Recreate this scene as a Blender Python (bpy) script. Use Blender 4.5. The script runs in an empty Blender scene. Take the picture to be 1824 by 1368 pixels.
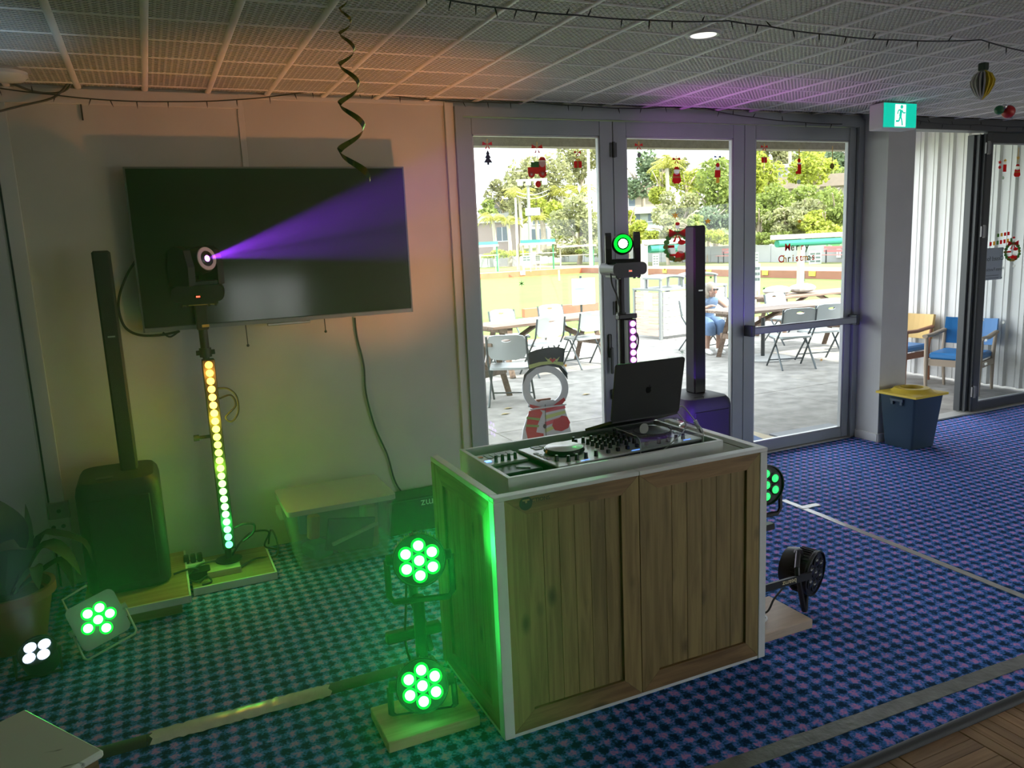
import bpy, bmesh, math, random
from math import sin, cos, pi, radians, sqrt, atan2
from mathutils import Matrix, Vector
random.seed(7)
SC = bpy.context.scene
COL = SC.collection
V = Vector
# ------------------------------------------------------------------ camera
FPX = 1395.0
CAM = V((0, 0, 1.85))
YAW, PITCH, ROLL = radians(24.336), radians(10.034), radians(-2.585)
_f = V((sin(YAW)*cos(PITCH), cos(YAW)*cos(PITCH), -sin(PITCH)))
_r0 = V((cos(YAW), -sin(YAW), 0)); _u0 = _r0.cross(_f)
_r = _r0*cos(ROLL) + _u0*sin(ROLL); _u = -_r0*sin(ROLL) + _u0*cos(ROLL)
cd = bpy.data.cameras.new('camera'); cam = bpy.data.objects.new('camera', cd); COL.objects.link(cam)
cd.sensor_width = 36.0; cd.lens = FPX/1824*36.0; cd.clip_end = 400
cam.matrix_world = Matrix(((_r.x, _u.x, -_f.x, CAM.x), (_r.y, _u.y, -_f.y, CAM.y), (_r.z, _u.z, -_f.z, CAM.z), (0, 0, 0, 1)))
SC.camera = cam
def ray(x, y): return _r*((x-912)/FPX) - _u*((y-684)/FPX) + _f
def G(x, y, z=0.0): d = ray(x, y); return CAM + d*((z-CAM.z)/d.z)          # onto a level plane
def W(x, y, Y): d = ray(x, y); return CAM + d*(Y/d.y)                         # onto a wall parallel to the door wall
def A(x, y, dist): d = ray(x, y); return CAM + d*(dist/sqrt(d.x*d.x+d.y*d.y))  # at a known horizontal distance
# ------------------------------------------------------------------ world, sun, exposure
wd = bpy.data.worlds.new('world'); SC.world = wd; wd.use_nodes = True
wn = wd.node_tree; wn.nodes.clear()
wo = wn.nodes.new('ShaderNodeOutputWorld'); wb = wn.nodes.new('ShaderNodeBackground')
wb.inputs['Color'].default_value = (0.88, 0.94, 1.0, 1); wb.inputs['Strength'].default_value = 2.5
wn.links.new(wb.outputs[0], wo.inputs[0])
sl = bpy.data.lights.new('sun', 'SUN'); sl.energy = 5.4; sl.angle = radians(0.6); sl.color = (1.0, 0.95, 0.84)
sun = bpy.data.objects.new('sun', sl); COL.objects.link(sun)
sun.rotation_euler = (-V((0.50, -0.85, 1.05))).to_track_quat('-Z', 'Y').to_euler()
vs = SC.view_settings
vs.view_transform = 'Standard'; vs.look = 'None'; vs.gamma = 1.0; vs.use_curve_mapping = False; vs.exposure = 1.14
cy = SC.cycles
cy.use_denoising = True; cy.use_adaptive_sampling = True; cy.adaptive_threshold = 0.025; cy.max_bounces = 8; cy.diffuse_bounces = 4; cy.glossy_bounces = 3; cy.transmission_bounces = 4
cy.transparent_max_bounces = 16; cy.volume_bounces = 0; cy.sample_clamp_indirect = 6.0; cy.caustics_reflective = False; cy.caustics_refractive = False
cy.blur_glossy = 0.5

# ------------------------------------------------------------------ materials
MATS = {}
def _new(name):
    m = bpy.data.materials.new(name); m.use_nodes = True
    nt = m.node_tree; b = nt.nodes['Principled BSDF']
    return m, nt, b
def mat(name, col, rough=0.6, metal=0.0, var=0.0, scale=8.0, bump=0.0, bscale=60.0, emit=None, es=0.0, stretch=None, alpha=1.0, spec=None, rnd=0.0):
    if name in MATS: return MATS[name]
    m, nt, b = _new(name); N, L = nt.nodes, nt.links
    b.inputs['Roughness'].default_value = rough; b.inputs['Metallic'].default_value = metal
    if spec is not None: b.inputs['Specular IOR Level'].default_value = spec
    c4 = (*col, 1)
    b.inputs['Base Color'].default_value = c4
    tc = N.new('ShaderNodeTexCoord')
    src = tc.outputs['Object']
    if stretch:
        mp = N.new('ShaderNodeMapping'); mp.inputs['Scale'].default_value = stretch; L.new(src, mp.inputs[0]); src = mp.outputs[0]
    last = None
    if var > 0:
        n = N.new('ShaderNodeTexNoise'); n.inputs['Scale'].default_value = scale; n.inputs['Detail'].default_value = 5; L.new(src, n.inputs['Vector'])
        mx = N.new('ShaderNodeMix'); mx.data_type = 'RGBA'
        mx.inputs[6].default_value = (*[c*(1-var) for c in col], 1); mx.inputs[7].default_value = (*[min(1, c*(1+var)) for c in col], 1)
        rp = N.new('ShaderNodeMapRange'); rp.inputs[1].default_value = 0.3; rp.inputs[2].default_value = 0.7
        L.new(n.outputs[0], rp.inputs[0]); L.new(rp.outputs[0], mx.inputs[0]); last = mx.outputs[2]
    if rnd > 0:
        oi = N.new('ShaderNodeObjectInfo'); hs = N.new('ShaderNodeHueSaturation')
        mr = N.new('ShaderNodeMapRange'); mr.inputs[3].default_value = 1-rnd; mr.inputs[4].default_value = 1+rnd
        L.new(oi.outputs['Random'], mr.inputs[0]); L.new(mr.outputs[0], hs.inputs['Value'])
        if last: L.new(last, hs.inputs['Color'])
        else: hs.inputs['Color'].default_value = c4
        last = hs.outputs[0]
    if last: L.new(last, b.inputs['Base Color'])
    if bump > 0:
        n2 = N.new('ShaderNodeTexNoise'); n2.inputs['Scale'].default_value = bscale; n2.inputs['Detail'].default_value = 3; L.new(src, n2.inputs['Vector'])
        bp = N.new('ShaderNodeBump'); bp.inputs['Strength'].default_value = bump; bp.inputs['Distance'].default_value = 0.01
        L.new(n2.outputs[0], bp.inputs['Height']); L.new(bp.outputs[0], b.inputs['Normal'])
    if emit:
        b.inputs['Emission Color'].default_value = (*emit, 1); b.inputs['Emission Strength'].default_value = es
    b.inputs['Alpha'].default_value = alpha
    MATS[name] = m; return m
def glassmat(name, tint=(0.93, 0.95, 0.95), refl=0.02, rough=0.0):
    if name in MATS: return MATS[name]
    m = bpy.data.materials.new(name); m.use_nodes = True; nt = m.node_tree; N, L = nt.nodes, nt.links; N.clear()
    o = N.new('ShaderNodeOutputMaterial'); t = N.new('ShaderNodeBsdfTransparent'); g = N.new('ShaderNodeBsdfGlossy'); mx = N.new('ShaderNodeMixShader')
    t.inputs[0].default_value = (*tint, 1); g.inputs['Roughness'].default_value = rough
    lw = N.new('ShaderNodeLayerWeight'); lw.inputs[0].default_value = 0.12
    mr = N.new('ShaderNodeMapRange'); mr.inputs[3].default_value = refl; mr.inputs[4].default_value = 0.4
    L.new(lw.outputs['Fresnel'], mr.inputs[0]); mr.inputs[1].default_value = 0.0
    L.new(mr.outputs[0], mx.inputs[0]); L.new(t.outputs[0], mx.inputs[1]); L.new(g.outputs[0], mx.inputs[2]); L.new(mx.outputs[0], o.inputs[0])
    MATS[name] = m; return m
def woodmat(name, dark, light, axis='z', rough=0.55, rnd=0.12, knots=True, sc=1.0):
    """boards with grain along the given axis, knots and a slight tint per board"""
    if name in MATS: return MATS[name]
    m, nt, b = _new(name); N, L = nt.nodes, nt.links
    tc = N.new('ShaderNodeTexCoord'); oi = N.new('ShaderNodeObjectInfo')
    ad = N.new('ShaderNodeVectorMath'); ad.operation = 'ADD'
    mu = N.new('ShaderNodeMath'); mu.operation = 'MULTIPLY'; mu.inputs[1].default_value = 37.0
    L.new(oi.outputs['Random'], mu.inputs[0]); cb = N.new('ShaderNodeCombineXYZ')
    for i in range(3): L.new(mu.outputs[0], cb.inputs[i])
    L.new(tc.outputs['Object'], ad.inputs[0]); L.new(cb.outputs[0], ad.inputs[1])
    mp = N.new('ShaderNodeMapping'); s = {'x': (1.2, 16, 16), 'y': (16, 1.2, 16), 'z': (16, 16, 1.2)}[axis]
    mp.inputs['Scale'].default_value = tuple(k*sc for k in s); L.new(ad.outputs[0], mp.inputs[0])
    n = N.new('ShaderNodeTexNoise'); n.inputs['Scale'].default_value = 2.2; n.inputs['Detail'].default_value = 6; n.inputs['Distortion'].default_value = 0.6; L.new(mp.outputs[0], n.inputs['Vector'])
    mx = N.new('ShaderNodeMix'); mx.data_type = 'RGBA'; mx.inputs[6].default_value = (*dark, 1); mx.inputs[7].default_value = (*light, 1)
    mr = N.new('ShaderNodeMapRange'); mr.inputs[1].default_value = 0.32; mr.inputs[2].default_value = 0.62; L.new(n.outputs[0], mr.inputs[0]); L.new(mr.outputs[0], mx.inputs[0])
    last = mx.outputs[2]
    if knots:
        mk = N.new('ShaderNodeMapping'); k = {'x': (3.2, 7, 7), 'y': (7, 3.2, 7), 'z': (7, 7, 3.2)}[axis]; mk.inputs['Scale'].default_value = k; L.new(ad.outputs[0], mk.inputs[0])
        vo = N.new('ShaderNodeTexVoronoi'); vo.inputs['Scale'].default_value = 1.0; L.new(mk.outputs[0], vo.inputs['Vector'])
        kr = N.new('ShaderNodeMapRange'); kr.inputs[1].default_value = 0.05; kr.inputs[2].default_value = 0.17; kr.inputs[3].default_value = 0.8; kr.inputs[4].default_value = 0.0; L.new(vo.outputs['Distance'], kr.inputs[0])
        m2 = N.new('ShaderNodeMix'); m2.data_type = 'RGBA'; m2.inputs[7].default_value = (*[c*0.25 for c in dark], 1); L.new(kr.outputs[0], m2.inputs[0]); L.new(last, m2.inputs[6]); last = m2.outputs[2]
    hs = N.new('ShaderNodeHueSaturation'); r2 = N.new('ShaderNodeMapRange'); r2.inputs[3].default_value = 1-rnd; r2.inputs[4].default_value = 1+rnd
    L.new(oi.outputs['Random'], r2.inputs[0]); L.new(r2.outputs[0], hs.inputs['Value']); L.new(last, hs.inputs['Color']); L.new(hs.outputs[0], b.inputs['Base Color'])
    b.inputs['Roughness'].default_value = rough
    bp = N.new('ShaderNodeBump'); bp.inputs['Strength'].default_value = 0.15; bp.inputs['Distance'].default_value = 0.004; L.new(n.outputs[0], bp.inputs['Height']); L.new(bp.outputs[0], b.inputs['Normal'])
    MATS[name] = m; return m

# ------------------------------------------------------------------ mesh builder
WM = {}
class MB:
    def __init__(s, M=None): s.v = []; s.f = []; s.M = M
    def add(s, vs_, fs, M=None):
        k = len(s.v); T = s.M @ M if (M is not None and s.M is not None) else (M if M is not None else s.M)
        s.v += [(T @ V(p)) if T is not None else V(p) for p in vs_]; s.f += [tuple(i+k for i in f) for f in fs]; return s
    def box(s, x0, x1, y0, y1, z0, z1, M=None, bev=0.0):
        if bev > 0:
            bm = bmesh.new(); bmesh.ops.create_cube(bm, size=1.0)
            for q in bm.verts: q.co = V(((x0+x1)/2+q.co.x*(x1-x0), (y0+y1)/2+q.co.y*(y1-y0), (z0+z1)/2+q.co.z*(z1-z0)))
            bmesh.ops.bevel(bm, geom=bm.edges[:], offset=bev, segments=1, profile=0.5, affect='EDGES')
            bm.verts.index_update(); r = s.add([q.co.copy() for q in bm.verts], [[q.index for q in f.verts] for f in bm.faces], M); bm.free(); return r
        p = [(x0, y0, z0), (x1, y0, z0), (x1, y1, z0), (x0, y1, z0), (x0, y0, z1), (x1, y0, z1), (x1, y1, z1), (x0, y1, z1)]
        return s.add(p, [(3, 2, 1, 0), (4, 5, 6, 7), (0, 1, 5, 4), (1, 2, 6, 5), (2, 3, 7, 6), (3, 0, 4, 7)], M)
    def cbox(s, c, sz, M=None, bev=0.0):
        return s.box(c[0]-sz[0]/2, c[0]+sz[0]/2, c[1]-sz[1]/2, c[1]+sz[1]/2, c[2]-sz[2]/2, c[2]+sz[2]/2, M, bev)
    def lathe(s, prof, n=24, M=None, cap=True):
        vs_ = []; fs = []; k = len(prof)
        for i in range(n):
            a = 2*pi*i/n
            vs_ += [(r*cos(a), r*sin(a), z) for r, z in prof]
        for i in range(n):
            j = (i+1) % n
            for q in range(k-1): fs.append((i*k+q, j*k+q, j*k+q+1, i*k+q+1))
        if cap:
            if prof[0][0] > 1e-6: fs.append(tuple(i*k for i in range(n))[::-1])
            if prof[-1][0] > 1e-6: fs.append(tuple(i*k+k-1 for i in range(n)))
        return s.add(vs_, fs, M)
    def cyl(s, p0, p1, r, r1=None, n=14):
        p0, p1 = V(p0), V(p1); d = p1-p0; M = Matrix.Translation(p0) @ d.to_track_quat('Z', 'Y').to_matrix().to_4x4()
        return s.lathe([(r, 0), (r if r1 is None else r1, d.length)], n, M)
    def tube(s, pts, r, n=8, closed=False, flat=None):
        pts = [V(p) for p in pts]; m = len(pts); vs_ = []; fs = []
        up = V((0, 0, 1)); prev = None
        for i, p in enumerate(pts):
            t = (pts[min(i+1, m-1)]-pts[max(i-1, 0)]) if not closed else (pts[(i+1) % m]-pts[i-1])
            if t.length < 1e-9: t = V((0, 0, 1))
            t.normalize()
            if prev is None:
                a = up.cross(t)
                if a.length < 1e-3: a = V((1, 0, 0)).cross(t)
            else: a = prev - t*prev.dot(t)
            a.normalize(); prev = a.copy(); b = t.cross(a)
            rr = r[i] if isinstance(r, (list, tuple)) else r
            for k in range(n):
                q = 2*pi*k/n; vs_.append(p + a*cos(q)*rr*(flat or 1) + b*sin(q)*rr)
        for i in range(m-1 if not closed else m):
            j = (i+1) % m
            for k in range(n): fs.append((i*n+k, i*n+(k+1) % n, j*n+(k+1) % n, j*n+k))
        if not closed: fs.append(tuple(range(n))[::-1]); fs.append(tuple((m-1)*n+k for k in range(n)))
        return s.add(vs_, fs)
    def prism(s, poly, t0, t1, M=None):
        n = len(poly); vs_ = [(x, y, t0) for x, y in poly]+[(x, y, t1) for x, y in poly]
        fs = [tuple(range(n))[::-1], tuple(range(n, 2*n))]+[(i, (i+1) % n, n+(i+1) % n, n+i) for i in range(n)]
        return s.add(vs_, fs, M)
    def ball(s, c, r, n=14, m=9, M=None):
        r = r if isinstance(r, (tuple, list)) else (r, r, r); vs_ = [(c[0], c[1], c[2]-r[2])]; fs = []
        for j in range(1, m):
            b = -pi/2+pi*j/m
            for i in range(n): a = 2*pi*i/n; vs_.append((c[0]+r[0]*cos(b)*cos(a), c[1]+r[1]*cos(b)*sin(a), c[2]+r[2]*sin(b)))
        vs_.append((c[0], c[1], c[2]+r[2])); T = len(vs_)-1
        for i in range(n):
            k = (i+1) % n; fs.append((0, 1+k, 1+i)); fs.append((T, 1+(m-2)*n+i, 1+(m-2)*n+k))
            for j in range(m-2): fs.append((1+j*n+i, 1+j*n+k, 1+(j+1)*n+k, 1+(j+1)*n+i))
        return s.add(vs_, fs, M)
    def loft(s, rings, cap=True):
        n = len(rings[0]); vs_ = [p for r in rings for p in r]; fs = []
        for j in range(len(rings)-1):
            for i in range(n): k = (i+1) % n; fs.append((j*n+i, j*n+k, (j+1)*n+k, (j+1)*n+i))
        if cap: fs.append(tuple(range(n))[::-1]); fs.append(tuple((len(rings)-1)*n+i for i in range(n)))
        return s.add(vs_, fs)
    def build(s, name, m, parent=None, smooth=0, local=False):
        me = bpy.data.meshes.new(name)
        if parent is None:
            xs = [p.x for p in s.v]; ys = [p.y for p in s.v]; zs = [p.z for p in s.v]
            o0 = V(((min(xs)+max(xs))/2, (min(ys)+max(ys))/2, min(zs))); vs_ = [p-o0 for p in s.v]
        else:
            I = None if local else WM[parent].inverted(); vs_ = s.v if I is None else [I @ p for p in s.v]
        me.from_pydata([tuple(p) for p in vs_], [], s.f); me.validate(); me.update()
        if smooth:
            me.polygons.foreach_set('use_smooth', [True]*len(me.polygons)); me.set_sharp_from_angle(angle=radians(smooth))
        if m: me.materials.append(m if not isinstance(m, str) else MATS[m])
        o = bpy.data.objects.new(name, me); COL.objects.link(o)
        if parent is None: o.location = o0; WM[o] = Matrix.Translation(o0)
        else: o.parent = parent; WM[o] = WM[parent]
        return o
def tag(o, label=None, cat=None, group=None, kind=None):
    if label: o['label'] = label
    if cat: o['category'] = cat
    if group: o['group'] = group
    if kind: o['kind'] = kind
    return o
def thing(name, label, cat, loc=(0, 0, 0), rz=0.0, group=None, kind=None):
    o = bpy.data.objects.new(name, None); COL.objects.link(o); o.empty_display_size = 0.1
    o.location = loc; o.rotation_euler = (0, 0, rz); WM[o] = Matrix.Translation(V(loc)) @ Matrix.Rotation(rz, 4, 'Z')
    return tag(o, label, cat, group, kind)
def dup(root, loc, rz=0.0, label=None, scale=None):
    r = root.copy(); COL.objects.link(r); r.location = loc; r.rotation_euler = (0, 0, rz)
    if scale: r.scale = scale
    WM[r] = Matrix.Translation(V(loc)) @ Matrix.Rotation(rz, 4, 'Z')
    if label: r['label'] = label
    for ch in root.children:
        c = ch.copy(); COL.objects.link(c); c.parent = r; WM[c] = WM[r]
        for g in ch.children:
            d = g.copy(); COL.objects.link(d); d.parent = c; WM[d] = WM[r]
    return r
def inst(src, parent, M):
    """another piece sharing src's mesh, at local matrix M of parent"""
    c = src.copy(); COL.objects.link(c); c.parent = parent; c.matrix_local = M; WM[c] = WM[parent] @ M; return c
def text(s, size, M, name, m, parent, thick=0.0008, align='CENTER', bold=0.0):
    cu = bpy.data.curves.new('txt', 'FONT'); cu.body = s; cu.size = size; cu.align_x = align; cu.align_y = 'CENTER'; cu.extrude = thick; cu.offset = bold; cu.resolution_u = 3
    ob = bpy.data.objects.new('txt', cu); me = bpy.data.meshes.new_from_object(ob); bpy.data.objects.remove(ob); bpy.data.curves.remove(cu)
    mb = MB(); mb.add([v.co.copy() for v in me.vertices], [tuple(p.vertices) for p in me.polygons], M); bpy.data.meshes.remove(me)
    return mb.build(name, m, parent)
def frame(o, xd, yd):
    """matrix with origin o, local x along xd, local y along yd"""
    x = V(xd).normalized(); z = x.cross(V(yd)).normalized(); y = z.cross(x)
    return Matrix(((x.x, y.x, z.x, o[0]), (x.y, y.y, z.y, o[1]), (x.z, y.z, z.z, o[2]), (0, 0, 0, 1)))
def wallM(x, z, Y): return frame((x, Y, z), (1, 0, 0), (0, 0, 1))   # local z looks towards the camera side (-Y)
def lampL(name, typ, loc, energy, col, parent=None, size=0.03, dirv=None, spot=None, blend=0.4):
    l = bpy.data.lights.new(name, typ); l.energy = energy; l.color = col
    if typ in ('POINT', 'SPOT'): l.shadow_soft_size = size
    if typ == 'SPOT': l.spot_size = spot; l.spot_blend = blend
    if typ == 'AREA': l.shape = 'DISK'; l.size = size
    o = bpy.data.objects.new(name, l); COL.objects.link(o)
    Mw = Matrix.Translation(V(loc))
    if dirv is not None: Mw = Mw @ V(dirv).to_track_quat('-Z', 'Y').to_matrix().to_4x4()
    if parent is not None: o.parent = parent; o.matrix_local = WM[parent].inverted() @ Mw
    else: o.matrix_world = Mw
    return o
D = 5.064; HC = 2.80
# ------------------------------------------------------------------ palette
wall_m = mat('wall_paint', (0.60, 0.585, 0.53), 0.75, var=0.05, scale=3, bump=0.05, bscale=120)
col_m = mat('column_paint', (0.56, 0.56, 0.55), 0.7, var=0.04, scale=4)
trim_m = mat('trim_paint', (0.66, 0.65, 0.60), 0.6, var=0.04, scale=5)
alu_m = mat('grey_aluminium', (0.30, 0.325, 0.345), 0.45, 0.25, var=0.05, scale=3)
alud_m = mat('dark_aluminium', (0.055, 0.06, 0.062), 0.4, 0.3)
black_m = mat('black_plastic', (0.016, 0.017, 0.017), 0.45)
blackg_m = mat('black_gloss', (0.012, 0.012, 0.012), 0.2)
rubber_m = mat('black_rubber', (0.035, 0.037, 0.037), 0.6, bump=0.1, bscale=90)
cable_m = mat('black_cable', (0.02, 0.022, 0.02), 0.5)
wpaint_m = mat('white_gloss_paint', (0.72, 0.72, 0.69), 0.4, var=0.05, scale=9)
white_m = mat('white_plastic', (0.74, 0.75, 0.74), 0.45)
chrome_m = mat('chrome', (0.7, 0.7, 0.7), 0.2, 1.0)
steel_m = mat('silver_steel', (0.45, 0.46, 0.46), 0.35, 0.9)
pine_z = woodmat('stained_pine_upright', (0.185, 0.125, 0.042), (0.31, 0.22, 0.08), 'z')
pine_x = woodmat('stained_pine_rail', (0.155, 0.085, 0.03), (0.285, 0.17, 0.065), 'x')
pine_y = woodmat('stained_pine_side_rail', (0.16, 0.09, 0.033), (0.29, 0.18, 0.07), 'y')
board_m = woodmat('pale_board', (0.42, 0.29, 0.155), (0.58, 0.43, 0.26), 'x', knots=False)
boardd_m = woodmat('brown_board', (0.24, 0.15, 0.06), (0.36, 0.24, 0.11), 'x', knots=False)
parq_x = woodmat('parquet_strip', (0.235, 0.13, 0.06), (0.37, 0.225, 0.115), 'x', 0.4, 0.2, False)
parq_y = woodmat('parquet_strip_cross', (0.235, 0.13, 0.06), (0.37, 0.225, 0.115), 'y', 0.4, 0.2, False)
glass_m = glassmat('window_glass')
def carpet():
    m, nt, b = _new('patterned_carpet'); N, L = nt.nodes, nt.links
    tc = N.new('ShaderNodeTexCoord'); nz = N.new('ShaderNodeTexNoise'); nz.inputs['Scale'].default_value = 55; nz.inputs['Detail'].default_value = 3; L.new(tc.outputs['Object'], nz.inputs['Vector'])
    sb = N.new('ShaderNodeVectorMath'); sb.operation = 'SUBTRACT'; sb.inputs[1].default_value = (0.5, 0.5, 0.5); L.new(nz.outputs['Color'], sb.inputs[0])
    sc_ = N.new('ShaderNodeVectorMath'); sc_.operation = 'SCALE'; sc_.inputs['Scale'].default_value = 0.055; L.new(sb.outputs[0], sc_.inputs[0])
    ad = N.new('ShaderNodeVectorMath'); ad.operation = 'ADD'; L.new(tc.outputs['Object'], ad.inputs[0]); L.new(sc_.outputs[0], ad.inputs[1])
    mp = N.new('ShaderNodeMapping'); k = 2*pi/0.070; mp.inputs['Scale'].default_value = (k, k, k); L.new(ad.outputs[0], mp.inputs[0])
    sx = N.new('ShaderNodeSeparateXYZ'); L.new(mp.outputs[0], sx.inputs[0])
    def M(op, a, c=None):
        n = N.new('ShaderNodeMath'); n.operation = op; L.new(a, n.inputs[0])
        if c is not None:
            if isinstance(c, float): n.inputs[1].default_value = c
            else: L.new(c, n.inputs[1])
        return n.outputs[0]
    s = M('ADD', M('COSINE', sx.outputs[0]), M('COSINE', sx.outputs[1]))
    s = M('MULTIPLY', s, 0.25); s = M('ADD', s, 0.5)
    n2 = N.new('ShaderNodeTexNoise'); n2.inputs['Scale'].default_value = 130; n2.inputs['Detail'].default_value = 4; L.new(tc.outputs['Object'], n2.inputs['Vector'])
    q = M('ADD', s, M('MULTIPLY', M('SUBTRACT', n2.outputs[0], 0.5), 1.25))
    cr = N.new('ShaderNodeValToRGB'); L.new(q, cr.inputs[0]); e = cr.color_ramp.elements
    e[0].position = 0.18; e[0].color = (0.008, 0.036, 0.085, 1); e[1].position = 0.95; e[1].color = (0.62, 0.28, 0.60, 1)
    for p, c in ((0.40, (0.024, 0.105, 0.28, 1)), (0.57, (0.065, 0.22, 0.66, 1)), (0.74, (0.19, 0.24, 0.64, 1))):
        x = e.new(p); x.color = c
    L.new(cr.outputs[0], b.inputs['Base Color']); b.inputs['Roughness'].default_value = 0.85; b.inputs['Specular IOR Level'].default_value = 0.1
    b.inputs['Sheen Weight'].default_value = 0.0; b.inputs['Sheen Roughness'].default_value = 0.5
    bp = N.new('ShaderNodeBump'); bp.inputs['Strength'].default_value = 0.35; bp.inputs['Distance'].default_value = 0.004; L.new(n2.outputs[0], bp.inputs['Height']); L.new(bp.outputs[0], b.inputs['Normal'])
    return m
carpet_m = carpet()
def tilemat():
    m, nt, b = _new('embossed_ceiling_tile'); N, L = nt.nodes, nt.links
    tc = N.new('ShaderNodeTexCoord'); sx = N.new('ShaderNodeSeparateXYZ'); L.new(tc.outputs['Object'], sx.inputs[0])
    def M(op, a, c=None):
        n = N.new('ShaderNodeMath'); n.operation = op; L.new(a, n.inputs[0])
        if c is not None:
            if isinstance(c, float): n.inputs[1].default_value = c
            else: L.new(c, n.inputs[1])
        return n.outputs[0]
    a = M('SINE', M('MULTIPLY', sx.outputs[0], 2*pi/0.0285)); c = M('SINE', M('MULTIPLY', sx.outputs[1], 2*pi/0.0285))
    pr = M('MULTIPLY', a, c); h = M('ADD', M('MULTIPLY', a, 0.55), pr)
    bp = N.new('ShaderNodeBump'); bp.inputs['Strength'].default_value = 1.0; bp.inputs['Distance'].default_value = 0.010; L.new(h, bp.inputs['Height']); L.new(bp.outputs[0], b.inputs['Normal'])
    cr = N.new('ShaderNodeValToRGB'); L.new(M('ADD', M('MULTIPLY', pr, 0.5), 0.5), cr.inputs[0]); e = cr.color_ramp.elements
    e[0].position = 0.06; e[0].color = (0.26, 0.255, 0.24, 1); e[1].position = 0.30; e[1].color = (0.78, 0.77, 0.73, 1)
    L.new(cr.outputs[0], b.inputs['Base Color']); b.inputs['Roughness'].default_value = 0.55
    return m
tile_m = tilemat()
batten_m = mat('ceiling_batten_paint', (0.82, 0.81, 0.78), 0.4, var=0.04, scale=6)

# ------------------------------------------------------------------ floor
fl = MB().box(-3.5, 10, 1.762, D+0.02, -0.05, 0.0).build('floor', carpet_m); tag(fl, 'blue and navy patterned carpet with pink flecks', 'floor', kind='structure')
pf = MB().box(-3.5, 10, -5, 1.745, -0.05, -0.004).build('floor_parquet', parq_x); tag(pf, 'brown parquet dance floor at the bottom right corner', 'floor', kind='structure')
px_ = MB().box(-0.155, 0.155, -0.0255, 0.0255, 0, 0.012, bev=0.0015).build('parquet_strip', parq_x, pf, local=True)
py_ = MB().box(-0.0255, 0.0255, -0.155, 0.155, 0, 0.012, bev=0.0015).build('parquet_strip', parq_y, pf, local=True)
first = [True, True]; pfI = WM[pf].inverted()
for i in range(6):
    for j in range(4):
        cx, cyy = 1.75+i*0.316, 1.58-j*0.316
        for k in range(6):
            o = (k-2.5)*0.0525; hor = (i+j) % 2 == 0
            src = px_ if hor else py_
            M = pfI @ Matrix.Translation((cx if hor else cx+o, cyy+o if hor else cyy, -0.010))
            if first[hor]: src.matrix_local = M; first[hor] = False
            else: inst(src, pf, M)
prof = [(1.735, -0.004), (1.737, 0.010), (1.745, 0.018), (1.765, 0.020), (1.779, 0.012), (1.785, 0.0)]
mb = MB(); mb.loft([[(x, y, z) for y, z in prof] for x in (-3.5, 10)]); e = mb.build('trim_1', rubber_m, smooth=40); tag(e, 'black rubber edging between carpet and parquet', 'trim', kind='structure')
# ------------------------------------------------------------------ ceiling of square embossed tiles
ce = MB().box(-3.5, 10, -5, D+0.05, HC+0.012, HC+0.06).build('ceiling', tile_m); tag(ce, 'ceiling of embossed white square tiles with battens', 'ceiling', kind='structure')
T = 0.3335; tl = None; ceI = WM[ce].inverted()
for i in range(-3, 26):
    for j in range(-4, 6):
        cx, cyy = 0.10+(i+0.5)*T, 3.25+(j+0.5)*T
        if cyy < 1.9+0.0 or (cyy < 2.25 and cx < 1.5): continue
        M = ceI @ Matrix.Translation((cx, min(cyy, 9), HC))
        if cyy > 4.95: continue
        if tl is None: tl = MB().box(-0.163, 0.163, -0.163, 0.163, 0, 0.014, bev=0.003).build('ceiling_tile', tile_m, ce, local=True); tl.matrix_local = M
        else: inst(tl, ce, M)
mb = MB()
for i in range(-3, 27):
    x = 0.10+i*T; n = 6
    MB().add([(x+0.018*cos(pi*k/n), yy, HC+0.004-0.012*sin(pi*k/n)) for yy in (1.6, D) for k in range(n+1)], [(k, k+1, k+n+2, k+n+1) for k in range(n)]).build('ceiling_batten', batten_m, ce, smooth=60)
for j in range(-4, 6):
    y = 3.25+j*T; n = 5
    MB().add([(xx, y+0.011*cos(pi*k/n), HC+0.003-0.008*sin(pi*k/n)) for xx in (-1.0, 9.0) for k in range(n+1)], [(k, k+n+1, k+n+2, k+1) for k in range(n)]).build('ceiling_batten', batten_m, ce, smooth=60)
# flat roof over the hall with its eave
rf = MB().box(-4, 10.3, -5.4, 7.3, 3.12, 3.26).build('roof', mat('roof_metal', (0.5, 0.5, 0.48), 0.6)); tag(rf, 'flat roof of the hall with eave over the patio', 'roof', kind='structure')
# ------------------------------------------------------------------ walls
wl_ = MB()
wl_.box(-3.5, 1.90, D, D+0.14, 0, HC+0.06); wl_.box(1.90, 10, D, D+0.14, 2.765, HC+0.3)
wl_.box(8.95, 10, D, D+0.14, 0, 2.765)
wb_ = wl_.build('wall_back', wall_m); tag(wb_, 'off-white wall behind the television', 'wall', kind='structure')
MB().box(-3.6, -3.5, -5, D+0.1, 0, HC+0.3).build('wall_left', wall_m)['kind'] = 'structure'
RW = [(-4.2, -1.4)]; mb = MB(); mb.box(10, 10.1, -5, D+0.1, 0, 0.3); mb.box(10, 10.1, -5, D+0.1, 2.5, HC+0.3)  # unseen side window added so more daylight reaches the ceiling
for y0, y1 in ((-5, -4.2), (-1.4, D+0.1)): mb.box(10, 10.1, y0, y1, 0.3, 2.5)
mb.build('wall_right', wall_m)['kind'] = 'structure'
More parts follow.
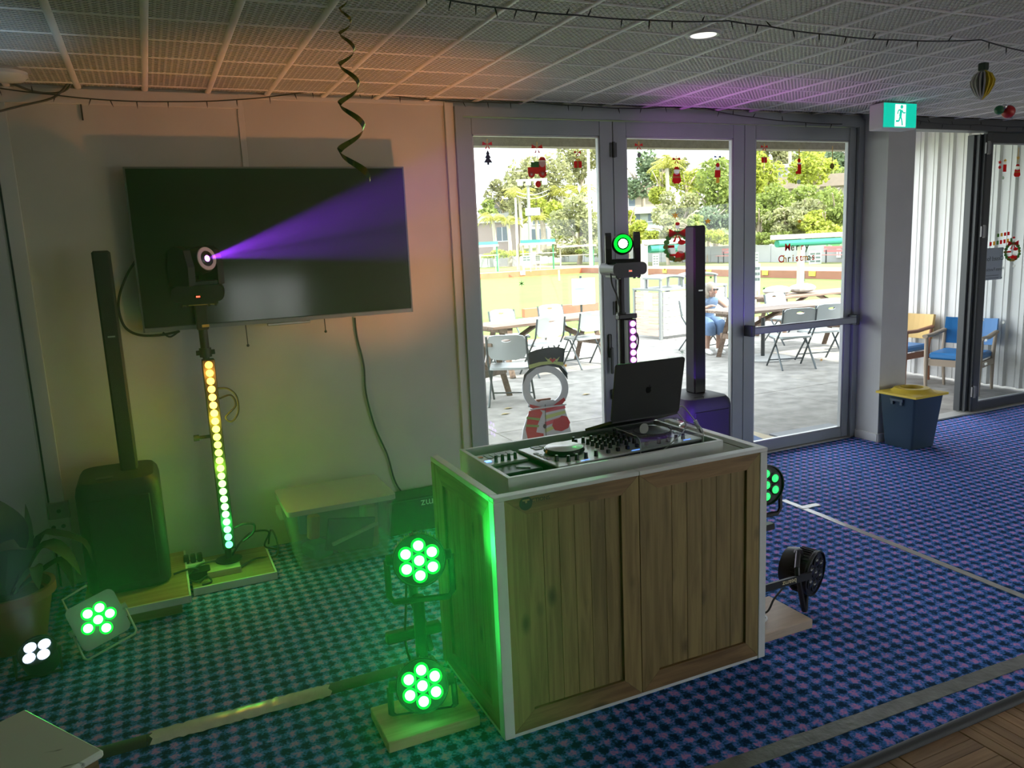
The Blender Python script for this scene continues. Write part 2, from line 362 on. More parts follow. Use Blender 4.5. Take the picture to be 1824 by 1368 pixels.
for k, (y0, y1) in enumerate(RW):
    w = thing('window_%d' % (k+4), 'unseen window added in the right wall to brighten the room', 'window', (10.05, (y0+y1)/2, 0.3), kind='structure')
    m2 = MB(); m2.box(10.01, 10.09, y0, y1, 0.3, 0.35); m2.box(10.01, 10.09, y0, y1, 2.45, 2.5)
    for yy in (y0, (y0+y1)/2-0.025, y1-0.05): m2.box(10.01, 10.09, yy, yy+0.05, 0.35, 2.45)
    m2.build('window_frame', alu_m, w); MB().box(10.048, 10.052, y0+.05, y1-.05, 0.35, 2.45).build('window_pane', glass_m, w)
mb = MB(); WX = [(1.2, 2.6, 0.5, 1.5), (5.2, 7.2, 0.3, 2.4), (7.6, 9.6, 0.3, 2.4)]  # right-hand pair added for fill light; first window answers the television's reflection
edges = [-3.5]+[q for w in WX for q in w[:2]]+[10]
for k in range(0, len(edges), 2): mb.box(edges[k], edges[k+1], -5.1, -5, 0, HC+0.3)
for w in WX: mb.box(w[0], w[1], -5.1, -5, 0, w[2]); mb.box(w[0], w[1], -5.1, -5, w[3], HC+0.3)
mb.build('wall_front', wall_m)['kind'] = 'structure'
for k, (a, b, z0, z1) in enumerate(WX):
    w = thing('window_%d' % (k+1), 'unseen window letting daylight in behind the viewer', 'window', ((a+b)/2, -5.05, z0), kind='structure')
    m2 = MB(); m2.box(a, b, -5.09, -5.01, z0, z0+.05); m2.box(a, b, -5.09, -5.01, z1-.05, z1); m2.box(a, a+0.05, -5.09, -5.01, z0+.05, z1-.05); m2.box(b-0.05, b, -5.09, -5.01, z0+.05, z1-.05); m2.box((a+b)/2-0.03, (a+b)/2+0.03, -5.09, -5.01, z0+.05, z1-.05)
    m2.build('window_frame', alu_m, w); MB().box(a+.05, b-.05, -5.052, -5.048, z0+.05, z1-.05).build('window_pane', glass_m, w)
# grounds behind the hall so that those windows look onto something
# cover strips on the wall
def strip(x0, x1, z0, z1, d, m, n): MB().box(x0, x1, D-d, D+0.001, z0, z1, bev=0.002).build(n, m)['kind'] = 'structure'
strip(0.588, 0.622, 2.30, 2.79, 0.008, trim_m, 'trim_2'); strip(-3.5, 0.60, 2.715, 2.795, 0.018, trim_m, 'trim_3')
strip(-0.66, -0.585, 0.0, 2.715, 0.02, trim_m, 'trim_4'); strip(-0.672, -0.662, 0.0, 2.715, 0.004, rubber_m, 'trim_5')
strip(1.885, 1.945, 0.0, 2.79, 0.025, trim_m, 'trim_6'); strip(-3.5, -0.68, 0.0, 2.715, 0.012, mat('door_paint', (0.62, 0.62, 0.58), 0.5), 'door_5')
strip(0.60, 1.885, 2.772, 2.798, 0.012, trim_m, 'trim_7')
# ------------------------------------------------------------------ aluminium folding doors
fr = MB()
fr.box(1.945, 2.0, D-0.05, D+0.09, 0, 2.765); fr.box(5.60, 5.665, D-0.05, D+0.09, 0, 2.765); fr.box(2.0, 5.60, D-0.05, D+0.09, 2.705, 2.765); fr.box(1.9, 5.7, D-0.02, D+0.02, 2.765, 2.80)
tag(fr.build('trim_8', alu_m), 'grey aluminium frame around the three glass doors', 'door frame', kind='structure')
tag(MB().box(1.945, 5.665, D-0.05, D+0.12, 0, 0.012).build('trim_9', mat('sill', (0.42, 0.42, 0.40), 0.5, 0.4)), 'pale metal sill under the glass doors', 'sill', kind='structure')
def door(n, x0, x1, gx0, gx1, label, zt=2.70, gz=2.595, gb=0.10, y=D, fm=alu_m, dep=0.045):
    d = thing('door_%d' % n, label, 'door', ((x0+x1)/2, y, 0.012), kind='structure')
    for a, b in ((x0, gx0), (gx1, x1)): MB().box(a, b, y-dep/2, y+dep/2, 0.014, zt, bev=0.003).build('door_stile', fm, d)
    MB().box(gx0, gx1, y-dep/2+.001, y+dep/2-.001, gz, zt, bev=0.003).build('door_rail', fm, d); MB().box(gx0, gx1, y-dep/2+.001, y+dep/2-.001, 0.014, gb, bev=0.003).build('door_rail', fm, d)
    MB().box(gx0-0.004, gx1+0.004, y-0.003, y+0.003, gb-0.004, gz+0.004).build('glass_pane', glass_m, d)
    bd = MB()
    for a, b in ((gx0, gx0+0.012), (gx1-0.012, gx1)): bd.box(a, b, y-0.016, y+0.016, gb, gz)
    bd.box(gx0, gx1, y-0.016, y+0.016, gb, gb+0.012); bd.box(gx0, gx1, y-0.016, y+0.016, gz-0.012, gz)
    bd.build('glazing_bead', mat('glazing_bead', (0.42, 0.43, 0.43), 0.4, 0.3), d)
    return d
d1 = door(1, 2.002, 3.168, 2.068, 3.058, 'left glass folding door beside the white wall')
d2 = door(2, 3.172, 4.386, 3.283, 4.275, 'middle glass folding door behind the laptop')
d3 = door(3, 4.390, 5.598, 4.500, 5.520, 'right glass door with a push bar')
def hinge(d, x, z): MB().cyl((x, D-0.032, z-0.055), (x, D-0.032, z+0.055), 0.011).box(x-0.028, x+0.028, D-0.03, D-0.0225, z-0.05, z+0.05).build('hinge', alud_m, d)
for z in (2.50, 1.35): hinge(d2, 3.17, z)
b = MB(); b.box(4.40, 5.59, D-0.115, D-0.075, 1.045, 1.105, bev=0.008); o = b.build('push_bar', mat('push_bar_grey', (0.25, 0.27, 0.28), 0.4, 0.5), d3)
for x in (4.41, 5.58): MB().box(x-0.02, x+0.02, D-0.12, D-0.022, 1.03, 1.12, bev=0.005).build('bracket', alud_m, o)
h = MB(); h.box(3.085, 3.120, D-0.034, D-0.0225, 0.98, 1.16, bev=0.008); o = h.build('handle_plate', alud_m, d1)
MB().box(3.090, 3.116, D-0.062, D-0.048, 0.86, 1.06, bev=0.006).cyl((3.103, D-0.05, 1.04), (3.103, D-0.022, 1.04), 0.009).build('lever_handle', alud_m, o)
MB().box(3.10, 3.14, D-0.05, D-0.0225, 0.70, 0.735, bev=0.004).box(3.105, 3.125, D-0.045, D-0.0225, 0.66, 0.70).build('floor_bolt', alud_m, d1)
# square column, its skirting, and the opening on its right with a dark folding door
c = MB().box(5.665, 5.985, 4.775, D+0.14, 0, HC+0.06).build('wall_column', col_m); tag(c, 'grey square column between the two door openings', 'column', kind='structure')
s = MB().box(5.650, 5.668, 4.762, D-0.052, 0, 0.075, bev=0.003).build('baseboard_left', wpaint_m); s['kind'] = 'structure'
s = MB().box(5.650, 6.0, 4.757, 4.774, 0, 0.075, bev=0.003).build('baseboard_front', wpaint_m); s['kind'] = 'structure'
tag(MB().box(5.985, 8.95, D-0.06, D+0.09, 2.70, 2.80).build('trim_10', mat('dark_header', (0.10, 0.105, 0.105), 0.5)), 'dark aluminium header over the right opening', 'trim', kind='structure')
tag(MB().box(5.985, 8.95, D-0.05, D+0.10, 0, 0.014).build('trim_11', mat('bright_sill', (0.5, 0.5, 0.47), 0.45, 0.4)), 'bright metal sill across the open doorway', 'sill', kind='structure')
d4 = door(4, 7.30, 8.60, 7.385, 8.48, 'dark framed glass door with a paper notice', 2.695, 2.60, 0.10, D+0.01, mat('charcoal_aluminium', (0.095, 0.10, 0.10), 0.42, 0.3))
k = MB()
for q, (xa, ya) in enumerate(((7.265, 0.0), (7.225, 0.03), (7.20, 0.07))): k.box(xa, xa+0.03, D-0.02+ya, D+0.05+ya, 0.02, 2.68, bev=0.004)
k.build('folded_stile', alud_m, d4)
for z in (0.22, 1.78, 2.55): MB().cyl((7.285, D-0.04, z-.06), (7.285, D-0.04, z+.06), 0.014).box(7.255, 7.33, D-0.036, D-0.022, z-.05, z+.05).build('hinge', mat('hinge_grey', (0.22, 0.22, 0.22), 0.45, 0.5), d4)
# ------------------------------------------------------------------ television
YT = 4.955
a = W(218, 297, YT); b = W(737, 553, YT); x0, x1, z0, z1 = a.x, W(727, 425, YT).x, W(500, 574, YT).z, (a.z+W(717, 297, YT).z)/2
tv = thing('television', 'large black wall-mounted television above the light bar', 'television', ((x0+x1)/2, YT, z0))
MB().box(x0+0.004, x1-0.004, YT+0.004, YT+0.045, z0+0.02, z1-0.004, bev=0.004).box(x0+0.25, x1-0.25, YT+0.04, YT+0.085, z0+0.1, z1-0.25, bev=0.01).build('cabinet', black_m, tv)
scr_m = mat('dark_screen', (0.006, 0.008, 0.008), 0.11, spec=0.8); MB().box(x0+0.012, x1-0.012, YT-0.001, YT+0.006, z0+0.028, z1-0.012).build('screen', scr_m, tv)
bz = mat('slim_bezel', (0.16, 0.17, 0.165), 0.35, 0.7); bz2 = mat('silver_bezel', (0.42, 0.43, 0.42), 0.35, 0.7)
MB().box(x0, x1, YT-0.004, YT+0.01, z1-0.009, z1).build('bezel', bz, tv)
for q in ((x0, x0+0.009), (x1-0.009, x1)): MB().box(q[0], q[1], YT-0.004, YT+0.01, z0, z1-0.009).build('bezel', bz, tv)
MB().box(x0+.009, x1-.009, YT-0.005, YT+0.01, z0, z0+0.024).build('bottom_bezel', bz2, tv)
xc = (x0+x1)/2; MB().box(xc-0.12, xc+0.14, YT-0.003, YT+0.02, z0-0.018, z0-0.0005, bev=0.004).build('badge_bar', bz2, tv)
for xx, l in ((W(440, 600, 4.99).x, 0.13), (W(580, 585, 4.99).x, 0.085)):
    MB().cyl((xx, 5.01, z0+0.05), (xx+0.003, 5.01, z0-l), 0.003, n=6).ball((xx+0.003, 5.01, z0-l), 0.009, 8, 6).build('bracket_pull_cord', cable_m, tv)
def cable(name, pts, r, label, m=cable_m, group=None, sub=6, cat='cable', parent=None):
    P = [V(p) for p in pts]; out = []
    for i in range(len(P)-1):   # Catmull-Rom
        p0, p1, p2, p3 = P[max(i-1, 0)], P[i], P[i+1], P[min(i+2, len(P)-1)]
        for k in range(sub):
            t = k/sub; out.append(0.5*((2*p1)+(-p0+p2)*t+(2*p0-5*p1+4*p2-p3)*t*t+(-p0+3*p1-3*p2+p3)*t**3))
    out.append(P[-1]); o = MB().tube(out, r, 6).build(name, m, parent, smooth=80)
    return o if parent else tag(o, label, cat, group)
def Ws(Y, *p): return [W(x, y, Y) for x, y in p]
cable('power_cable', Ws(5.05, (632, 566), (636, 600), (648, 650), (652, 700), (668, 760), (690, 810), (705, 860), (728, 890))+[W(735, 893, 5.02)], 0.006, 'thin dark cable hanging from the television to the black case')
cable('thick_cable', Ws(5.03, (248, 455), (226, 490), (212, 530), (213, 560), (225, 585), (250, 597), (285, 597), (320, 590)), 0.008, 'black cable looping out from behind the left edge of the television')
cable('looped_cable', Ws(5.02, (290, 592), (303, 600), (320, 589)), 0.006, 'short cable loop under the bottom left of the television')
# ------------------------------------------------------------------ column loudspeakers
spk_m = mat('speaker_black', (0.022, 0.023, 0.022), 0.6, bump=0.15, bscale=220); grille_m = mat('speaker_grille', (0.014, 0.015, 0.014), 0.55, bump=0.4, bscale=420)
def pa(label, loc, top, colx, cw):
    t = thing('column_loudspeaker', label, 'loudspeaker', loc, group='column loudspeakers'); x, y, z = loc; w, dp, h = 0.41, 0.45, 0.62
    def rr(w_, d_, z_, r=0.07, oy=0.0):
        P = []
        for cx, cy_, a0 in ((w_/2-r, d_/2-r, 0), (-w_/2+r, d_/2-r, 90), (-w_/2+r, -d_/2+r, 180), (w_/2-r, -d_/2+r, 270)):
            for k in range(6): a = radians(a0+k*18); P.append(V((x+cx+r*cos(a), y+oy+cy_+r*sin(a), z+z_)))
        return P
    m = MB(); m.loft([rr(w-0.03, dp-0.03, 0), rr(w, dp, 0.02), rr(w, dp, h-0.07), rr(w-0.015, dp-0.015, h-0.03), rr(w-0.05, dp-0.05, h-0.005), rr(w-0.10, dp-0.10, h)]); m.build('subwoofer_cabinet', spk_m, t, smooth=35)
    MB().box(x-w/2+0.055, x+w/2-0.055, y-dp/2-0.006, y-dp/2+0.01, z+0.05, z+h-0.09, bev=0.004).build('grille', grille_m, t)
    MB().box(x-0.1, x-0.02, y-dp/2+0.07, y-dp/2+0.12, z+h-0.002, z+h+0.004, bev=0.001).build('handle_recess', black_m, t)
    yc = y+0.03; zc = z+h; c0 = MB().box(colx-cw/2, colx+cw/2, yc-0.055, yc+0.055, zc-0.005, top, bev=0.01).build('column', spk_m, t)
    zm = zc+(top-zc)*0.62
    for za, zb in ((zc+0.06, zm-0.01), (zm+0.01, top-0.02)): MB().box(colx-cw/2+0.01, colx+cw/2-0.01, yc-0.058, yc-0.05, za, zb).build('column_grille', grille_m, c0)
    MB().box(colx-0.018, colx+0.018, yc-0.061, yc-0.0575, zm-0.004, zm+0.004).build('badge', steel_m, c0)
    return t
pa('black column loudspeaker on the wooden board beside the television', (-0.275, 4.725, 0.102), 1.918, -0.215, 0.088)
pa('black column loudspeaker behind the laptop in front of the glass doors', (3.53, 4.60, 0.102), 1.93, 3.585, 0.105)
# boards under the left loudspeaker and light bar
def woodbase(name, label, x0, x1, y0, y1, z0, z1, edge=True, m=boardd_m, lower=None):
    t = thing(name, label, 'board', ((x0+x1)/2, (y0+y1)/2, z0))
    MB().box(x0, x1, y0, y1, z0 if lower is None else lower, z1, bev=0.002).build('board', m, t)
    if edge:
        zz = z0 if lower is None else lower
        MB().box(x0, x1, y0-0.012, y0-0.0005, zz+0.002, z1+0.001, bev=0.001).build('front_edging', wpaint_m, t); MB().box(x1+0.0005, x1+0.011, y0-0.012, y1, zz+0.002, z1+0.001, bev=0.001).build('side_edging', wpaint_m, t)
    if lower is not None: MB().box(x0+0.02, x1-0.04, y0+0.02, y1, z0, lower-0.0005, bev=0.002).build('riser_block', boardd_m, t)
    return t
woodbase('wooden_board', 'raised wooden board with white edge under the left loudspeaker', -0.50, 0.005, 4.29, 5.0, 0.0, 0.10, lower=0.06)
woodbase('wooden_board', 'low wooden board with white edge under the light bar stand', 0.03, 0.475, 4.51, 4.97, 0.0, 0.045)
woodbase('wooden_board', 'wooden board under the loudspeaker behind the booth', 3.26, 3.80, 4.34, 4.86, 0.0, 0.10, lower=0.06)
bx_ = tag(MB().box(0.115, 0.30, 4.60, 4.80, 0.0455, 0.085, bev=0.003).build('wooden_block', board_m), 'small pale wood block holding the round stand base', 'block')
# ------------------------------------------------------------------ lamps
ringg_m = None
def led(name, col, s): return mat(name, tuple(c*0.3 for c in col), 0.3, emit=col, es=s)
green_m = led('green_led', (0.13, 1.0, 0.25), 4.6); white_led = led('cool_white_led', (0.6, 0.75, 1.0), 1.0); dimgreen_m = led('dim_green_led', (0.02, 0.9, 0.10), 1.3)
bloom_rim_m = led('green_bloom_rim', (0.0, 1.0, 0.03), 0.75); off_m = mat('unlit_lens', (0.03, 0.03, 0.035), 0.15);  # rim emission stands in for bloom around the green lenses
def aim(c, d, up=(0, 0, 1)):
    d = V(d).normalized(); x = V(up).cross(d).normalized(); y = d.cross(x); return frame(c, x, y)
def par(label, c, d, lens, r=0.105, yoke=-1, on=None, up=(0, 0, 1), depth=0.14, yl=0.17, group='round stage lamps', yaim=None, cone=115, rim=None, sd=None):
    t = thing('par_light', label, 'stage light', c, group=group); M = aim(c, d, up)
    MB(M).lathe([(r*0.45, -depth), (r*0.8, -depth+0.01), (r*0.93, -depth*0.5), (r*0.97, -0.012), (r, -0.008), (r, 0.004), (r*0.95, 0.006), (r*0.93, -0.004), (0, -0.004)], 32).build('housing', black_m, t, smooth=30)
    fn = MB(M)
    for k in range(36):
        a = 2*pi*k/36; fn.cbox((0, 0, 0), (0.006, 0.004, depth*0.42), Matrix.Rotation(a, 4, 'Z') @ Matrix.Translation((r*0.965, 0, -depth*0.32)))
    fn.build('cooling_fins', black_m, t)
    pos = [(0, 0)]+[(r*0.56*cos(radians(90+60*k)), r*0.56*sin(radians(90+60*k))) for k in range(6)]
    for x, y in pos:
        o = MB(M).lathe([(r*0.19, -0.004), (r*0.19, 0.003), (r*0.14, 0.009), (r*0.06, 0.012), (0, 0.0125)], 16, Matrix.Translation((x, y, 0))).build('lens', lens, t, smooth=40)
        MB(M).lathe([(r*0.195, 0.0), (r*0.275, -0.002), (r*0.275, 0.0035), (r*0.195, 0.005)], 18, Matrix.Translation((x, y, 0)), cap=False).build('lens_rim', rim or black_m, o, smooth=40)
    My = M if yaim is None else aim(c, yaim[0], yaim[1])
    b = r+0.022; P = [(-b, 0, -0.06), (-b, yoke*yl*0.85, -0.06), (-b*0.85, yoke*yl, -0.06), (b*0.85, yoke*yl, -0.06), (b, yoke*yl*0.85, -0.06), (b, 0, -0.06)]
    MB().tube([My @ V(p) for p in P], 0.009, 6, flat=1.4).build('yoke', black_m, t)
    for sx in (-1, 1): MB(My).lathe([(0.022, 0), (0.022, 0.03), (0.017, 0.034)], 14, frame((sx*(r-0.008), 0, -0.06), (0, 1, 0), (0, 0, 1 if sx > 0 else -1))).build('tilt_knob', black_m, t, smooth=40)
    if on:
        col, e = on; lampL('par_beam', 'SPOT', V(c)+V(d).normalized()*0.05, e, col, t, 0.06, sd or d, radians(cone), 0.8)
    return t
GREEN = (0.02, 1.0, 0.10)
par('upper round green stage lamp on the stand left of the booth', (0.835, 2.80, 0.655), (-0.28, -1, 0.16), green_m, on=(GREEN, 19), cone=110, rim=bloom_rim_m, sd=(-0.1, -1, 0.62))
par('lower round green stage lamp resting on the wooden base', (0.795, 2.74, 0.165), (-0.25, -1, 0.38), green_m, on=(GREEN, 24), cone=100, rim=bloom_rim_m, sd=(-0.15, -1, 0.95), yl=0.115)
# stand that carries them
t = thing('lighting_stand', 'short black lamp stand on a pale wooden base left of the booth', 'stand', (0.80, 2.75, 0))
MB().box(0.615, 0.985, 2.625, 2.885, 0, 0.045, bev=0.003).build('wooden_base', board_m, t)
MB().cyl((0.835, 2.852, 0.0455), (0.835, 2.852, 0.485), 0.024).build('pole', black_m, t, smooth=40); MB().lathe([(0.06, 0.0455), (0.06, 0.05), (0.03, 0.056)], 20, Matrix.Translation((0.835, 2.835, 0))).build('base_plate', black_m, t)
MB().box(0.70, 0.93, 2.86, 2.90, 0.30, 0.345, bev=0.006).build('cross_bracket', black_m, t)
tb = [(0.83, 2.90, 0.52), (0.86, 3.0, 0.40), (0.93, 3.13, 0.22), (0.99, 3.25, 0.03)]
tag(MB().tube([V(p) for p in tb], 0.02, 8).build('strut', black_m), 'black diagonal strut behind the left lamp stand', 'strut')
cable('lamp_cable', [(0.80, 2.868, 0.60), (0.79, 2.875, 0.45), (0.775, 2.87, 0.30), (0.79, 2.85, 0.19)], 0.005, 'thin cable running down the left lamp stand')
# right stand and its lamps
par('round green stage lamp half hidden by the right side of the booth', (2.585, 2.80, 0.66), (-0.10, -1, 0.06), dimgreen_m, on=(GREEN, 2.0), cone=60, r=0.10)
par('unlit round black lamp pointing right beside the booth', (2.83, 2.72, 0.185), (0.36, -0.93, -0.06), off_m, r=0.115, yoke=-1, yl=0.14, depth=0.16, yaim=((0.5, -0.6, 0.1), (0.8, 0.5, 0.35)))
t = thing('lighting_stand', 'short lamp stand on a pale wooden base right of the booth', 'stand', (2.5, 2.72, 0))
MB().box(2.325, 2.672, 2.575, 2.865, 0, 0.045, bev=0.003).build('wooden_base', mat('beech_board', (0.56, 0.43, 0.32), 0.5, var=0.08, scale=4, stretch=(2, 14, 14)), t)
pl = MB().lathe([(0.062, 0.0455), (0.062, 0.05), (0.022, 0.054)], 24, Matrix.Translation((2.445, 2.72, 0))).build('base_plate', white_m, t, smooth=40)
for k in range(4): MB().lathe([(0.008, 0.05), (0.008, 0.0545), (0.003, 0.0545)], 8, Matrix.Translation((2.445+0.045*cos(pi/4+k*pi/2), 2.72+0.045*sin(pi/4+k*pi/2), 0))).build('screw', alud_m, pl)
MB().cyl((2.445, 2.72, 0.053), (2.445, 2.72, 0.50), 0.019).box(2.445, 2.55, 2.70, 2.74, 0.475, 0.505, bev=0.004).build('pole', black_m, t, smooth=40)
yk = MB().box(2.45, 2.74, 2.655, 2.667, 0.20, 0.235, M=None).build('side_arm', black_m, t)
text('beamz', 0.034, frame((2.60, 2.654, 0.2175), (-1, 0, 0), (0, 0, -1)), 'lettering', mat('cream_print', (0.75, 0.66, 0.42), 0.6), yk)
cable('lamp_cable', [(2.56, 2.66, 0.19), (2.51, 2.66, 0.15), (2.475, 2.68, 0.08), (2.45, 2.80, 0.06)], 0.005, 'black cable drooping under the unlit lamp')
# square floor lamp and small four-lens lamp
t = thing('flat_par_light', 'square silver floor lamp with six green lenses', 'stage light', (-0.405, 4.06, 0)); c = (-0.405, 4.06, 0.165); M = aim(c, (0.05, -1, 0.42), (-0.30, 0, 1))
lg = mat('silver_grey_case', (0.46, 0.47, 0.46), 0.45, 0.2)
def rpoly(w, h, r, n=5):
    P = []
    for cx, cy_, a0 in ((w-r, h-r, 0), (-w+r, h-r, 90), (-w+r, -h+r, 180), (w-r, -h+r, 270)):
        for k in range(n+1): q = radians(a0+90*k/n); P.append((cx+r*cos(q), cy_+r*sin(q)))
    return P
MB(M).prism(rpoly(0.112, 0.112, 0.03), -0.06, 0.0).build('housing', lg, t); MB(M).prism(rpoly(0.104, 0.104, 0.026), 0.0005, 0.004).build('face_plate', lg, t)
for x, y in [(0, 0)]+[(0.055*cos(radians(a)), 0.055*sin(radians(a))) for a in (60, 120, 0, 195, 285)]:
    o = MB(M).lathe([(0.021, 0.004), (0.021, 0.008), (0.012, 0.014), (0, 0.016)], 16, Matrix.Translation((x, y, 0))).build('lens', green_m, t, smooth=40); MB(M).lathe([(0.0215, 0.0042), (0.030, 0.0042), (0.028, 0.006), (0.0215, 0.0075)], 18, Matrix.Translation((x, y, 0)), cap=False).build('lens_rim', bloom_rim_m, o, smooth=40)
MB().tube([M @ V(p) for p in ((-0.122, 0.0, -0.03), (-0.122, -0.13, 0.02), (-0.11, -0.145, 0.025), (0.11, -0.145, 0.025), (0.122, -0.13, 0.02), (0.122, 0.0, -0.03))], 0.006, 6).build('bracket', lg, t)
MB().tube([M @ V(p) for p in ((-0.10, 0.05, -0.062), (-0.10, 0.17, -0.12), (0.02, 0.18, -0.13))], 0.006, 6).build('rear_bracket', lg, t)
for sx in (-1, 1): MB(M).lathe([(0.016, 0), (0.016, 0.022)], 12, frame((sx*0.112, 0, -0.03), (0, 1, 0), (0, 0, 1 if sx > 0 else -1))).build('tilt_knob', lg, t, smooth=40)
MB(M).cbox((-0.1125, 0.0, -0.02), (0.002, 0.008, 0.008)).build('indicator', led('indicator_led', (0.8, 1, 0.5), 2), t)
lampL('par_beam', 'SPOT', V(c)+V((0.0, -0.06, 0.02)), 8, GREEN, t, 0.05, (0.1, -1, 0.70), radians(90), 1.0)
t = thing('mini_par_light', 'small dark floor lamp with four cool white lenses', 'stage light', (-0.655, 3.95, 0)); c = (-0.655, 3.95, 0.125); M = aim(c, (-0.1, -0.55, 1), (0, 1, 0.5))
MB(M).lathe([(0.06, -0.115), (0.075, -0.10), (0.082, -0.01), (0.082, 0.004), (0.074, 0.004), (0.074, -0.004), (0, -0.004)], 24).build('housing', black_m, t, smooth=35)
for x, y in ((-0.028, 0.026), (0.03, 0.026), (-0.03, -0.03), (0.028, -0.03)): MB(M).lathe([(0.026, -0.004), (0.026, 0.003), (0.012, 0.010), (0, 0.011)], 14, Matrix.Translation((x, y, 0))).build('lens', white_led, t, smooth=40)
MB().tube([V(c)+V(p) for p in ((-0.09, 0, 0), (-0.09, -0.02, -0.11), (0.09, -0.02, -0.11), (0.09, 0, 0))], 0.008, 6).build('bracket', black_m, t)
lampL('par_beam', 'SPOT', V(c)+V((-0.01, -0.06, 0.08)), 40, (0.55, 0.75, 1.0), t, 0.04, (-0.06, 0.02, 1), radians(34), 0.9)
# amber lamp on the floor behind the booth, the one that colours the wall and ceiling
par('round amber uplight on the floor behind the booth', (2.05, 3.62, 0.19), (-0.40, 0.50, 1.0), led('amber_led', (1.0, 0.38, 0.08), 6), on=((1.0, 0.36, 0.12), 72), cone=60, up=(0, 1, 0), yl=0.13, yaim=((0, -1, 0.05), (0, 0, 1)))
par('round violet uplight on the floor behind the booth', (2.72, 3.62, 0.19), (0.85, 0.80, 0.30), led('violet_par_led', (0.45, 0.10, 1.0), 6), on=((0.17, 0.05, 1.0), 80), cone=42, up=(0, 0, 1), yl=0.14)
# ------------------------------------------------------------------ LED bars, stands and moving heads
def ledbar(label, x, y, z0, z1, cols, group='upright LED bars'):
    t = thing('led_bar', label, 'light bar', (x, y, z0), group=group)
    MB().box(x-0.034, x+0.034, y-0.03, y+0.03, z0-0.03, z1+0.03, bev=0.004).build('housing', black_m, t)
    n = len(cols)
    for k, (cc, s) in enumerate(cols):
        z = z1+(z0-z1)*k/(n-1); m = led('led_%s_%d' % (label[:6], k), cc, s)
        MB().lathe([(0.0205, 0), (0.0205, 0.004), (0.017, 0.013), (0.009, 0.019), (0, 0.021)], 14, frame((x, y-0.030, z), (1, 0, 0), (0, 0, 1))).build('lens', m, t, smooth=50)
    return t
def grad(k, n):
    st = [(0.0, (1.0, 0.30, 0.03)), (0.22, (1.0, 0.55, 0.05)), (0.40, (0.75, 0.95, 0.05)), (0.55, (0.25, 1.0, 0.06)), (1.0, (0.05, 1.0, 0.18))]; u = k/(n-1)
    for (a, ca), (b, cb) in zip(st, st[1:]):
        if u <= b: w = (u-a)/(b-a); return tuple(ca[i]*(1-w)+cb[i]*w for i in range(3))
YB = 4.66
zb0, zb1 = W(407, 970, YB-0.03).z, W(373, 650, YB-0.03).z; xb = (W(407, 970, YB-.03).x+W(373, 650, YB-.03).x)/2
ledbar('tall LED bar glowing from orange down to green', xb, YB, zb0, zb1, [(grad(k, 24), 4.5) for k in range(24)])
for zz, cc, en in ((zb1-0.05, (1.0, 0.42, 0.05), 0.8), (zb1-0.32, (1.0, 0.75, 0.05), 0.8), (zb1-0.6, (0.45, 1.0, 0.06), 0.8), (zb0+0.12, (0.05, 1.0, 0.12), 0.8)): lampL('bar_spill', 'POINT', (xb, YB-0.085, zz), en, cc, None, 0.03)
xs, ys = xb-0.004, YB+0.075
t = thing('lighting_stand', 'tall black stand behind the orange and green light bar', 'stand', (xs, ys, 0.045))
MB().lathe([(0.075, 0.0855), (0.075, 0.094), (0.03, 0.10)], 24, Matrix.Translation((xs, ys, 0))).build('base_plate', black_m, t, smooth=40)
MB().cyl((xs, ys, 0.098), (xs, ys, 1.33), 0.019).build('lower_pole', black_m, t, smooth=40); MB().cyl((xs, ys, 1.33), (xs, ys, 1.59), 0.024).build('upper_pole', black_m, t, smooth=40)
MB().cyl((xs, ys, 1.305), (xs, ys, 1.355), 0.033).cyl((xs-0.05, ys, 1.33), (xs+0.05, ys, 1.33), 0.014).build('collar', black_m, t, smooth=40)
MB().box(xs-0.032, xs+0.032, ys-0.03, ys+0.03, 1.46, 1.605, bev=0.006).build('head_clamp', black_m, t); MB().box(xs-0.004, xs+0.034, ys-0.036, ys-0.031, 1.475, 1.49).build('tape_mark', mat('yellow_tape', (0.55, 0.45, 0.12), 0.6), t)
MB().cyl((xs-0.02, ys, 0.845), (xs-0.085, ys, 0.845), 0.010).cyl((xs-0.085, ys, 0.845), (xs-0.115, ys, 0.845), 0.018).build('clamp_knob', black_m, t, smooth=40)
for z in (0.30, 0.86, 1.22): MB().box(xs-0.02, xs+0.02, YB+0.0305, ys+0.02, z-0.012, z+0.012).build('bar_clip', black_m, t)
cable('bar_cable', [(xb+0.036, YB, 1.13), (xb+0.09, YB, 1.12), (xb+0.13, YB-0.005, 1.07), (xb+0.13, YB, 0.98), (xb+0.09, YB, 0.93), (xb+0.06, YB, 0.96), (xb+0.12, YB, 1.02), (xb+0.10, YB+0.01, 1.08), (xb+0.037, YB, 1.07)], 0.006, 'looped cable on the right of the orange and green light bar')
cable('bar_plug', [(xb+0.036, YB, 0.30), (xb+0.10, YB, 0.315), (xb+0.15, YB, 0.30), (xb+0.14, YB, 0.25), (xb+0.08, YB, 0.21)], 0.007, 'plug and lead near the bottom of the orange and green light bar')
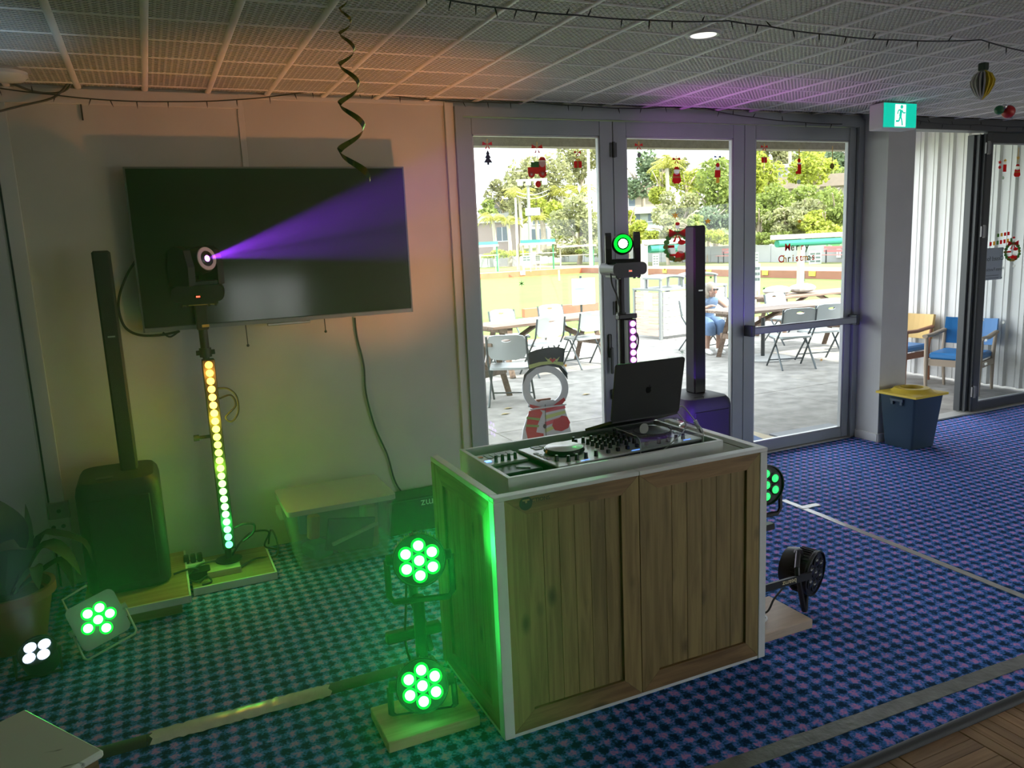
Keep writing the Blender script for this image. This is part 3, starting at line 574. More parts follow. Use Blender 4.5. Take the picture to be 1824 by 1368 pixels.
def movinghead(label, c, ld, ringm, lensm, lit, s=1.0, face=(-0.1, -1, 0), lr=0.017):
    """c: top of the stand; ld: where the lens looks"""
    t = thing('moving_head_light', label, 'stage light', c, group='moving head lamps'); x, y, z = c
    ld = V(ld).normalized(); h = V((ld.x, ld.y, 0)).normalized(); sd = h.cross(V((0, 0, 1)))
    R0 = frame((x, y, z), V((0, 0, 1)).cross(V(face)) , (0, 0, 1))   # local z = face
    b = MB(R0); b.prism(rpoly(0.135*s, 0.045*s, 0.035*s), -0.115*s, 0.115*s, Matrix.Translation((0, 0.06*s, 0))); b.cbox((0, 0.012*s, 0), (0.20*s, 0.03*s, 0.18*s), bev=0.004); base = b.build('base', black_m, t)
    MB(R0).cbox((0.0, 0.045*s, 0.1165*s), (0.035*s, 0.02*s, 0.002)).build('display', blackg_m, base)
    MB(R0).cbox((0.0, 0.045*s, 0.1185*s), (0.020*s, 0.008*s, 0.001)).build('red_digits', led('red_digits', (1.0, 0.06, 0.03), 2.5), base)
    f = MB(R0)
    for q in (-0.09, -0.06, 0.05, 0.085): f.cbox((q*s, -0.005, 0.08*s), (0.012*s, 0.012*s, 0.02*s))
    f.build('mounting_feet', black_m, base)
    Y = frame((x, y, z+0.105*s), sd, h)     # x: side, y: heading, z up
    for sg in (-1, 1):
        P = [(-0.075, 0.0), (0.075, 0.0), (0.08, 0.10), (0.06, 0.19), (0.0, 0.215), (-0.06, 0.19), (-0.08, 0.10)]
        MB(Y).prism([(u*s, w*s) for u, w in P], 0.080*s, 0.125*s, frame((0, 0, 0), (0, 1, 0), (0, 0, 1)) if sg > 0 else frame((0, 0, 0), (0, -1, 0), (0, 0, 1))).build('yoke_arm', black_m, t)
    MB(Y).box(-0.12*s, 0.12*s, -0.07*s, 0.07*s, -0.004, 0.025*s, bev=0.006).build('yoke_base', black_m, t)
    hc = V((x, y, z+(0.105+0.13)*s)); H = aim(hc, ld)
    MB(H).lathe([(0.0, -0.115*s), (0.05*s, -0.11*s), (0.075*s, -0.08*s), (0.078*s, 0.02*s), (0.074*s, 0.07*s), (0.066*s, 0.092*s), (0.0, 0.092*s)], 28).build('head', black_m, t, smooth=40)
    rg = MB(H).lathe([(0.043*s, 0.0925*s), (0.043*s, 0.096*s), (0.062*s, 0.096*s), (0.064*s, 0.0925*s)], 28, cap=False).build('lens_ring', ringm, t, smooth=40)
    MB(H).lathe([(0.040*s, 0.0928*s), (0.036*s, 0.096*s), (0.0, 0.0965*s)], 24).build('lens_glass', blackg_m, t, smooth=40)
    MB(H).lathe([(lr*s, 0.0968*s), (lr*0.76*s, 0.101*s), (0, 0.103*s)], 16).build('beam_lens', lensm, t, smooth=40)
    tip = hc+ld*(0.107*s); lit(t, tip, ld)
    return t
VIO = (0.30, 0.03, 1.0)
def lit_v(t, p, d):
    lampL('beam', 'SPOT', p, 1000, VIO, t, 0.006, (d + V((0, 0, 0.05))).normalized(), radians(13), 0.6); lampL('beam', 'SPOT', p, 600, VIO, t, 0.006, d - V((0, 0, 0.10)), radians(12), 0.8)
mh = movinghead('black moving head lamp with a violet beam on the left stand', (xs, ys, 1.605), (0.62, -0.78, 0.14), mat('ring_grey', (0.62, 0.62, 0.60), 0.5), led('violet_led', (0.65, 0.12, 1.0), 7), lit_v)
xr = W(1106, 520, 4.66).x; yr = 4.66
t = thing('lighting_stand', 'tall black stand behind the laptop with a purple light bar', 'stand', (xr, yr, 0))
MB().cyl((xr, yr, 0.05), (xr, yr, 1.60), 0.024).build('pole', black_m, t, smooth=40); MB().cyl((xr, yr, 1.305), (xr, yr, 1.355), 0.034).box(xr-0.05, xr+0.10, yr-0.05, yr-0.0, 1.31, 1.345, bev=0.005).build('collar', black_m, t, smooth=40)
MB().lathe([(0.16, 0.0), (0.16, 0.012), (0.03, 0.05), (0.024, 0.06)], 24, Matrix.Translation((xr, yr, 0))).build('base_plate', black_m, t, smooth=40)
ledbar('shorter view of a purple LED bar behind the laptop', W(1123, 600, 4.6).x, 4.60, 0.22, W(1123, 577, 4.57).z, [((0.85, 0.12, 1.0), 4.5)]*22)
lampL('bar_glow', 'SPOT', (W(1123, 600, 4.6).x, 4.54, 1.2), 30, (0.80, 0.10, 1.0), None, 0.05, (0.55, 0.16, 1), radians(70), 1.0)
def lit_g(t, p, d): lampL('beam', 'SPOT', p, 8, GREEN, t, 0.02, d-V((0, 0, 0.12)), radians(50), 0.9)
movinghead('black moving head lamp shining green behind the laptop', (xr+0.02, yr, 1.60), (-0.50, -0.86, 0.05), bloom_rim_m, led('green_beam_led', (0.15, 1.0, 0.35), 30), lit_g, 0.95, lr=0.032)  # lens enlarged and ring made to glow in place of green bloom
cable('bar_cable', Ws(4.58, (1128, 592), (1134, 594), (1137, 606), (1134, 622), (1128, 627)), 0.006, 'small cable loop on the purple light bar')
cable('head_cable', Ws(4.62, (1087, 480), (1090, 505), (1098, 525), (1103, 545)), 0.006, 'thin cable below the green moving head lamp')
# ------------------------------------------------------------------ plastic storage tub and what it holds
t = thing('storage_tub', 'clear plastic storage tub with lid against the wall', 'tub', (0.88, 4.74, 0))
def plast(name, tint, f):
    m = bpy.data.materials.new(name); m.use_nodes = True; nt = m.node_tree; N, L = nt.nodes, nt.links; bs = N['Principled BSDF']; o = N['Material Output']
    bs.inputs['Base Color'].default_value = (*tint, 1); bs.inputs['Roughness'].default_value = 0.35; tr = N.new('ShaderNodeBsdfTransparent'); tr.inputs[0].default_value = (0.9, 0.94, 0.92, 1)
    mx = N.new('ShaderNodeMixShader'); mx.inputs[0].default_value = f; L.new(tr.outputs[0], mx.inputs[1]); L.new(bs.outputs[0], mx.inputs[2]); L.new(mx.outputs[0], o.inputs[0]); return m
tub_m = plast('clear_tub_plastic', (0.62, 0.66, 0.64), 0.20); lid_m = plast('cloudy_lid_plastic', (0.66, 0.68, 0.65), 0.5)
def ring(x0, x1, y0, y1, z, r=0.03):
    return [V(((x0+x1)/2+p[0], (y0+y1)/2+p[1], z)) for p in rpoly((x1-x0)/2, (y1-y0)/2, r, 3)]
m = MB(); m.loft([ring(.63, 1.165, 4.52, 4.93, .003), ring(.585, 1.205, 4.49, 4.97, .345), ring(.575, 1.215, 4.48, 4.98, .35), ring(.575, 1.215, 4.48, 4.98, .365), ring(.592, 1.198, 4.497, 4.963, .365), ring(.64, 1.155, 4.53, 4.92, .01)], cap=False); m.f.append(tuple(range(16))[::-1]); m.build('tub', tub_m, t, smooth=35)
MB().loft([ring(.57, 1.22, 4.475, 4.985, .362), ring(.57, 1.22, 4.475, 4.985, .392), ring(.60, 1.19, 4.505, 4.955, .400), ring(.62, 1.17, 4.525, 4.935, .396)]).build('lid', lid_m, t, smooth=35)
MB().box(0.545, 0.572, 4.64, 4.80, .30, .352, bev=.006).build('handle', tub_m, t)
rr_ = random.Random(3)
for k, (nm, lb, cx, cy_, cz, sx, sy, sz, rz, ry, cc) in enumerate((('picture_frame', 'dark framed board inside the clear tub', .95, 4.61, .15, .30, .02, .20, .1, .18, (.02, .03, .05)), ('cardboard_tube', 'pale tube slanting inside the clear tub', .97, 4.565, .16, .30, .022, .022, 0, -.28, (.55, .52, .45)),
    ('orange_packet', 'orange packet inside the left of the tub', .74, 4.66, .22, .07, .05, .15, .3, .1, (.75, .30, .10)), ('blue_packet', 'blue packet inside the tub beside the orange one', .695, 4.74, .23, .06, .06, .14, -.3, 0, (.10, .28, .50)), ('brown_carton', 'brown carton inside the right of the tub', 1.10, 4.74, .155, .08, .18, .28, 0, 0, (.40, .29, .15)),
    ('folded_paper', 'white folded paper near the top of the tub', .98, 4.78, .29, .17, .12, .02, .2, .1, (.7, .7, .66)), ('teal_bag', 'teal bag at the bottom left of the tub', .76, 4.70, .06, .14, .16, .09, .4, 0, (.05, .22, .22)), ('grey_bundle', 'grey bundle at the bottom middle of the tub', .95, 4.76, .06, .16, .18, .10, .0, 0, (.14, .15, .15)))):
    Mx = Matrix.Translation((cx, cy_, cz)) @ Matrix.Rotation(rz, 4, 'Z') @ Matrix.Rotation(ry, 4, 'Y')
    tag(MB().cbox((0, 0, 0), (sx, sy, sz), Mx, bev=min(sx, sy, sz)*0.2).build(nm, mat('c_'+nm, cc, 0.6)), lb, 'tub contents', 'things inside the clear tub')
# black lamp case leaning by the wall
t = thing('lamp_case', 'black fabric lamp case with upside-down lettering behind the booth', 'case', (1.52, 4.9, 0)); cz_ = W(735, 888, 4.80).z
MB().box(1.235, 1.86, 4.80, 5.02, 0.0, cz_, bev=0.015).build('body', mat('case_fabric', (0.018, 0.022, 0.019), 0.8, bump=0.2, bscale=300), t); MB().box(1.24, 1.855, 4.797, 4.80, cz_-0.012, cz_-0.006).build('zip', alud_m, t)
text('beamz', 0.075, frame((W(775, 897, 4.795).x, 4.797, cz_-0.045), (-1, 0, 0), (0, 0, -1)), 'lettering', mat('silver_print', (0.6, 0.6, 0.58), 0.5), t)
# power board, cables on the boards
t = thing('power_board', 'black power board with plugs between the loudspeaker and stand', 'power board', (0.05, 4.75, 0.1))
MB().box(-0.02, 0.115, 4.78, 4.84, 0.046, 0.085, M=None, bev=0.006).build('body', white_m, t)
for k in range(3): MB().box(0.0+k*0.037, 0.03+k*0.037, 4.79, 4.83, 0.0855, 0.135, bev=0.006).build('plug', black_m, t)
for k, (lb, pts) in enumerate((('tangled black cable on the board right of the loudspeaker', [(-0.06, 4.60, 0.115), (0.03, 4.62, 0.12), (0.07, 4.66, 0.09), (0.03, 4.72, 0.07), (0.10, 4.74, 0.06), (0.13, 4.66, 0.06), (0.06, 4.57, 0.055), (0.01, 4.60, 0.08), (0.08, 4.68, 0.11), (0.17, 4.72, 0.10)]),
    ('black cable looping from the stand base towards the tub', [(0.26, 4.74, 0.10), (0.32, 4.78, 0.16), (0.40, 4.82, 0.20), (0.50, 4.86, 0.17), (0.47, 4.9, 0.07), (0.55, 4.93, 0.02)]), ('black cable curling on the floor left of the tub', [(0.30, 4.66, 0.055), (0.40, 4.74, 0.06), (0.52, 4.80, 0.03), (0.545, 4.87, 0.09), (0.52, 4.92, 0.16), (0.50, 4.95, 0.06)]),
    ('thin cable across the low board behind the stand', [(0.07, 4.55, 0.055), (0.11, 4.57, 0.075), (0.13, 4.53, 0.055), (0.08, 4.52, 0.052)]))): cable('floor_cable', pts, 0.006, lb, group='cables behind the lamps')
tag(MB().prism(rpoly(0.06, 0.05, 0.02), 0, 0.045, Matrix.Translation((0.075, 4.665, 0.0455))).build('power_supply', black_m), 'dark plug-in power supply left of the stand base', 'power supply')
# ------------------------------------------------------------------ wall outlets and plant
for k, (a, b, lb) in enumerate((((84, 897), (126, 921), 'upper grey wall socket beside the left loudspeaker'), ((85, 925), (128, 948), 'double wall socket under the upper one'), ((87, 951), (128, 972), 'lowest blank wall box beside the plant'))):
    p, q = W(*a, D-0.02), W(*b, D-0.02); t = thing('wall_socket', lb, 'socket', ((p.x+q.x)/2, D, q.z), group='wall sockets')
    MB().box(p.x, q.x, D-0.034, D-0.001, q.z, p.z, bev=0.004).build('plate', mat('socket_plate_%d' % k, ((.28, .29, .26) if k == 0 else (.5, .5, .46)), 0.5), t)
    if k < 2:
        for dx in ((0,) if k == 0 else (-0.03, 0.02)): MB().lathe([(0.012, 0), (0.012, 0.004), (0.006, 0.004)], 10, wallM((p.x+q.x)/2+dx, (p.z+q.z)/2, D-0.034)).build('outlet', black_m, t)
t = thing('potted_plant', 'dark green strap-leaf plant in a terracotta pot at the left', 'plant', (-0.80, 4.36, 0))
MB().lathe([(0.13, 0), (0.185, 0.25), (0.205, 0.255), (0.205, 0.30), (0.185, 0.30), (0.17, 0.26), (0.0, 0.255)], 28, Matrix.Translation((-0.80, 4.36, 0))).build('pot', mat('terracotta', (0.24, 0.085, 0.042), 0.8, var=0.15, scale=9), t, smooth=40)
MB().lathe([(0.168, 0.256), (0.09, 0.272), (0, 0.278)], 20, Matrix.Translation((-0.80, 4.36, 0))).build('soil', mat('soil', (0.03, 0.022, 0.015), 0.95, bump=0.5), t)
leafa = mat('strap_leaf', (0.045, 0.10, 0.025), 0.75, var=0.3, scale=7, rnd=0.3); leafb = mat('dark_leaf', (0.016, 0.035, 0.014), 0.75, var=0.3, scale=5, rnd=0.3)
def leaf(P, w, m, parent, name='leaf'):
    P = [V(p) for p in P]; n = 12; pts = []
    for i in range(n+1):
        u = i/n*(len(P)-1); k = min(int(u), len(P)-2); f = u-k; p0, p1, p2, p3 = P[max(k-1, 0)], P[k], P[k+1], P[min(k+2, len(P)-1)]
        pts.append(0.5*((2*p1)+(-p0+p2)*f+(2*p0-5*p1+4*p2-p3)*f*f+(-p0+3*p1-3*p2+p3)*f**3))
    vs_, fs = [], []
    for i, p in enumerate(pts):
        tg = (pts[min(i+1, n)]-pts[max(i-1, 0)]).normalized(); sd = tg.cross(V((0.12, -0.25, 1)));
        if sd.length < 0.05: sd = V((1, 0, 0))
        sd.normalize(); nn = sd.cross(tg); ww = w*(0.35+0.65*sin(pi*min(1, (i/n)**0.7*0.98+0.02)))*(1-(i/n)**5)
        vs_ += [p-sd*ww+nn*ww*0.25, p, p+sd*ww+nn*ww*0.25, p-sd*ww+nn*ww*0.25-nn*0.002, p-nn*0.002, p+sd*ww+nn*ww*0.25-nn*0.002]
        if i:
            a_, b_ = (i-1)*6, i*6; fs += [(a_, a_+1, b_+1, b_), (a_+1, a_+2, b_+2, b_+1), (a_+4, a_+3, b_+3, b_+4), (a_+5, a_+4, b_+4, b_+5)]
    return MB().add(vs_, fs).build(name, m, parent, smooth=60)
B0 = V((-0.78, 4.34, 0.27))
leaf([B0, W(46, 985, 4.40), W(50, 940, 4.42), W(45, 897, 4.42)], 0.028, leafa, t)
leaf([B0, W(75, 975, 4.32), W(115, 985, 4.24), W(145, 1025, 4.20)], 0.045, leafa, t)
leaf([B0, W(70, 960, 4.4), W(100, 950, 4.35), W(150, 965, 4.28), W(165, 1000, 4.25)], 0.03, leafb, t)
leaf([B0+V((-.02, 0, 0)), W(20, 960, 4.3), W(5, 915, 4.3), W(-30, 880, 4.3)], 0.075, leafb, t)
leaf([B0, W(40, 985, 4.2), W(15, 975, 4.15), W(-25, 990, 4.1)], 0.06, leafb, t)
leaf([B0, W(60, 1010, 4.2), W(66, 1030, 4.15), W(70, 1050, 4.12)], 0.03, leafa, t)
leaf([B0, W(40, 960, 4.45), W(-5, 930, 4.5), W(-40, 935, 4.5)], 0.05, leafb, t)
leaf([B0, W(100, 1000, 4.3), W(120, 1015, 4.25), W(132, 1050, 4.2)], 0.03, leafb, t)
# ------------------------------------------------------------------ pale box at the bottom left
zc = 0.47; c0 = G(45, 1262, zc); c1 = G(185, 1335, zc); u = (c1-c0).normalized(); w_ = V((-abs(u.y), -abs(u.x), 0)); M = frame((c0.x, c0.y, 0), u, w_) 
t = thing('wooden_box', 'scuffed off-white wooden box in the bottom left corner', 'box', (c0.x, c0.y, 0)); L_ = (c1-c0).length
zs = -1 if M.col[2].z < 0 else 1
def mz(a, b): return (a*zs, b*zs) if zs > 0 else (b*zs, a*zs)
MB(M).box(0.012, L_-0.012, 0.012, 0.60, *mz(0.0, zc-0.025), bev=0.004).build('carcass', pine_x, t)
def scuff():
    m, nt, b = _new('scuffed_white_top'); N, L = nt.nodes, nt.links; tc = N.new('ShaderNodeTexCoord'); mp = N.new('ShaderNodeMapping'); mp.inputs['Scale'].default_value = (2.0, 9, 4); L.new(tc.outputs['Object'], mp.inputs[0])
    n = N.new('ShaderNodeTexNoise'); n.inputs['Scale'].default_value = 3; n.inputs['Detail'].default_value = 8; L.new(mp.outputs[0], n.inputs['Vector']); cr = N.new('ShaderNodeValToRGB'); L.new(n.outputs[0], cr.inputs[0]); e = cr.color_ramp.elements
    e[0].position = 0.30; e[0].color = (0.10, 0.09, 0.075, 1); e[1].position = 0.36; e[1].color = (0.72, 0.70, 0.64, 1); L.new(cr.outputs[0], b.inputs['Base Color']); b.inputs['Roughness'].default_value = 0.5; return m
MB(M).box(0, L_, 0, 0.62, *mz(zc-0.024, zc), bev=0.006).build('lid', scuff(), t)
# ------------------------------------------------------------------ DJ booth
BX0, BX1, BY, BYB, BZ = 1.031, 2.297, 2.489, 3.175, 0.96
bt = thing('dj_booth', 'folding booth of stained pine panels with white edges', 'booth', ((BX0+BX1)/2, 2.82, 0))
def panel(name, a, b, z0, z1, sl, sr, rt, rb, n, axis):
    """framed panel of upright boards; axis x: across the front, axis y: along a side"""
    def bx(u0, u1, w0, w1, d0, d1, bev=0.0):
        m = MB()
        if axis == 'x': return m.box(u0, u1, BY+d0, BY+d1, w0, w1, bev=bev)
        if axis == 'y0': return m.box(BX0+d0, BX0+d1, u0, u1, w0, w1, bev=bev)
        return m.box(BX1-d1, BX1-d0, u0, u1, w0, w1, bev=bev)
    p = bx(a+0.002, b-0.002, z0, z1, 0.026, 0.032).build(name, pine_z, bt)
    rail = pine_x if axis == 'x' else pine_y
    def mitre(poly):
        m = MB()
        if axis == 'x': m.prism(poly, -0.024, 0.0, frame((0, BY, 0), (1, 0, 0), (0, 0, 1)))
        elif axis == 'y0': m.prism(poly, -0.024, 0.0, frame((BX0, 0, 0), (0, -1, 0), (0, 0, 1)))
        else: m.prism(poly, -0.024, 0.0, frame((BX1, 0, 0), (0, 1, 0), (0, 0, 1)))
        return m
    s = -1 if axis == 'y0' else 1
    def P(*q): return [(s*u, w) for u, w in q]
    g = 0.0012
    mitre(P((a, z1), (b, z1), (b-sr, z1-rt), (a+sl, z1-rt))).build('top_rail', rail, p); mitre(P((a, z0), (b, z0), (b-sr, z0+rb), (a+sl, z0+rb))).build('bottom_rail', rail, p)
    mitre(P((a, z0+g), (a, z1-g), (a+sl-g, z1-rt), (a+sl-g, z0+rb))).build('stile', pine_z, p); mitre(P((b, z0+g), (b, z1-g), (b-sr+g, z1-rt), (b-sr+g, z0+rb))).build('stile', pine_z, p)
    for k in range(n):
        u0 = a+sl+(b-a-sl-sr)*k/n; u1 = a+sl+(b-a-sl-sr)*(k+1)/n
        bx(u0+0.0003, u1-0.0003, z0+rb+0.0005, z1-rt-0.0005, 0.011, 0.026, bev=0.0014).build('plank', pine_z, p)
    return p
fp = panel('front_panel', 1.073, 1.6495, 0.014, 0.943, 0.088, 0.082, 0.066, 0.078, 6, 'x')
panel('front_panel', 1.6535, 2.260, 0.014, 0.943, 0.085, 0.07, 0.066, 0.078, 6, 'x')
panel('side_panel', 2.532, 3.13, 0.014, 0.935, 0.07, 0.085, 0.075, 0.075, 6, 'y0')
panel('side_panel', 2.532, 3.13, 0.014, 0.935, 0.07, 0.085, 0.075, 0.075, 6, 'y1')
MB().box(BX0-0.002, 1.0725, BY-0.003, 2.531, 0, 0.9425, bev=0.002).build('corner_post', wpaint_m, bt); MB().box(2.2605, BX1+0.002, BY-0.003, 2.531, 0, 0.9425, bev=0.002).build('corner_post', wpaint_m, bt)
MB().box(1.0, 1.0, 0, 0, 0, 0)
for u0, u1 in ((BX0-0.002, 1.6505), (1.6525, BX1+0.002)): MB().box(u0, u1, BY-0.005, BY+0.036, 0.9435, BZ, bev=0.002).build('top_cap', wpaint_m, bt)
for xx in ((BX0-0.002, BX0+0.034), (BX1-0.034, BX1+0.002)): MB().box(xx[0], xx[1], BY+0.0365, BYB, 0.9365, BZ, bev=0.002).build('top_cap', wpaint_m, bt); MB().box(xx[0], xx[1], 3.131, BYB, 0, 0.936, bev=0.002).build('back_post', pine_z if xx[0] < 1.5 else wpaint_m, bt)
MB().box(1.073, 2.2595, BY, BY+0.03, 0.0, 0.013).build('kick_strip', wpaint_m, bt); MB().box(BX0, BX0+0.03, 2.532, 3.13, 0, 0.013).build('kick_strip', wpaint_m, bt)
MB().box(BX0+0.035, BX1-0.035, BY+0.036, 3.15, 0.845, 0.862).build('shelf', wpaint_m, bt)
MB().box(BX0+0.0335, BX0+0.0345, 2.54, 3.13, 0.865, 0.935).box(BX1-0.0345, BX1-0.0335, 2.54, 3.13, 0.865, 0.935).box(1.075, 2.26, BY+0.0325, BY+0.0355, 0.865, 0.942).build('inner_lining', wpaint_m, bt)
lc = W(937, 897, BY-0.002)
o = MB().lathe([(0.026, 0), (0.026, 0.0012)], 24, wallM(lc.x, lc.z, BY-0.0005)).build('logo_disc', mat('logo_dark', (0.02, 0.035, 0.025), 0.6), fp)
MB().box(lc.x-0.014, lc.x+0.014, BY-0.0035, BY-0.0018, lc.z+0.010, lc.z+0.016).box(lc.x-0.004, lc.x+0.004, BY-0.0035, BY-0.0018, lc.z+0.002, lc.z+0.010).build('logo_letter', mat('logo_wood', (0.34, 0.24, 0.11), 0.6), o)
text('UCTIONS', 0.021, wallM(lc.x+0.054, lc.z+0.006, BY-0.0005), 'logo_lettering', mat('logo_dark', (0, 0, 0)), o, 0.0006).scale = (1, 1, 1)
# tray with the gear
tx0, tx1, ty0, ty1, tz = 1.145, 2.165, 2.61, 3.12, 0.985
t = thing('gear_tray', 'white open tray set into the top of the booth', 'tray', (1.65, 2.86, 0.8625))
for q in ((tx0, tx1, ty0, ty0+0.018), (tx0, tx1, ty1-0.018, ty1), (tx0, tx0+0.018, ty0+0.0185, ty1-0.0185), (tx1-0.018, tx1, ty0+0.0185, ty1-0.0185)): MB().box(q[0], q[1], q[2], q[3], 0.8625, tz, bev=0.0015).build('tray_side', wpaint_m, t)
MB().box(tx0+0.018, tx1-0.018, ty0+0.018, ty1-0.018, 0.8630, 0.905).build('foam_floor', mat('black_foam', (0.008, 0.009, 0.009), 0.9), t)
def deck(name, label, cat, c, rz, w, dpt, h, tilt=0.0): return thing(name, label, cat, c, rz)
# controller
cx, cy_, cz = 1.752, 2.855, 0.9055; ct = thing('dj_controller', 'white-topped DJ controller with two jog wheels and black knobs', 'controller', (cx, cy_, cz), radians(4.0))
CW, CD_, CH = 0.745, 0.335, 0.072
def L(mb, name, m, p, smooth=0): return mb.build(name, m, p, smooth, local=True)
ctop = mat('controller_white', (0.72, 0.72, 0.73), 0.35)
L(MB().box(-CW/2, CW/2, -CD_/2, CD_/2, 0, CH-0.008, bev=0.004), 'body', black_m, ct)
tp = L(MB().box(-CW/2, CW/2, -CD_/2, CD_/2, CH-0.0078, CH, bev=0.002), 'top_plate', ctop, ct)
jm = mat('jog_platter', (0.66, 0.67, 0.67), 0.3)
for jx in (-0.235, 0.235):
    j = L(MB().lathe([(0.082, CH+0.0002), (0.088, CH+0.010), (0.084, CH+0.021), (0.072, CH+0.023)], 32, Matrix.Translation((jx, 0.01, 0))), 'jog_wheel', blackg_m, ct, 40)
    L(MB().lathe([(0.0815, CH+0.0235), (0.078, CH+0.0255), (0.045, CH+0.0262), (0.043, CH+0.0275), (0.0, CH+0.0275)], 32, Matrix.Translation((jx, 0.01, 0))), 'jog_platter', jm, j, 40)
kn0 = [None]
def knob(x, y, r=0.0085, h=0.024, cap=True):
    if kn0[0] is None:
        k = L(MB().lathe([(0.0095, 0), (0.0085, 0.004), (0.0075, 0.022), (0.0065, 0.024)], 12), 'knob', black_m, ct, 40); L(MB().lathe([(0.0058, 0.0242), (0.0055, 0.0252), (0, 0.0252)], 10), 'knob_cap', white_m, k); kn0[0] = k; k.location = (x, y, CH); return
    k = kn0[0].copy(); COL.objects.link(k); k.parent = ct; k.location = (x, y, CH); g = kn0[0].children[0].copy(); COL.objects.link(g); g.parent = k
for ix in range(5):
    for iy in range(5): knob(-0.085+ix*0.0425, -0.055+iy*0.036)
for x in (-0.30, -0.26, -0.215, -0.165, 0.165, 0.215, 0.26, 0.30): knob(x, -0.125)
for x, y in ((-0.115, 0.12), (0.115, 0.13), (-0.13, 0.08), (0.33, 0.0), (-0.335, -0.09)): knob(x, y)
fd = None
for x in (-0.10, -0.05, 0.0, 0.05, 0.10):
    o = L(MB().box(x-0.007, x+0.007, -0.128, -0.112, CH+0.0005, CH+0.016, bev=0.002), 'fader', black_m, ct)
for sx in (-1, 1):
    for i in range(4):
        for j in range(2): L(MB().box(sx*0.235-0.08+i*0.042, sx*0.235-0.08+i*0.042+0.034, 0.112+j*0.027, 0.112+j*0.027+0.021, CH+0.0002, CH+0.003), 'pad', mat('pad_grey', (0.30, 0.31, 0.31), 0.5), ct)
    for i in range(5): L(MB().box(sx*0.345-0.009, sx*0.345+0.009, 0.05-i*0.026, 0.066-i*0.026, CH+0.0002, CH+0.003), 'button', mat('button_grey', (0.42, 0.42, 0.42), 0.5), ct)
for x in (-0.235, 0.02, 0.30): L(MB().box(x-0.02, x+0.02, -0.152, -0.149, CH+0.0002, CH+0.0012), 'blue_light', led('blue_light', (0.1, 0.25, 1.0), 1.5), ct)
# small sampler at the left of the tray
st = thing('sampler', 'small grey sampler with four black knobs left of the controller', 'sampler', (1.272, 2.90, 0.9055), radians(2))
L(MB().box(-0.095, 0.095, -0.14, 0.15, 0, 0.05, bev=0.003), 'body', black_m, st); L(MB().box(-0.093, 0.093, -0.02, 0.148, 0.0502, 0.06, bev=0.002), 'top_plate', mat('sampler_plate', (0.5, 0.51, 0.5), 0.4), st)
for i in range(4): L(MB().lathe([(0.008, 0.0602), (0.0068, 0.086), (0.005, 0.088)], 12, Matrix.Translation((-0.045+i*0.03, 0.01, 0))), 'knob', black_m, st, 40)
L(MB().box(-0.085, -0.06, 0.02, 0.04, 0.0602, 0.064), 'blue_button', led('blue_button', (0.15, 0.35, 1.0), 1.2), st); L(MB().box(-0.085, -0.062, 0.10, 0.12, 0.0602, 0.063), 'orange_button', mat('orange_btn', (0.8, 0.25, 0.1), 0.5), st)
for i in range(5): L(MB().box(-0.05+i*0.026, -0.03+i*0.026, 0.07, 0.13, 0.0602, 0.0625), 'pad', mat('pad_grey', (0, 0, 0)), st)
tag(MB().box(-0.006, 0.006, -0.03, 0.03, 0, 0.004, M=Matrix.Translation((1.30, 2.80, 0.957)) @ Matrix.Rotation(0.9, 4, 'Z'), bev=0.001).build('marker_pen', white_m), 'white pen lying on the dark end of the sampler', 'pen')
# laptop on an acrylic stand
h0, h1 = W(1085, 752, 2.85), W(1215, 728, 2.85); l0, l1 = W(1097, 645, 2.90), W(1222, 633, 2.90)
hc = (h0+h1)/2+V((-0.006, 0, -0.006)); hx = V((h1.x-h0.x, 0, 0)).normalized(); wl2 = 0.358
lp = thing('laptop', 'open dark laptop seen from behind on a clear stand', 'laptop', hc)
lm = mat('space_grey', (0.018, 0.020, 0.019), 0.5, 0.2)
up = V((0, -0.05, 0.26)); up = up.normalized(); ML = frame(hc, (1, 0, 0), up)
lidH = 0.262
lo = MB(ML).prism([(x, y+lidH/2) for x, y in rpoly(wl2/2, lidH/2, 0.012, 4)], -0.004, 0.003).build('lid', lm, lp)
ML2 = ML @ Matrix.Translation((0, lidH*0.5, 0.0036)); ap = mat('logo_black', (0.004, 0.004, 0.004), 0.5, spec=0.1)
AP = [(0.0, 0.010), (0.004, 0.0125), (0.009, 0.0125), (0.0135, 0.0095), (0.0105, 0.004), (0.0115, -0.002), (0.0145, -0.005), (0.011, -0.013), (0.006, -0.0175), (0.002, -0.016), (-0.002, -0.016), (-0.006, -0.0175), (-0.011, -0.013), (-0.014, -0.005), (-0.0145, 0.003), (-0.011, 0.0105), (-0.006, 0.0125), (-0.003, 0.0115)]
MB(ML2).prism(AP, 0, 0.0004).prism([(0.0, 0.014), (0.001, 0.018), (0.006, 0.0225), (0.0055, 0.018), (0.002, 0.0145)], 0, 0.0004).build('lid_emblem', ap, lo)
bd = V((-0.10, 0.97, -0.30)).normalized(); bd = V((0, 0.945, -0.325)); Mb = frame(hc, (1, 0, 0), bd)
MB(Mb).prism([(x, y+0.124) for x, y in rpoly(wl2/2, 0.124, 0.012, 4)], -0.008, 0.004).build('base', lm, lp)
MB(Mb).box(-0.15, 0.15, 0.03, 0.12, 0.0042, 0.005).build('keyboard', black_m, lp)
acr = glassmat('clear_acrylic', (0.90, 0.93, 0.92), 0.08)
s_ = thing('laptop_stand', 'bent clear acrylic laptop stand over the controller', 'stand', (hc.x, 2.66, 0.9055))
zf = hc.z-0.016
sec = [(2.645, 0.9055), (2.645, zf-0.035), (2.655, zf-0.02), (2.67, zf-0.012), (2.85, zf-0.008), (3.085, zf-0.085), (3.09, 0.9055)]
m = MB(); th = 0.004
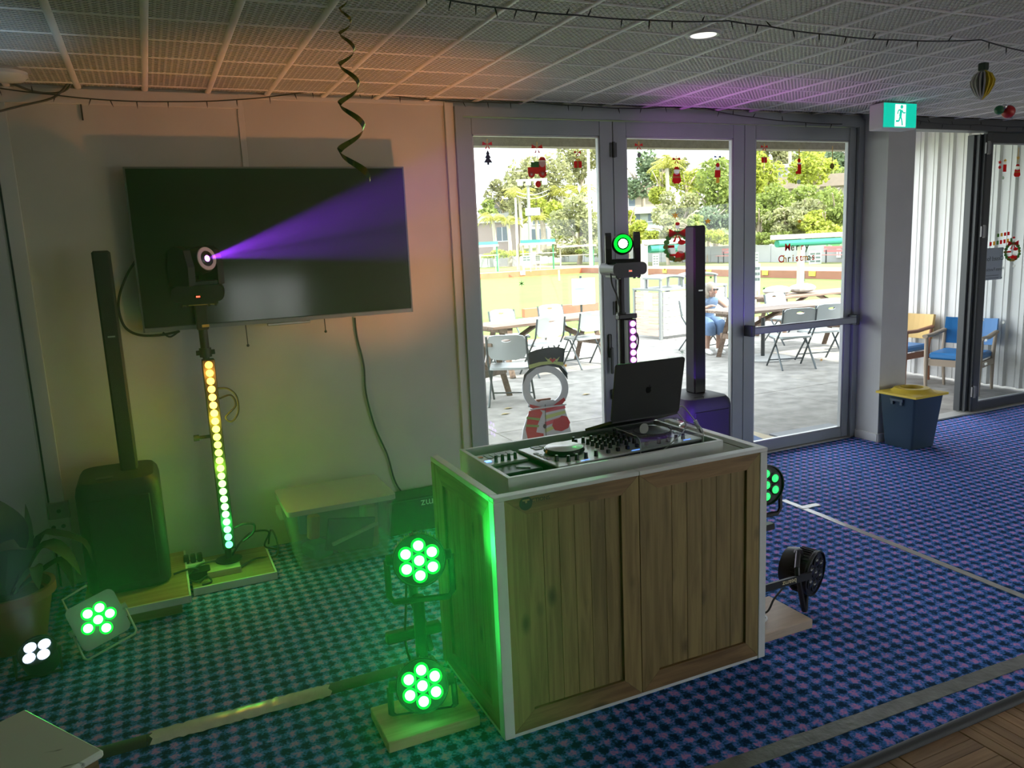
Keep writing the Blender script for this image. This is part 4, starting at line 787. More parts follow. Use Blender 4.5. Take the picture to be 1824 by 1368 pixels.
for (ya, za), (yb, zb) in zip(sec, sec[1:]):
    d_ = V((0, yb-ya, zb-za)).normalized(); nrm = V((0, -d_.z, d_.y))*th
    P = [V((x, y, z)) for x in (hc.x-0.165, hc.x+0.155) for y, z in ((ya, za), (yb, zb))]
    m.add([P[0], P[1], P[3], P[2], P[0]-nrm, P[1]-nrm, P[3]-nrm, P[2]-nrm], [(0, 1, 2, 3), (7, 6, 5, 4), (0, 4, 5, 1), (3, 2, 6, 7), (0, 3, 7, 4), (1, 5, 6, 2)])
so = m.build('acrylic_sheet', acr, s_)
ed = mat('acrylic_edge', (0.6, 0.64, 0.63), 0.3)
for x in (hc.x-0.1655, hc.x+0.1555): MB().tube([V((x, y-0.002, z)) for y, z in sec[:5]], 0.0014, 6).build('polished_edge', ed, s_)
lw = W(1147, 763, 2.64); MB().lathe([(0.022, 0), (0.022, 0.0006)], 20, wallM(lw.x, lw.z, 2.6395)).build('round_sticker', mat('grey_sticker', (0.30, 0.31, 0.28), 0.5), so)
cable('laptop_cable', [(hc.x+wl2/2, 2.87, hc.z), (hc.x+wl2/2+0.03, 2.86, hc.z+0.02), W(1232, 742, 2.84), W(1240, 752, 2.83)], 0.0035, 'light grey cable plugged into the right side of the laptop', mat('grey_cable', (0.45, 0.45, 0.43), 0.5))
tag(MB().tube([W(1238, 749, 2.83), W(1245, 763, 2.82)], 0.009, 8).build('cable_adapter', mat('adapter_grey', (0.42, 0.43, 0.42), 0.4)), 'grey adapter joining the laptop cable to a black lead', 'adapter')
cable('usb_lead', [W(1245, 763, 2.82), W(1250, 775, 2.80), W(1253, 792, 2.78), (W(1253, 792, 2.78).x, 2.78, 0.93)], 0.0045, 'short black lead dropping into the tray')
cable('white_cable', [(hc.x+0.17, 2.84, hc.z-0.005), W(1222, 760, 2.80), W(1195, 790, 2.68), W(1165, 815, 2.64)], 0.003, 'thin pale cable crossing in front of the controller', mat('grey_cable', (0, 0, 0)))
# ------------------------------------------------------------------ tape and cable cover on the carpet
def tape(name, label, pts, w, m, z=0.002, cat='tape'):
    P = [V((p[0], p[1], 0)) for p in pts]; vs_ = []; fs = []; r = random.Random(len(pts))
    Q = []
    for a, b in zip(P, P[1:]):
        n = max(2, int((b-a).length/0.05)); Q += [a.lerp(b, k/n) for k in range(n)]
    Q.append(P[-1])
    for i, p in enumerate(Q):
        d_ = (Q[min(i+1, len(Q)-1)]-Q[max(i-1, 0)]).normalized(); n = V((-d_.y, d_.x, 0)); j = r.uniform(-0.002, 0.002)
        zz = z+r.uniform(0, 0.0012)
        vs_ += [p+n*(w/2+j)+V((0, 0, zz)), p+n*(-w/2+j)+V((0, 0, zz)), p+n*(w/2+j)+V((0, 0, 0.0003)), p+n*(-w/2+j)+V((0, 0, 0.0003))]
        if i: a_, b_ = 4*i-4, 4*i; fs += [(a_, b_, b_+1, a_+1), (a_+2, a_+3, b_+3, b_+2), (a_, a_+2, b_+2, b_), (a_+1, b_+1, b_+3, a_+3)]
    fs += [(0, 1, 3, 2), (len(vs_)-4, len(vs_)-2, len(vs_)-1, len(vs_)-3)]
    return tag(MB().add(vs_, fs).build(name, m), label, cat)
tp_m = mat('grey_cloth_tape', (0.20, 0.205, 0.19), 0.42, var=0.25, scale=14, bump=0.4, bscale=40, spec=0.6)
lt_m = mat('pale_grey_tape', (0.34, 0.33, 0.30), 0.32, var=0.2, scale=10, bump=0.3, bscale=40, spec=0.7)
a, b = G(1395, 891), G(1840, 1070)
tape('floor_tape', 'thin grey tape line running across the carpet towards the doors', [a, b], 0.045, lt_m)
a, b = G(1426, 905), G(1458, 899); tape('floor_tape', 'short pale cross piece of tape near the end of the long line', [a, b], 0.05, lt_m, 0.0035)
a, b = G(1260, 1380), G(1840, 1172); tape('floor_tape', 'wide grey cloth tape strip parallel to the parquet', [a, b], 0.07, tp_m)
t = thing('cable_cover', 'black cable cover lying on the carpet left of the booth', 'cable cover', (0.2, 3.17, 0))
pr = [(-0.045, 0.0005), (-0.03, 0.010), (-0.012, 0.014), (0.012, 0.014), (0.03, 0.010), (0.045, 0.0005)]
for xa, xb_ in ((-0.40, -0.21), (-0.208, 0.50), (0.502, 0.99)): MB().loft([[(xa, 3.165+u+0.012*(xa > 0.3), z) for u, z in pr], [(xb_, 3.165+u+0.02*(xb_ > 0.6), z) for u, z in pr]]).build('rubber_section', rubber_m, t, smooth=30)
r = random.Random(5); vs_ = []; fs = []; n = 40
for i in range(n+1):
    x = -0.20+0.70*i/n
    for k, (u, z) in enumerate(((-0.05, 0.001), (-0.03, 0.0115), (-0.01, 0.0155), (0.012, 0.0155), (0.033, 0.0115), (0.052, 0.001))): vs_.append((x+0.012*(k % 2)*(i in (0, n)), 3.165+u+r.uniform(-.003, .003), z+0.002+r.uniform(0, 0.005)))
    if i: fs += [((i-1)*6+k, i*6+k, i*6+k+1, (i-1)*6+k+1) for k in range(5)]
tag(MB().add(vs_, fs).build('white_tape', mat('crinkled_tape', (0.62, 0.61, 0.50), 0.25, var=0.1, scale=20, spec=0.8), smooth=25), 'crinkled shiny white tape stuck over the cable cover', 'tape')
# ------------------------------------------------------------------ bin beside the column
b0 = V((5.675, 4.425, 0)); t = thing('rubbish_bin', 'navy blue bin with yellow open lid beside the column', 'bin', (5.81, 4.57, 0))
def rg(x0, x1, y0, y1, z, r=0.02): return [V(((x0+x1)/2+p[0], (y0+y1)/2+p[1], z)) for p in rpoly((x1-x0)/2, (y1-y0)/2, r, 3)]
nav = mat('navy_plastic', (0.035, 0.062, 0.085), 0.35); yel = mat('yellow_plastic', (0.72, 0.52, 0.05), 0.4)
bm = MB(); bm.loft([rg(5.675, 5.945, 4.435, 4.715, 0), rg(5.635, 5.985, 4.395, 4.745, 0.445), rg(5.63, 5.99, 4.39, 4.75, 0.455), rg(5.645, 5.975, 4.405, 4.735, 0.455), rg(5.685, 5.935, 4.445, 4.705, 0.02)], cap=False); bm.f.append(tuple(range(16))[::-1]); bm.f.append(tuple(range(64, 80))); bm.build('body', nav, t, smooth=30)
ld = MB()
def ell(rx, ry, z, n=32): return [V((5.81+rx*cos(2*pi*k/n), 4.568+ry*sin(2*pi*k/n), z)) for k in range(n)]
def sq(h, z, n=32):
    P = []
    for k in range(n):
        a = 2*pi*k/n; m_ = max(abs(cos(a)), abs(sin(a))); P.append(V((5.81+h*cos(a)/m_, 4.568+h*sin(a)/m_, z)))
    return P
ld.loft([sq(0.178, 0.452), sq(0.198, 0.452), sq(0.198, 0.470), ell(0.165, 0.165, 0.480), ell(0.135, 0.135, 0.505), ell(0.09, 0.09, 0.510), ell(0.085, 0.085, 0.497), ell(0.085, 0.085, 0.478)], cap=False); ld.build('lid', yel, t, smooth=30)
for yy in (4.52, 4.61): MB().box(5.622, 5.643, yy-0.012, yy+0.012, 0.375, 0.42, bev=0.003).build('handle_lug', nav, t)
MB().box(5.620, 5.632, 4.50, 4.63, 0.405, 0.43, bev=0.003).build('handle', nav, t)
# ------------------------------------------------------------------ exit sign, ceiling fittings
YS = 4.43; ea, eb, ec = W(1573, 184, YS), W(1632, 182, YS), W(1630, 226, YS); ez0, ez1 = W(1602, 227, YS).z, W(1602, 183, YS).z; ex0, ex1 = W(1573, 205, YS).x, W(1632, 205, YS).x
t = thing('exit_sign', 'illuminated green running man exit sign under the ceiling', 'exit sign', ((ex0+ex1)/2, YS+0.06, HC-0.03))
MB().box(ex0, ex1, YS, YS+0.13, ez0-0.012, ez1, bev=0.006).build('case', white_m, t); MB().box(ex0+0.03, ex1-0.01, YS+0.02, YS+0.12, ez1+0.0005, HC-0.005).build('ceiling_mount', mat('mount_grey', (.45, .45, .43), .6), t)
ew, eh = ex1-ex0-0.012, ez1-ez0; exc = (ex0+ex1)/2; ezc = (ez0+ez1)/2
gp = MB().box(ex0+0.004, ex1-0.004, YS-0.004, YS-0.0005, ez0, ez1-0.004).build('green_panel', mat('sign_green', (0.0, 0.22, 0.15), 0.4, emit=(0.0, 0.34, 0.24), es=0.75), t)
wm = mat('sign_white', (0.8, 0.8, 0.8), 0.4, emit=(0.9, 1.0, 0.97), es=0.55); MB().box(exc-0.058, exc+0.058, YS-0.0055, YS-0.0043, ez0+0.006, ez1-0.012).build('white_door_symbol', wm, gp)
Mn = wallM(exc+0.004, ezc, YS-0.0058) @ Matrix.Scale(eh/0.21, 4); g2 = mat('sign_green', (0, 0, 0)); mn = MB(Mn)
mn.lathe([(0.017, 0), (0.017, 0.0008)], 16, Matrix.Translation((0.008, 0.070, 0)))
def limb(P, w): 
    for (a, b) in zip(P, P[1:]):
        d_ = V((b[0]-a[0], b[1]-a[1])).normalized(); n_ = V((-d_.y, d_.x))*w/2; mn.prism([(a[0]-n_.x, a[1]-n_.y), (b[0]-n_.x, b[1]-n_.y), (b[0]+n_.x, b[1]+n_.y), (a[0]+n_.x, a[1]+n_.y)], 0, 0.0008)
limb([(0.002, 0.044), (-0.006, -0.012)], 0.030); limb([(0.008, 0.045), (0.030, 0.018), (0.056, 0.022)], 0.012); limb([(-0.006, 0.046), (-0.034, 0.038), (-0.042, 0.008)], 0.012)
limb([(-0.004, -0.01), (0.014, -0.045), (0.022, -0.088)], 0.016); limb([(-0.008, -0.012), (-0.022, -0.052), (-0.060, -0.052)], 0.016)
mn.build('running_man', g2, gp)
def downlight(label, x, y, r=0.075, es=1.6, e=None):
    t = thing('downlight', label, 'ceiling light', (x, y, HC-0.012), group='ceiling downlights')
    MB().lathe([(r, -0.001), (r, -0.006), (r*0.86, -0.016), (r*0.72, -0.012)], 28, Matrix.Translation((x, y, HC)), cap=False).build('trim_ring', white_m, t, smooth=40); MB().lathe([(r*0.72, -0.012), (0, -0.013)], 28, Matrix.Translation((x, y, HC)), cap=False).build('diffuser', mat('diffuser_%.1f' % es, (0.8, 0.8, 0.76), 0.4, emit=(1.0, 0.97, 0.86), es=es), t, smooth=40)
    if e: lampL('downlight_glow', 'AREA', (x, y, HC-0.03), e, (1.0, 0.95, 0.85), t, r*1.4, (0, 0, -1))
p = G(1253, 63, HC-0.012); downlight('round white downlight in the ceiling above the booth', p.x, p.y, 0.085, 0.5, 1.2)
p = G(8, 132, HC-0.02); t = thing('smoke_detector', 'white domed ceiling fitting at the far left', 'ceiling fitting', (p.x, p.y, HC-0.05)); MB().lathe([(0.10, -0.0005), (0.10, -0.02), (0.08, -0.04), (0, -0.05)], 28, Matrix.Translation((p.x, p.y, HC-0.008))).build('dome', white_m, t, smooth=40); MB().lathe([(0.115, 0), (0.115, -0.008), (0.10, -0.012)], 28, Matrix.Translation((p.x, p.y, HC)), cap=False).build('rim', mat('rim_grey', (.4, .4, .4), .5), t, smooth=40)
for k, (x, y) in enumerate(((4.4, 0.9), (7.0, 1.2), (4.5, -2.0), (7.5, -2.0))): downlight(('added unseen downlight over the dance floor for fill', 'added unseen downlight over the far right of the dance floor', 'added unseen downlight at the rear middle', 'added unseen downlight at the rear right')[k], x, y, 0.085, 2.0, 1.8)  # unseen downlights added to raise the brightness of the room
# ------------------------------------------------------------------ hanging decorations
t0 = W(610, -30, 3.0); 
def spiral():
    keys = [(-62, -1.0), (-22, 0.0), (18, 1.0), (62, 2.0), (118, 3.0), (188, 4.0), (272, 5.0), (324, 5.5)]; vs_ = []; fs = []; n = 180
    for i in range(n+1):
        y = -24+i/n*(324+24)
        for (ya, pa_), (yb2, pb_) in zip(keys, keys[1:]):
            if ya <= y <= yb2: ph = pa_+(pb_-pa_)*(y-ya)/(yb2-ya); break
        u = i/n; rp = 6+21*u; k_ = W(630, y, 3.0).x-W(629, y, 3.0).x; c = W(605+rp, y, 3.0); a = pi+2*pi*ph; d_ = V((cos(a), sin(a), 0)); w = (0.004+0.010*u)*(1 if u < 0.95 else max(0.06, (1-u)/0.05))
        p = c+d_*rp*k_; tl_ = (V((0, 0, 1))+d_*0.55).normalized()*w; vs_ += [p+tl_, p-tl_, p+tl_+d_*0.0006, p-tl_+d_*0.0006]
        if i: a_, b_ = 4*i-4, 4*i; fs += [(a_, b_, b_+1, a_+1), (a_+3, b_+3, b_+2, a_+2)]
    return MB().add(vs_, fs)
tag(spiral().build('spiral_streamer', mat('gold_foil', (0.34, 0.27, 0.07), 0.16, 1.0), smooth=60), 'shiny gold foil spiral streamer hanging from the ceiling', 'streamer')
def stringlights(label, pts, nb, seed):
    r = random.Random(seed); P = [V(p) for p in pts]; out = []
    for a, b in zip(P, P[1:]): out += [a.lerp(b, k/8)-V((0, 0, 0.018*sin(pi*k/8)*(b-a).length*0.6)) for k in range(8)]
    out.append(P[-1]); t = thing('string_lights', label, 'string lights', out[0], group='black string lights'); MB().tube(out, 0.0035, 5).build('wire', cable_m, t)
    n = len(out)
    for k in range(nb):
        u = (k+0.5+r.uniform(-.25, .25))/nb*(n-1); i = int(u); p = out[i].lerp(out[min(i+1, n-1)], u-i); d_ = V((r.uniform(-.4, .4), r.uniform(-.3, .3), -1 if r.random() < 0.75 else 0.45)).normalized()
        MB().cyl(p, p+d_*0.026, 0.0035, 0.0028, 6).cyl(p+d_*0.026, p+d_*0.038, 0.0022, 0.001, 5).build('bulb', cable_m, t)
    return t
stringlights('black string of small bulbs drooping above the television', [W(-20, 154, 4.99), W(90, 168, 4.99), W(190, 178, 4.99), W(300, 181, 4.99), W(430, 177, 4.99), W(520, 167, 4.99), W(597, 156, 4.98), W(690, 169, 4.98), W(790, 179, 4.97)], 17, 1)
stringlights('black string of small bulbs along the top of the glass doors', [W(790, 179, 4.97), W(870, 182, 4.97), W(947, 182, 4.98), W(1030, 188, 4.97), W(1120, 193, 4.97), W(1185, 191, 4.97), W(1240, 187, 4.98), W(1285, 200, 4.96), W(1345, 209, 4.96), W(1420, 217, 4.97), W(1500, 221, 4.97)], 17, 2)
stringlights('black string of small bulbs across the ceiling to the right', [G(750, -14, 2.775), G(810, 2, 2.765), G(912, 16, 2.76), G(1030, 27, 2.755), G(1160, 36, 2.76), G(1298, 37, 2.785), G(1365, 46, 2.77), G(1480, 62, 2.76), G(1590, 71, 2.765), G(1748, 71, 2.785), G(1840, 94, 2.76)], 27, 3)
stringlights('black string of small bulbs on the dark header at the right', [W(1634, 214, 4.96), W(1680, 221, 4.96), W(1745, 222, 4.97), W(1840, 226, 4.97)], 8, 4)
cable('loose_cable', [W(-15, 202, 5.03), W(40, 188, 5.03), W(90, 176, 5.02), W(112, 160, 4.98), W(126, 142, 4.95), W(122, 156, 5.0), W(100, 166, 5.03), W(60, 163, 5.03), W(18, 147, 5.0)], 0.006, 'grey cable dangling near the ceiling at the far left', mat('grey_brown_cable', (0.12, 0.115, 0.10), 0.6))
p = W(141, 165, 5.05); tag(MB().cyl((p.x, 5.055, p.z), (p.x, 5.055, W(141, 214, 5.05).z), 0.004, n=6).build('hanging_wire', cable_m), 'short dark wire hanging on the wall above the loudspeaker', 'wire')
p = G(1748, 86, HC-0.004); t = thing('paper_ornament', 'yellow and grey paper light bulb ornament hanging from the ceiling', 'ornament', p, group='hanging ornaments')
yo = p.y; zt, zb = W(1751, 124, yo).z, W(1751, 178, yo).z; xo = W(1750, 150, yo).x; hh = zt-zb; MB().cyl((xo, yo, zt), (xo, yo, HC-0.004), 0.0015, n=5).build('thread', white_m, t)
MB().box(xo-0.02, xo+0.02, yo-0.02, yo+0.02, zt-0.005, zt+0.035, bev=0.004).build('cap', mat('dark_green_card', (0.02, 0.04, 0.03), 0.7), t)
prf = [(0.014, zt-0.005), (0.045, zt-hh*0.15), (0.062, zt-hh*0.38), (0.058, zt-hh*0.55), (0.035, zt-hh*0.82), (0.004, zb)]
for k in range(16):
    a = 2*pi*k/16; M = frame((xo, yo, 0), (cos(a), sin(a), 0), (0, 0, 1))
    m = mat('yellow_paper', (0.62, 0.46, 0.03), 0.75) if cos(a)*0.85-sin(a)*0.5 > 0.02 else mat('grey_paper', (0.40, 0.40, 0.38), 0.75)
    MB(M).prism([(0, zb)]+prf[::-1]+[(0, zt-0.005)], -0.004, 0.004).build('paper_fin', m, t)
p = W(1788, 192, 3.55); t = thing('bauble_cluster', 'red and green baubles hanging near the top right', 'ornament', (p.x, 3.55, p.z), group='hanging ornaments'); q = W(1796, 199, 3.55)
MB().ball(q, 0.042).build('red_bauble', mat('red_satin', (0.45, 0.02, 0.02), 0.35), t, smooth=80); q = W(1780, 196, 3.56); MB().ball(q, 0.03).build('green_bauble', mat('green_satin', (0.01, 0.12, 0.04), 0.35), t, smooth=80); q = W(1789, 190, 3.54); MB().ball(q, 0.018).build('silver_bauble', chrome_m, t, smooth=80)
MB().cyl((q.x, 3.55, q.z), (q.x, 3.55, HC-0.004), 0.0015, n=5).build('thread', white_m, t)
# ------------------------------------------------------------------ decals on the glass
YG = D-0.0035
dc = {'red': (0.55, 0.03, 0.025), 'white': (0.75, 0.75, 0.72), 'green': (0.06, 0.16, 0.05), 'gold': (0.62, 0.42, 0.10), 'skin': (0.65, 0.42, 0.30), 'blue': (0.08, 0.14, 0.30), 'grey': (0.25, 0.27, 0.25), 'dark': (0.03, 0.04, 0.03), 'pale': (0.5, 0.55, 0.5), 'olive': (0.22, 0.22, 0.06), 'leaf': (0.12, 0.26, 0.08)}
def dm(c):
    nm = 'decal_'+c
    if nm in MATS: return MATS[nm]
    m, nt, b_ = _new(nm); col = (*[min(1, q*1.25) for q in dc[c]], 1); b_.inputs['Base Color'].default_value = col; b_.inputs['Roughness'].default_value = 0.5; t_ = nt.nodes.new('ShaderNodeBsdfTranslucent'); t_.inputs[0].default_value = col; x_ = nt.nodes.new('ShaderNodeMixShader'); x_.inputs[0].default_value = 0.6
    nt.links.new(b_.outputs[0], x_.inputs[1]); nt.links.new(t_.outputs[0], x_.inputs[2]); nt.links.new(x_.outputs[0], nt.nodes['Material Output'].inputs[0]); MATS[nm] = m; return m
def el(rx, ry, cx=0, cy_=0, n=14): return [(cx+rx*cos(2*pi*k/n), cy_+ry*sin(2*pi*k/n)) for k in range(n)]
def rc(x0, x1, y0, y1): return [(x0, y0), (x1, y0), (x1, y1), (x0, y1)]
PXM = 0.00
def decal(name, label, x, y, shapes, Y=None, cat='window sticker', group='christmas window stickers'):
    """shapes: (part, colour, polygon in photo pixels, y up) laid on the glass at that spot"""
    Yg = Y or YG; c = W(x, y, Yg); s = (W(x+10, y, Yg).x-W(x-10, y, Yg).x)/20; sz = (W(x, y-10, Yg).z-W(x, y+10, Yg).z)/20
    t = thing(name, label, cat, (c.x, Yg, c.z), group=group); M = wallM(c.x, c.z, Yg)
    for k, (pn, col, poly) in enumerate(shapes): MB(M).prism([(u*s, w*sz) for u, w in poly], 0.0002+k*0.00035, 0.0005+k*0.00035).build(pn, dm(col), t)
    return t
def bow(y, col='red', s=1.0): return [('bow_loop', col, [(0, y), (-8*s, y+5*s), (-9*s, y-2*s)]), ('bow_loop', col, [(0, y), (8*s, y+5*s), (9*s, y-2*s)]), ('bow_tail', col, [(0, y), (-5*s, y-9*s), (-2*s, y-9*s)]), ('bow_tail', col, [(0, y), (5*s, y-9*s), (2*s, y-9*s)]), ('cord', 'gold', rc(-0.6, 0.6, y, y+9*s))]
def star(r, cx=0, cy_=0, r2=0.45, n=5): return [(cx+(r if k % 2 == 0 else r*r2)*sin(pi*k/n), cy_+(r if k % 2 == 0 else r*r2)*cos(pi*k/n)) for k in range(2*n)]
tree_s = [('tree', 'dark', [(0, 14), (4, 6), (2, 6), (6, -1), (3, -1), (8, -9), (2, -9), (2, -13), (-2, -13), (-2, -9), (-8, -9), (-3, -1), (-6, -1), (-2, 6), (-4, 6)])]
gift_s = [('gift_box', 'red', rc(-7, 7, -7, 5)), ('ribbon', 'gold', rc(-1.5, 1.5, -7, 5)), ('ribbon_bow', 'gold', [(0, 5), (-5, 9), (5, 9)])]
def santa(s=1.0, y=0): return [('coat', 'red', [(-6*s, y+2*s), (6*s, y+2*s), (8*s, y-12*s), (5*s, y-16*s), (-5*s, y-16*s), (-8*s, y-12*s)]), ('belt', 'gold', rc(-7*s, 7*s, y-6*s, y-3*s)), ('face', 'white', el(5*s, 6.5*s, 0, y+6*s)), ('hat', 'red', [(-5*s, y+9*s), (5*s, y+9*s), (3*s, y+14*s), (-3*s, y+14*s)])]
decal('tree_sticker', 'small green christmas tree sticker on the left glass door', 869, 281, bow(24)+tree_s)
decal('train_sticker', 'red santa train sticker with bow on the left glass door', 958, 303, bow(40, 'red', 1.1)+[('cord', 'pale', rc(-.6, .6, 20, 30)), ('engine', 'red', rc(-18, 14, -7, 5)), ('chimney', 'green', rc(-12, -6, 5, 14)), ('boiler', 'green', rc(-6, 2, 5, 15)), ('cab', 'red', rc(2, 14, 4, 16)), ('santa_face', 'white', el(6, 8, 8, 13)), ('santa_hat', 'red', [(1, 17), (15, 17), (12, 23), (5, 23)]), ('wheel', 'red', el(5.5, 5.5, -12, -8)), ('wheel', 'red', el(7, 7, 8, -7)), ('hub', 'white', star(4.5, 8, -7, .3, 8)), ('hub', 'white', star(3.5, -12, -8, .3, 8)), ('bauble', 'red', el(5, 6, -1, -25))])
decal('gift_sticker', 'red gift box sticker with bow on the left glass door', 1029, 292, bow(20, 'red', .7)+gift_s)
decal('ball_sticker', 'small bauble sticker with bow on the middle glass door', 1138, 276, bow(17, 'red', .8)+[('bauble', 'grey', el(3.5, 4.5))])
decal('santa_sticker', 'round santa sticker in red on the middle glass door', 1205, 311, bow(27, 'red', .8)+santa(1.0, 0))
decal('soldier_sticker', 'red soldier sticker with blue bow on the middle glass door', 1278, 306, bow(26, 'blue', .7)+[('jacket', 'red', rc(-5, 5, -10, 3)), ('head', 'white', rc(-3.5, 3.5, 3, 11)), ('hat', 'red', el(3.5, 4, 0, 12)), ('legs', 'gold', rc(-3, 3, -20, -10))])
decal('star_sticker', 'gold star sticker above the wreath on the middle door', 1203, 384, [('star', 'gold', star(8, 0, 0, .3, 6))])
decal('star_sticker', 'gold star sticker beside the loudspeaker column', 1261, 394, [('star', 'gold', star(6))])
def wreath_s(k=1.0):
    S = []
    for i in range(18):
        a = 2*pi*i/18; S.append(('wreath_leaf', 'leaf' if i % 3 else 'olive', el(5.5*k, 4.5*k, 20*k*cos(a), -2*k+24*k*sin(a), 8)))
    S += [('bow_loop', 'red', [(0, 22*k), (-15*k, 30*k), (-15*k, 14*k)]), ('bow_loop', 'red', [(0, 22*k), (15*k, 30*k), (15*k, 14*k)]), ('bow_tail', 'red', [(0, 22*k), (-9*k, 6*k), (-4*k, 6*k)]), ('bow_tail', 'red', [(0, 22*k), (9*k, 6*k), (4*k, 6*k)]), ('small_figure', 'white', el(4*k, 5*k, 0, 34*k)), ('cap', 'red', el(4*k, 3*k, 0, 38*k)),
          ('santa_coat', 'red', el(9*k, 9*k, 4*k, -19*k)), ('santa_beard', 'white', el(8*k, 9*k, 7*k, -6*k)), ('santa_hat', 'red', el(7*k, 4.5*k, 7*k, 5*k)), ('snowman_head', 'white', el(7*k, 7*k, -11*k, -8*k)), ('snowman_hat', 'red', rc(-17*k, -6*k, -4*k, 1*k)), ('scarf', 'red', rc(-15*k, -4*k, -19*k, -15*k)), ('bell', 'gold', [(-7*k, -29*k), (7*k, -29*k), (4*k, -22*k), (-4*k, -22*k)])]
    return S
decal('wreath_sticker', 'large christmas wreath sticker with red bow on the middle door', 1206, 437, wreath_s(1.0))
decal('gift_sticker', 'small red gift sticker with bow on the push bar door', 1361, 285, bow(23, 'red', .7)+[('gift_box', 'red', rc(-5, 5, -5, 5)), ('ribbon', 'skin', rc(-1, 1, -5, 5))])
decal('stocking_sticker', 'red stocking sticker on the push bar door', 1423, 298, [('cord', 'gold', rc(-.6, .6, 14, 33)), ('stocking', 'red', [(-3, 6), (4, 6), (4, -12), (-5, -12), (-6, -9), (-2, -5)]), ('cuff', 'white', rc(-3.5, 4.5, 5, 8)), ('figure', 'red', el(3, 4, 0, 12)), ('hanging_ball', 'pale', el(3.5, 4, 0, -26))])
decal('ball_sticker', 'small brown bauble sticker on the push bar door', 1482, 296, [('cord', 'gold', rc(-.5, .5, 5, 36)), ('bauble', 'olive', el(4, 5.5)), ('stripe', 'gold', rc(-1, 1, -5, 5))])
decal('star_sticker', 'orange star sticker on the push bar door', 1424, 394, [('star', 'gold', star(4.5))])
for x, y, lb, c, rr3 in ((929, 505, 'dark snowflake sticker over the lawn on the left door', 'leaf', 6), (1007, 651, 'gold snowflake sticker low on the left door', 'gold', 5), (1215, 627, 'pale snowflake sticker above the laptop', 'pale', 6), (1361, 514, 'green star sticker low on the push bar door', 'green', 4), (1266, 494, 'green snowflake sticker beside the seated woman', 'leaf', 4), (1184, 480, 'yellow square sticker right of the green lamp', 'gold', 4), (1463, 641, 'tiny gold snowflake sticker near the chair legs', 'gold', 4)):
    decal('snowflake_sticker', lb, x, y, [('flake', c, star(rr3, 0, 0, .25, 6))])
t = thing('lettering_sticker', 'red and green festive lettering on the push bar door', 'window sticker', W(1418, 455, YG))
for row, y, letters, x0_ in ((0, 441, 'Merry', 1403), (1, 462, 'Christmas', 1391)):
    for i, ch in enumerate(letters):
        p = W(x0_+i*(8.6 if row == 0 else 7.2), y-(2 if row == 0 else 5)*i/len(letters), YG-0.0006); text(ch, 0.084, wallM(p.x, p.z, p.y), 'letter', dm(('red', 'olive', 'green', 'red', 'leaf')[i % 5] if row == 0 else ('red', 'gold', 'olive', 'gold', 'red', 'red', 'gold', 'green', 'red')[i]), t, 0.0003, bold=0.0011)
t = thing('square_outline_stickers', 'row of small square outline stickers low on the middle door', 'window sticker', W(1200, 607, YG))
for i, (x, y) in enumerate(((1163, 609), (1177, 607), (1190, 605), (1204, 603), (1217, 601))):
    p = W(x, y, YG); m = MB(); k = 0.012
    for q in ((-k, k, -k, -k+.002), (-k, -k+.002, -k, k), (k-.002, k, -k, k)): m.box(p.x+q[0], p.x+q[1], YG-.0004, YG, p.z+q[2], p.z+q[3])
    m.build('square_outline', dm('grey'), t)
# stickers and notice on the dark door at the right
Y4 = D+0.004
decal('ornament_stickers', 'string of small red ornament stickers on the dark framed door', 1786, 292, [('bow', 'red', star(4, -5, 3)), ('bow', 'gold', star(4, 4, 6)), ('bauble', 'red', el(2.5, 3, -5, -6)), ('stocking', 'red', rc(1, 7, -14, -1)), ('figure', 'white', el(2.5, 3, 4, 2)), ('ball', 'pale', el(2, 3, 2, -25))], Y4-0.003)
decal('santa_sticker', 'red santa sticker hanging on the dark framed door', 1812, 303, [('cord', 'gold', rc(-.5, .5, 12, 40)), ('bow', 'gold', star(4, 0, 22))]+santa(.75, 0), Y4-0.003)
decal('wreath_sticker', 'christmas wreath sticker on the dark framed door beside the notice', 1803, 447, wreath_s(.62), Y4-0.003)
decal('lettering_sticker', 'faint coloured greeting letters above the paper notice', 1783, 428, [('letter', c, rc(-20+i*6, -16+i*6, -9+i*.8, -2+i*.8)) for i, c in enumerate(('red', 'gold', 'leaf', 'red', 'red', 'gold', 'leaf'))]+[('letter', c, rc(-8+i*6, -4+i*6, 6+i*.8, 12+i*.8)) for i, c in enumerate(('leaf', 'gold', 'red', 'red'))], Y4-0.003)
for x, y, lb in ((1750, 570, 'white snowflake sticker over the blue chair back'), (1787, 574, 'cream snowflake sticker right of the blue chair'), (1756, 606, 'white snowflake sticker below the blue chair back'), (1756, 648, 'white snowflake sticker under the blue chair seat'), (1806, 474, 'white snowflake sticker under the small wreath')): decal('snowflake_sticker', lb, x, y, [('flake', 'white', star(4, 0, 0, .4, 6))], Y4-0.003)
t = thing('paper_notice', 'paper notice with reversed handwriting taped to the dark framed door', 'notice', W(1767, 470, D+0.016)); Yn = D+0.0145
pa_, pb_ = W(1745, 443, Yn), W(1784, 497, Yn); pc = (pa_+pb_)/2; wd_, ht_ = 0.26, pa_.z-pb_.z; xn = pb_.x-wd_/2
sh = MB().box(xn-wd_/2, xn+wd_/2, Yn, Yn+0.0008, pb_.z, pa_.z).build('paper', mat('notice_paper', (0.62, 0.66, 0.74), 0.7), t)
ink = mat('notice_ink', (0.06, 0.06, 0.09), 0.7)
for s_t, dz, sz in (('Closed for', 0.05, 0.062), ('Private Function', -0.055, 0.045)): text(s_t, sz, frame((xn+0.01, Yn-0.0002, pc.z+dz), (-1, 0, 0), (0, 0, 1)), 'handwriting', ink, sh, 0.0002)
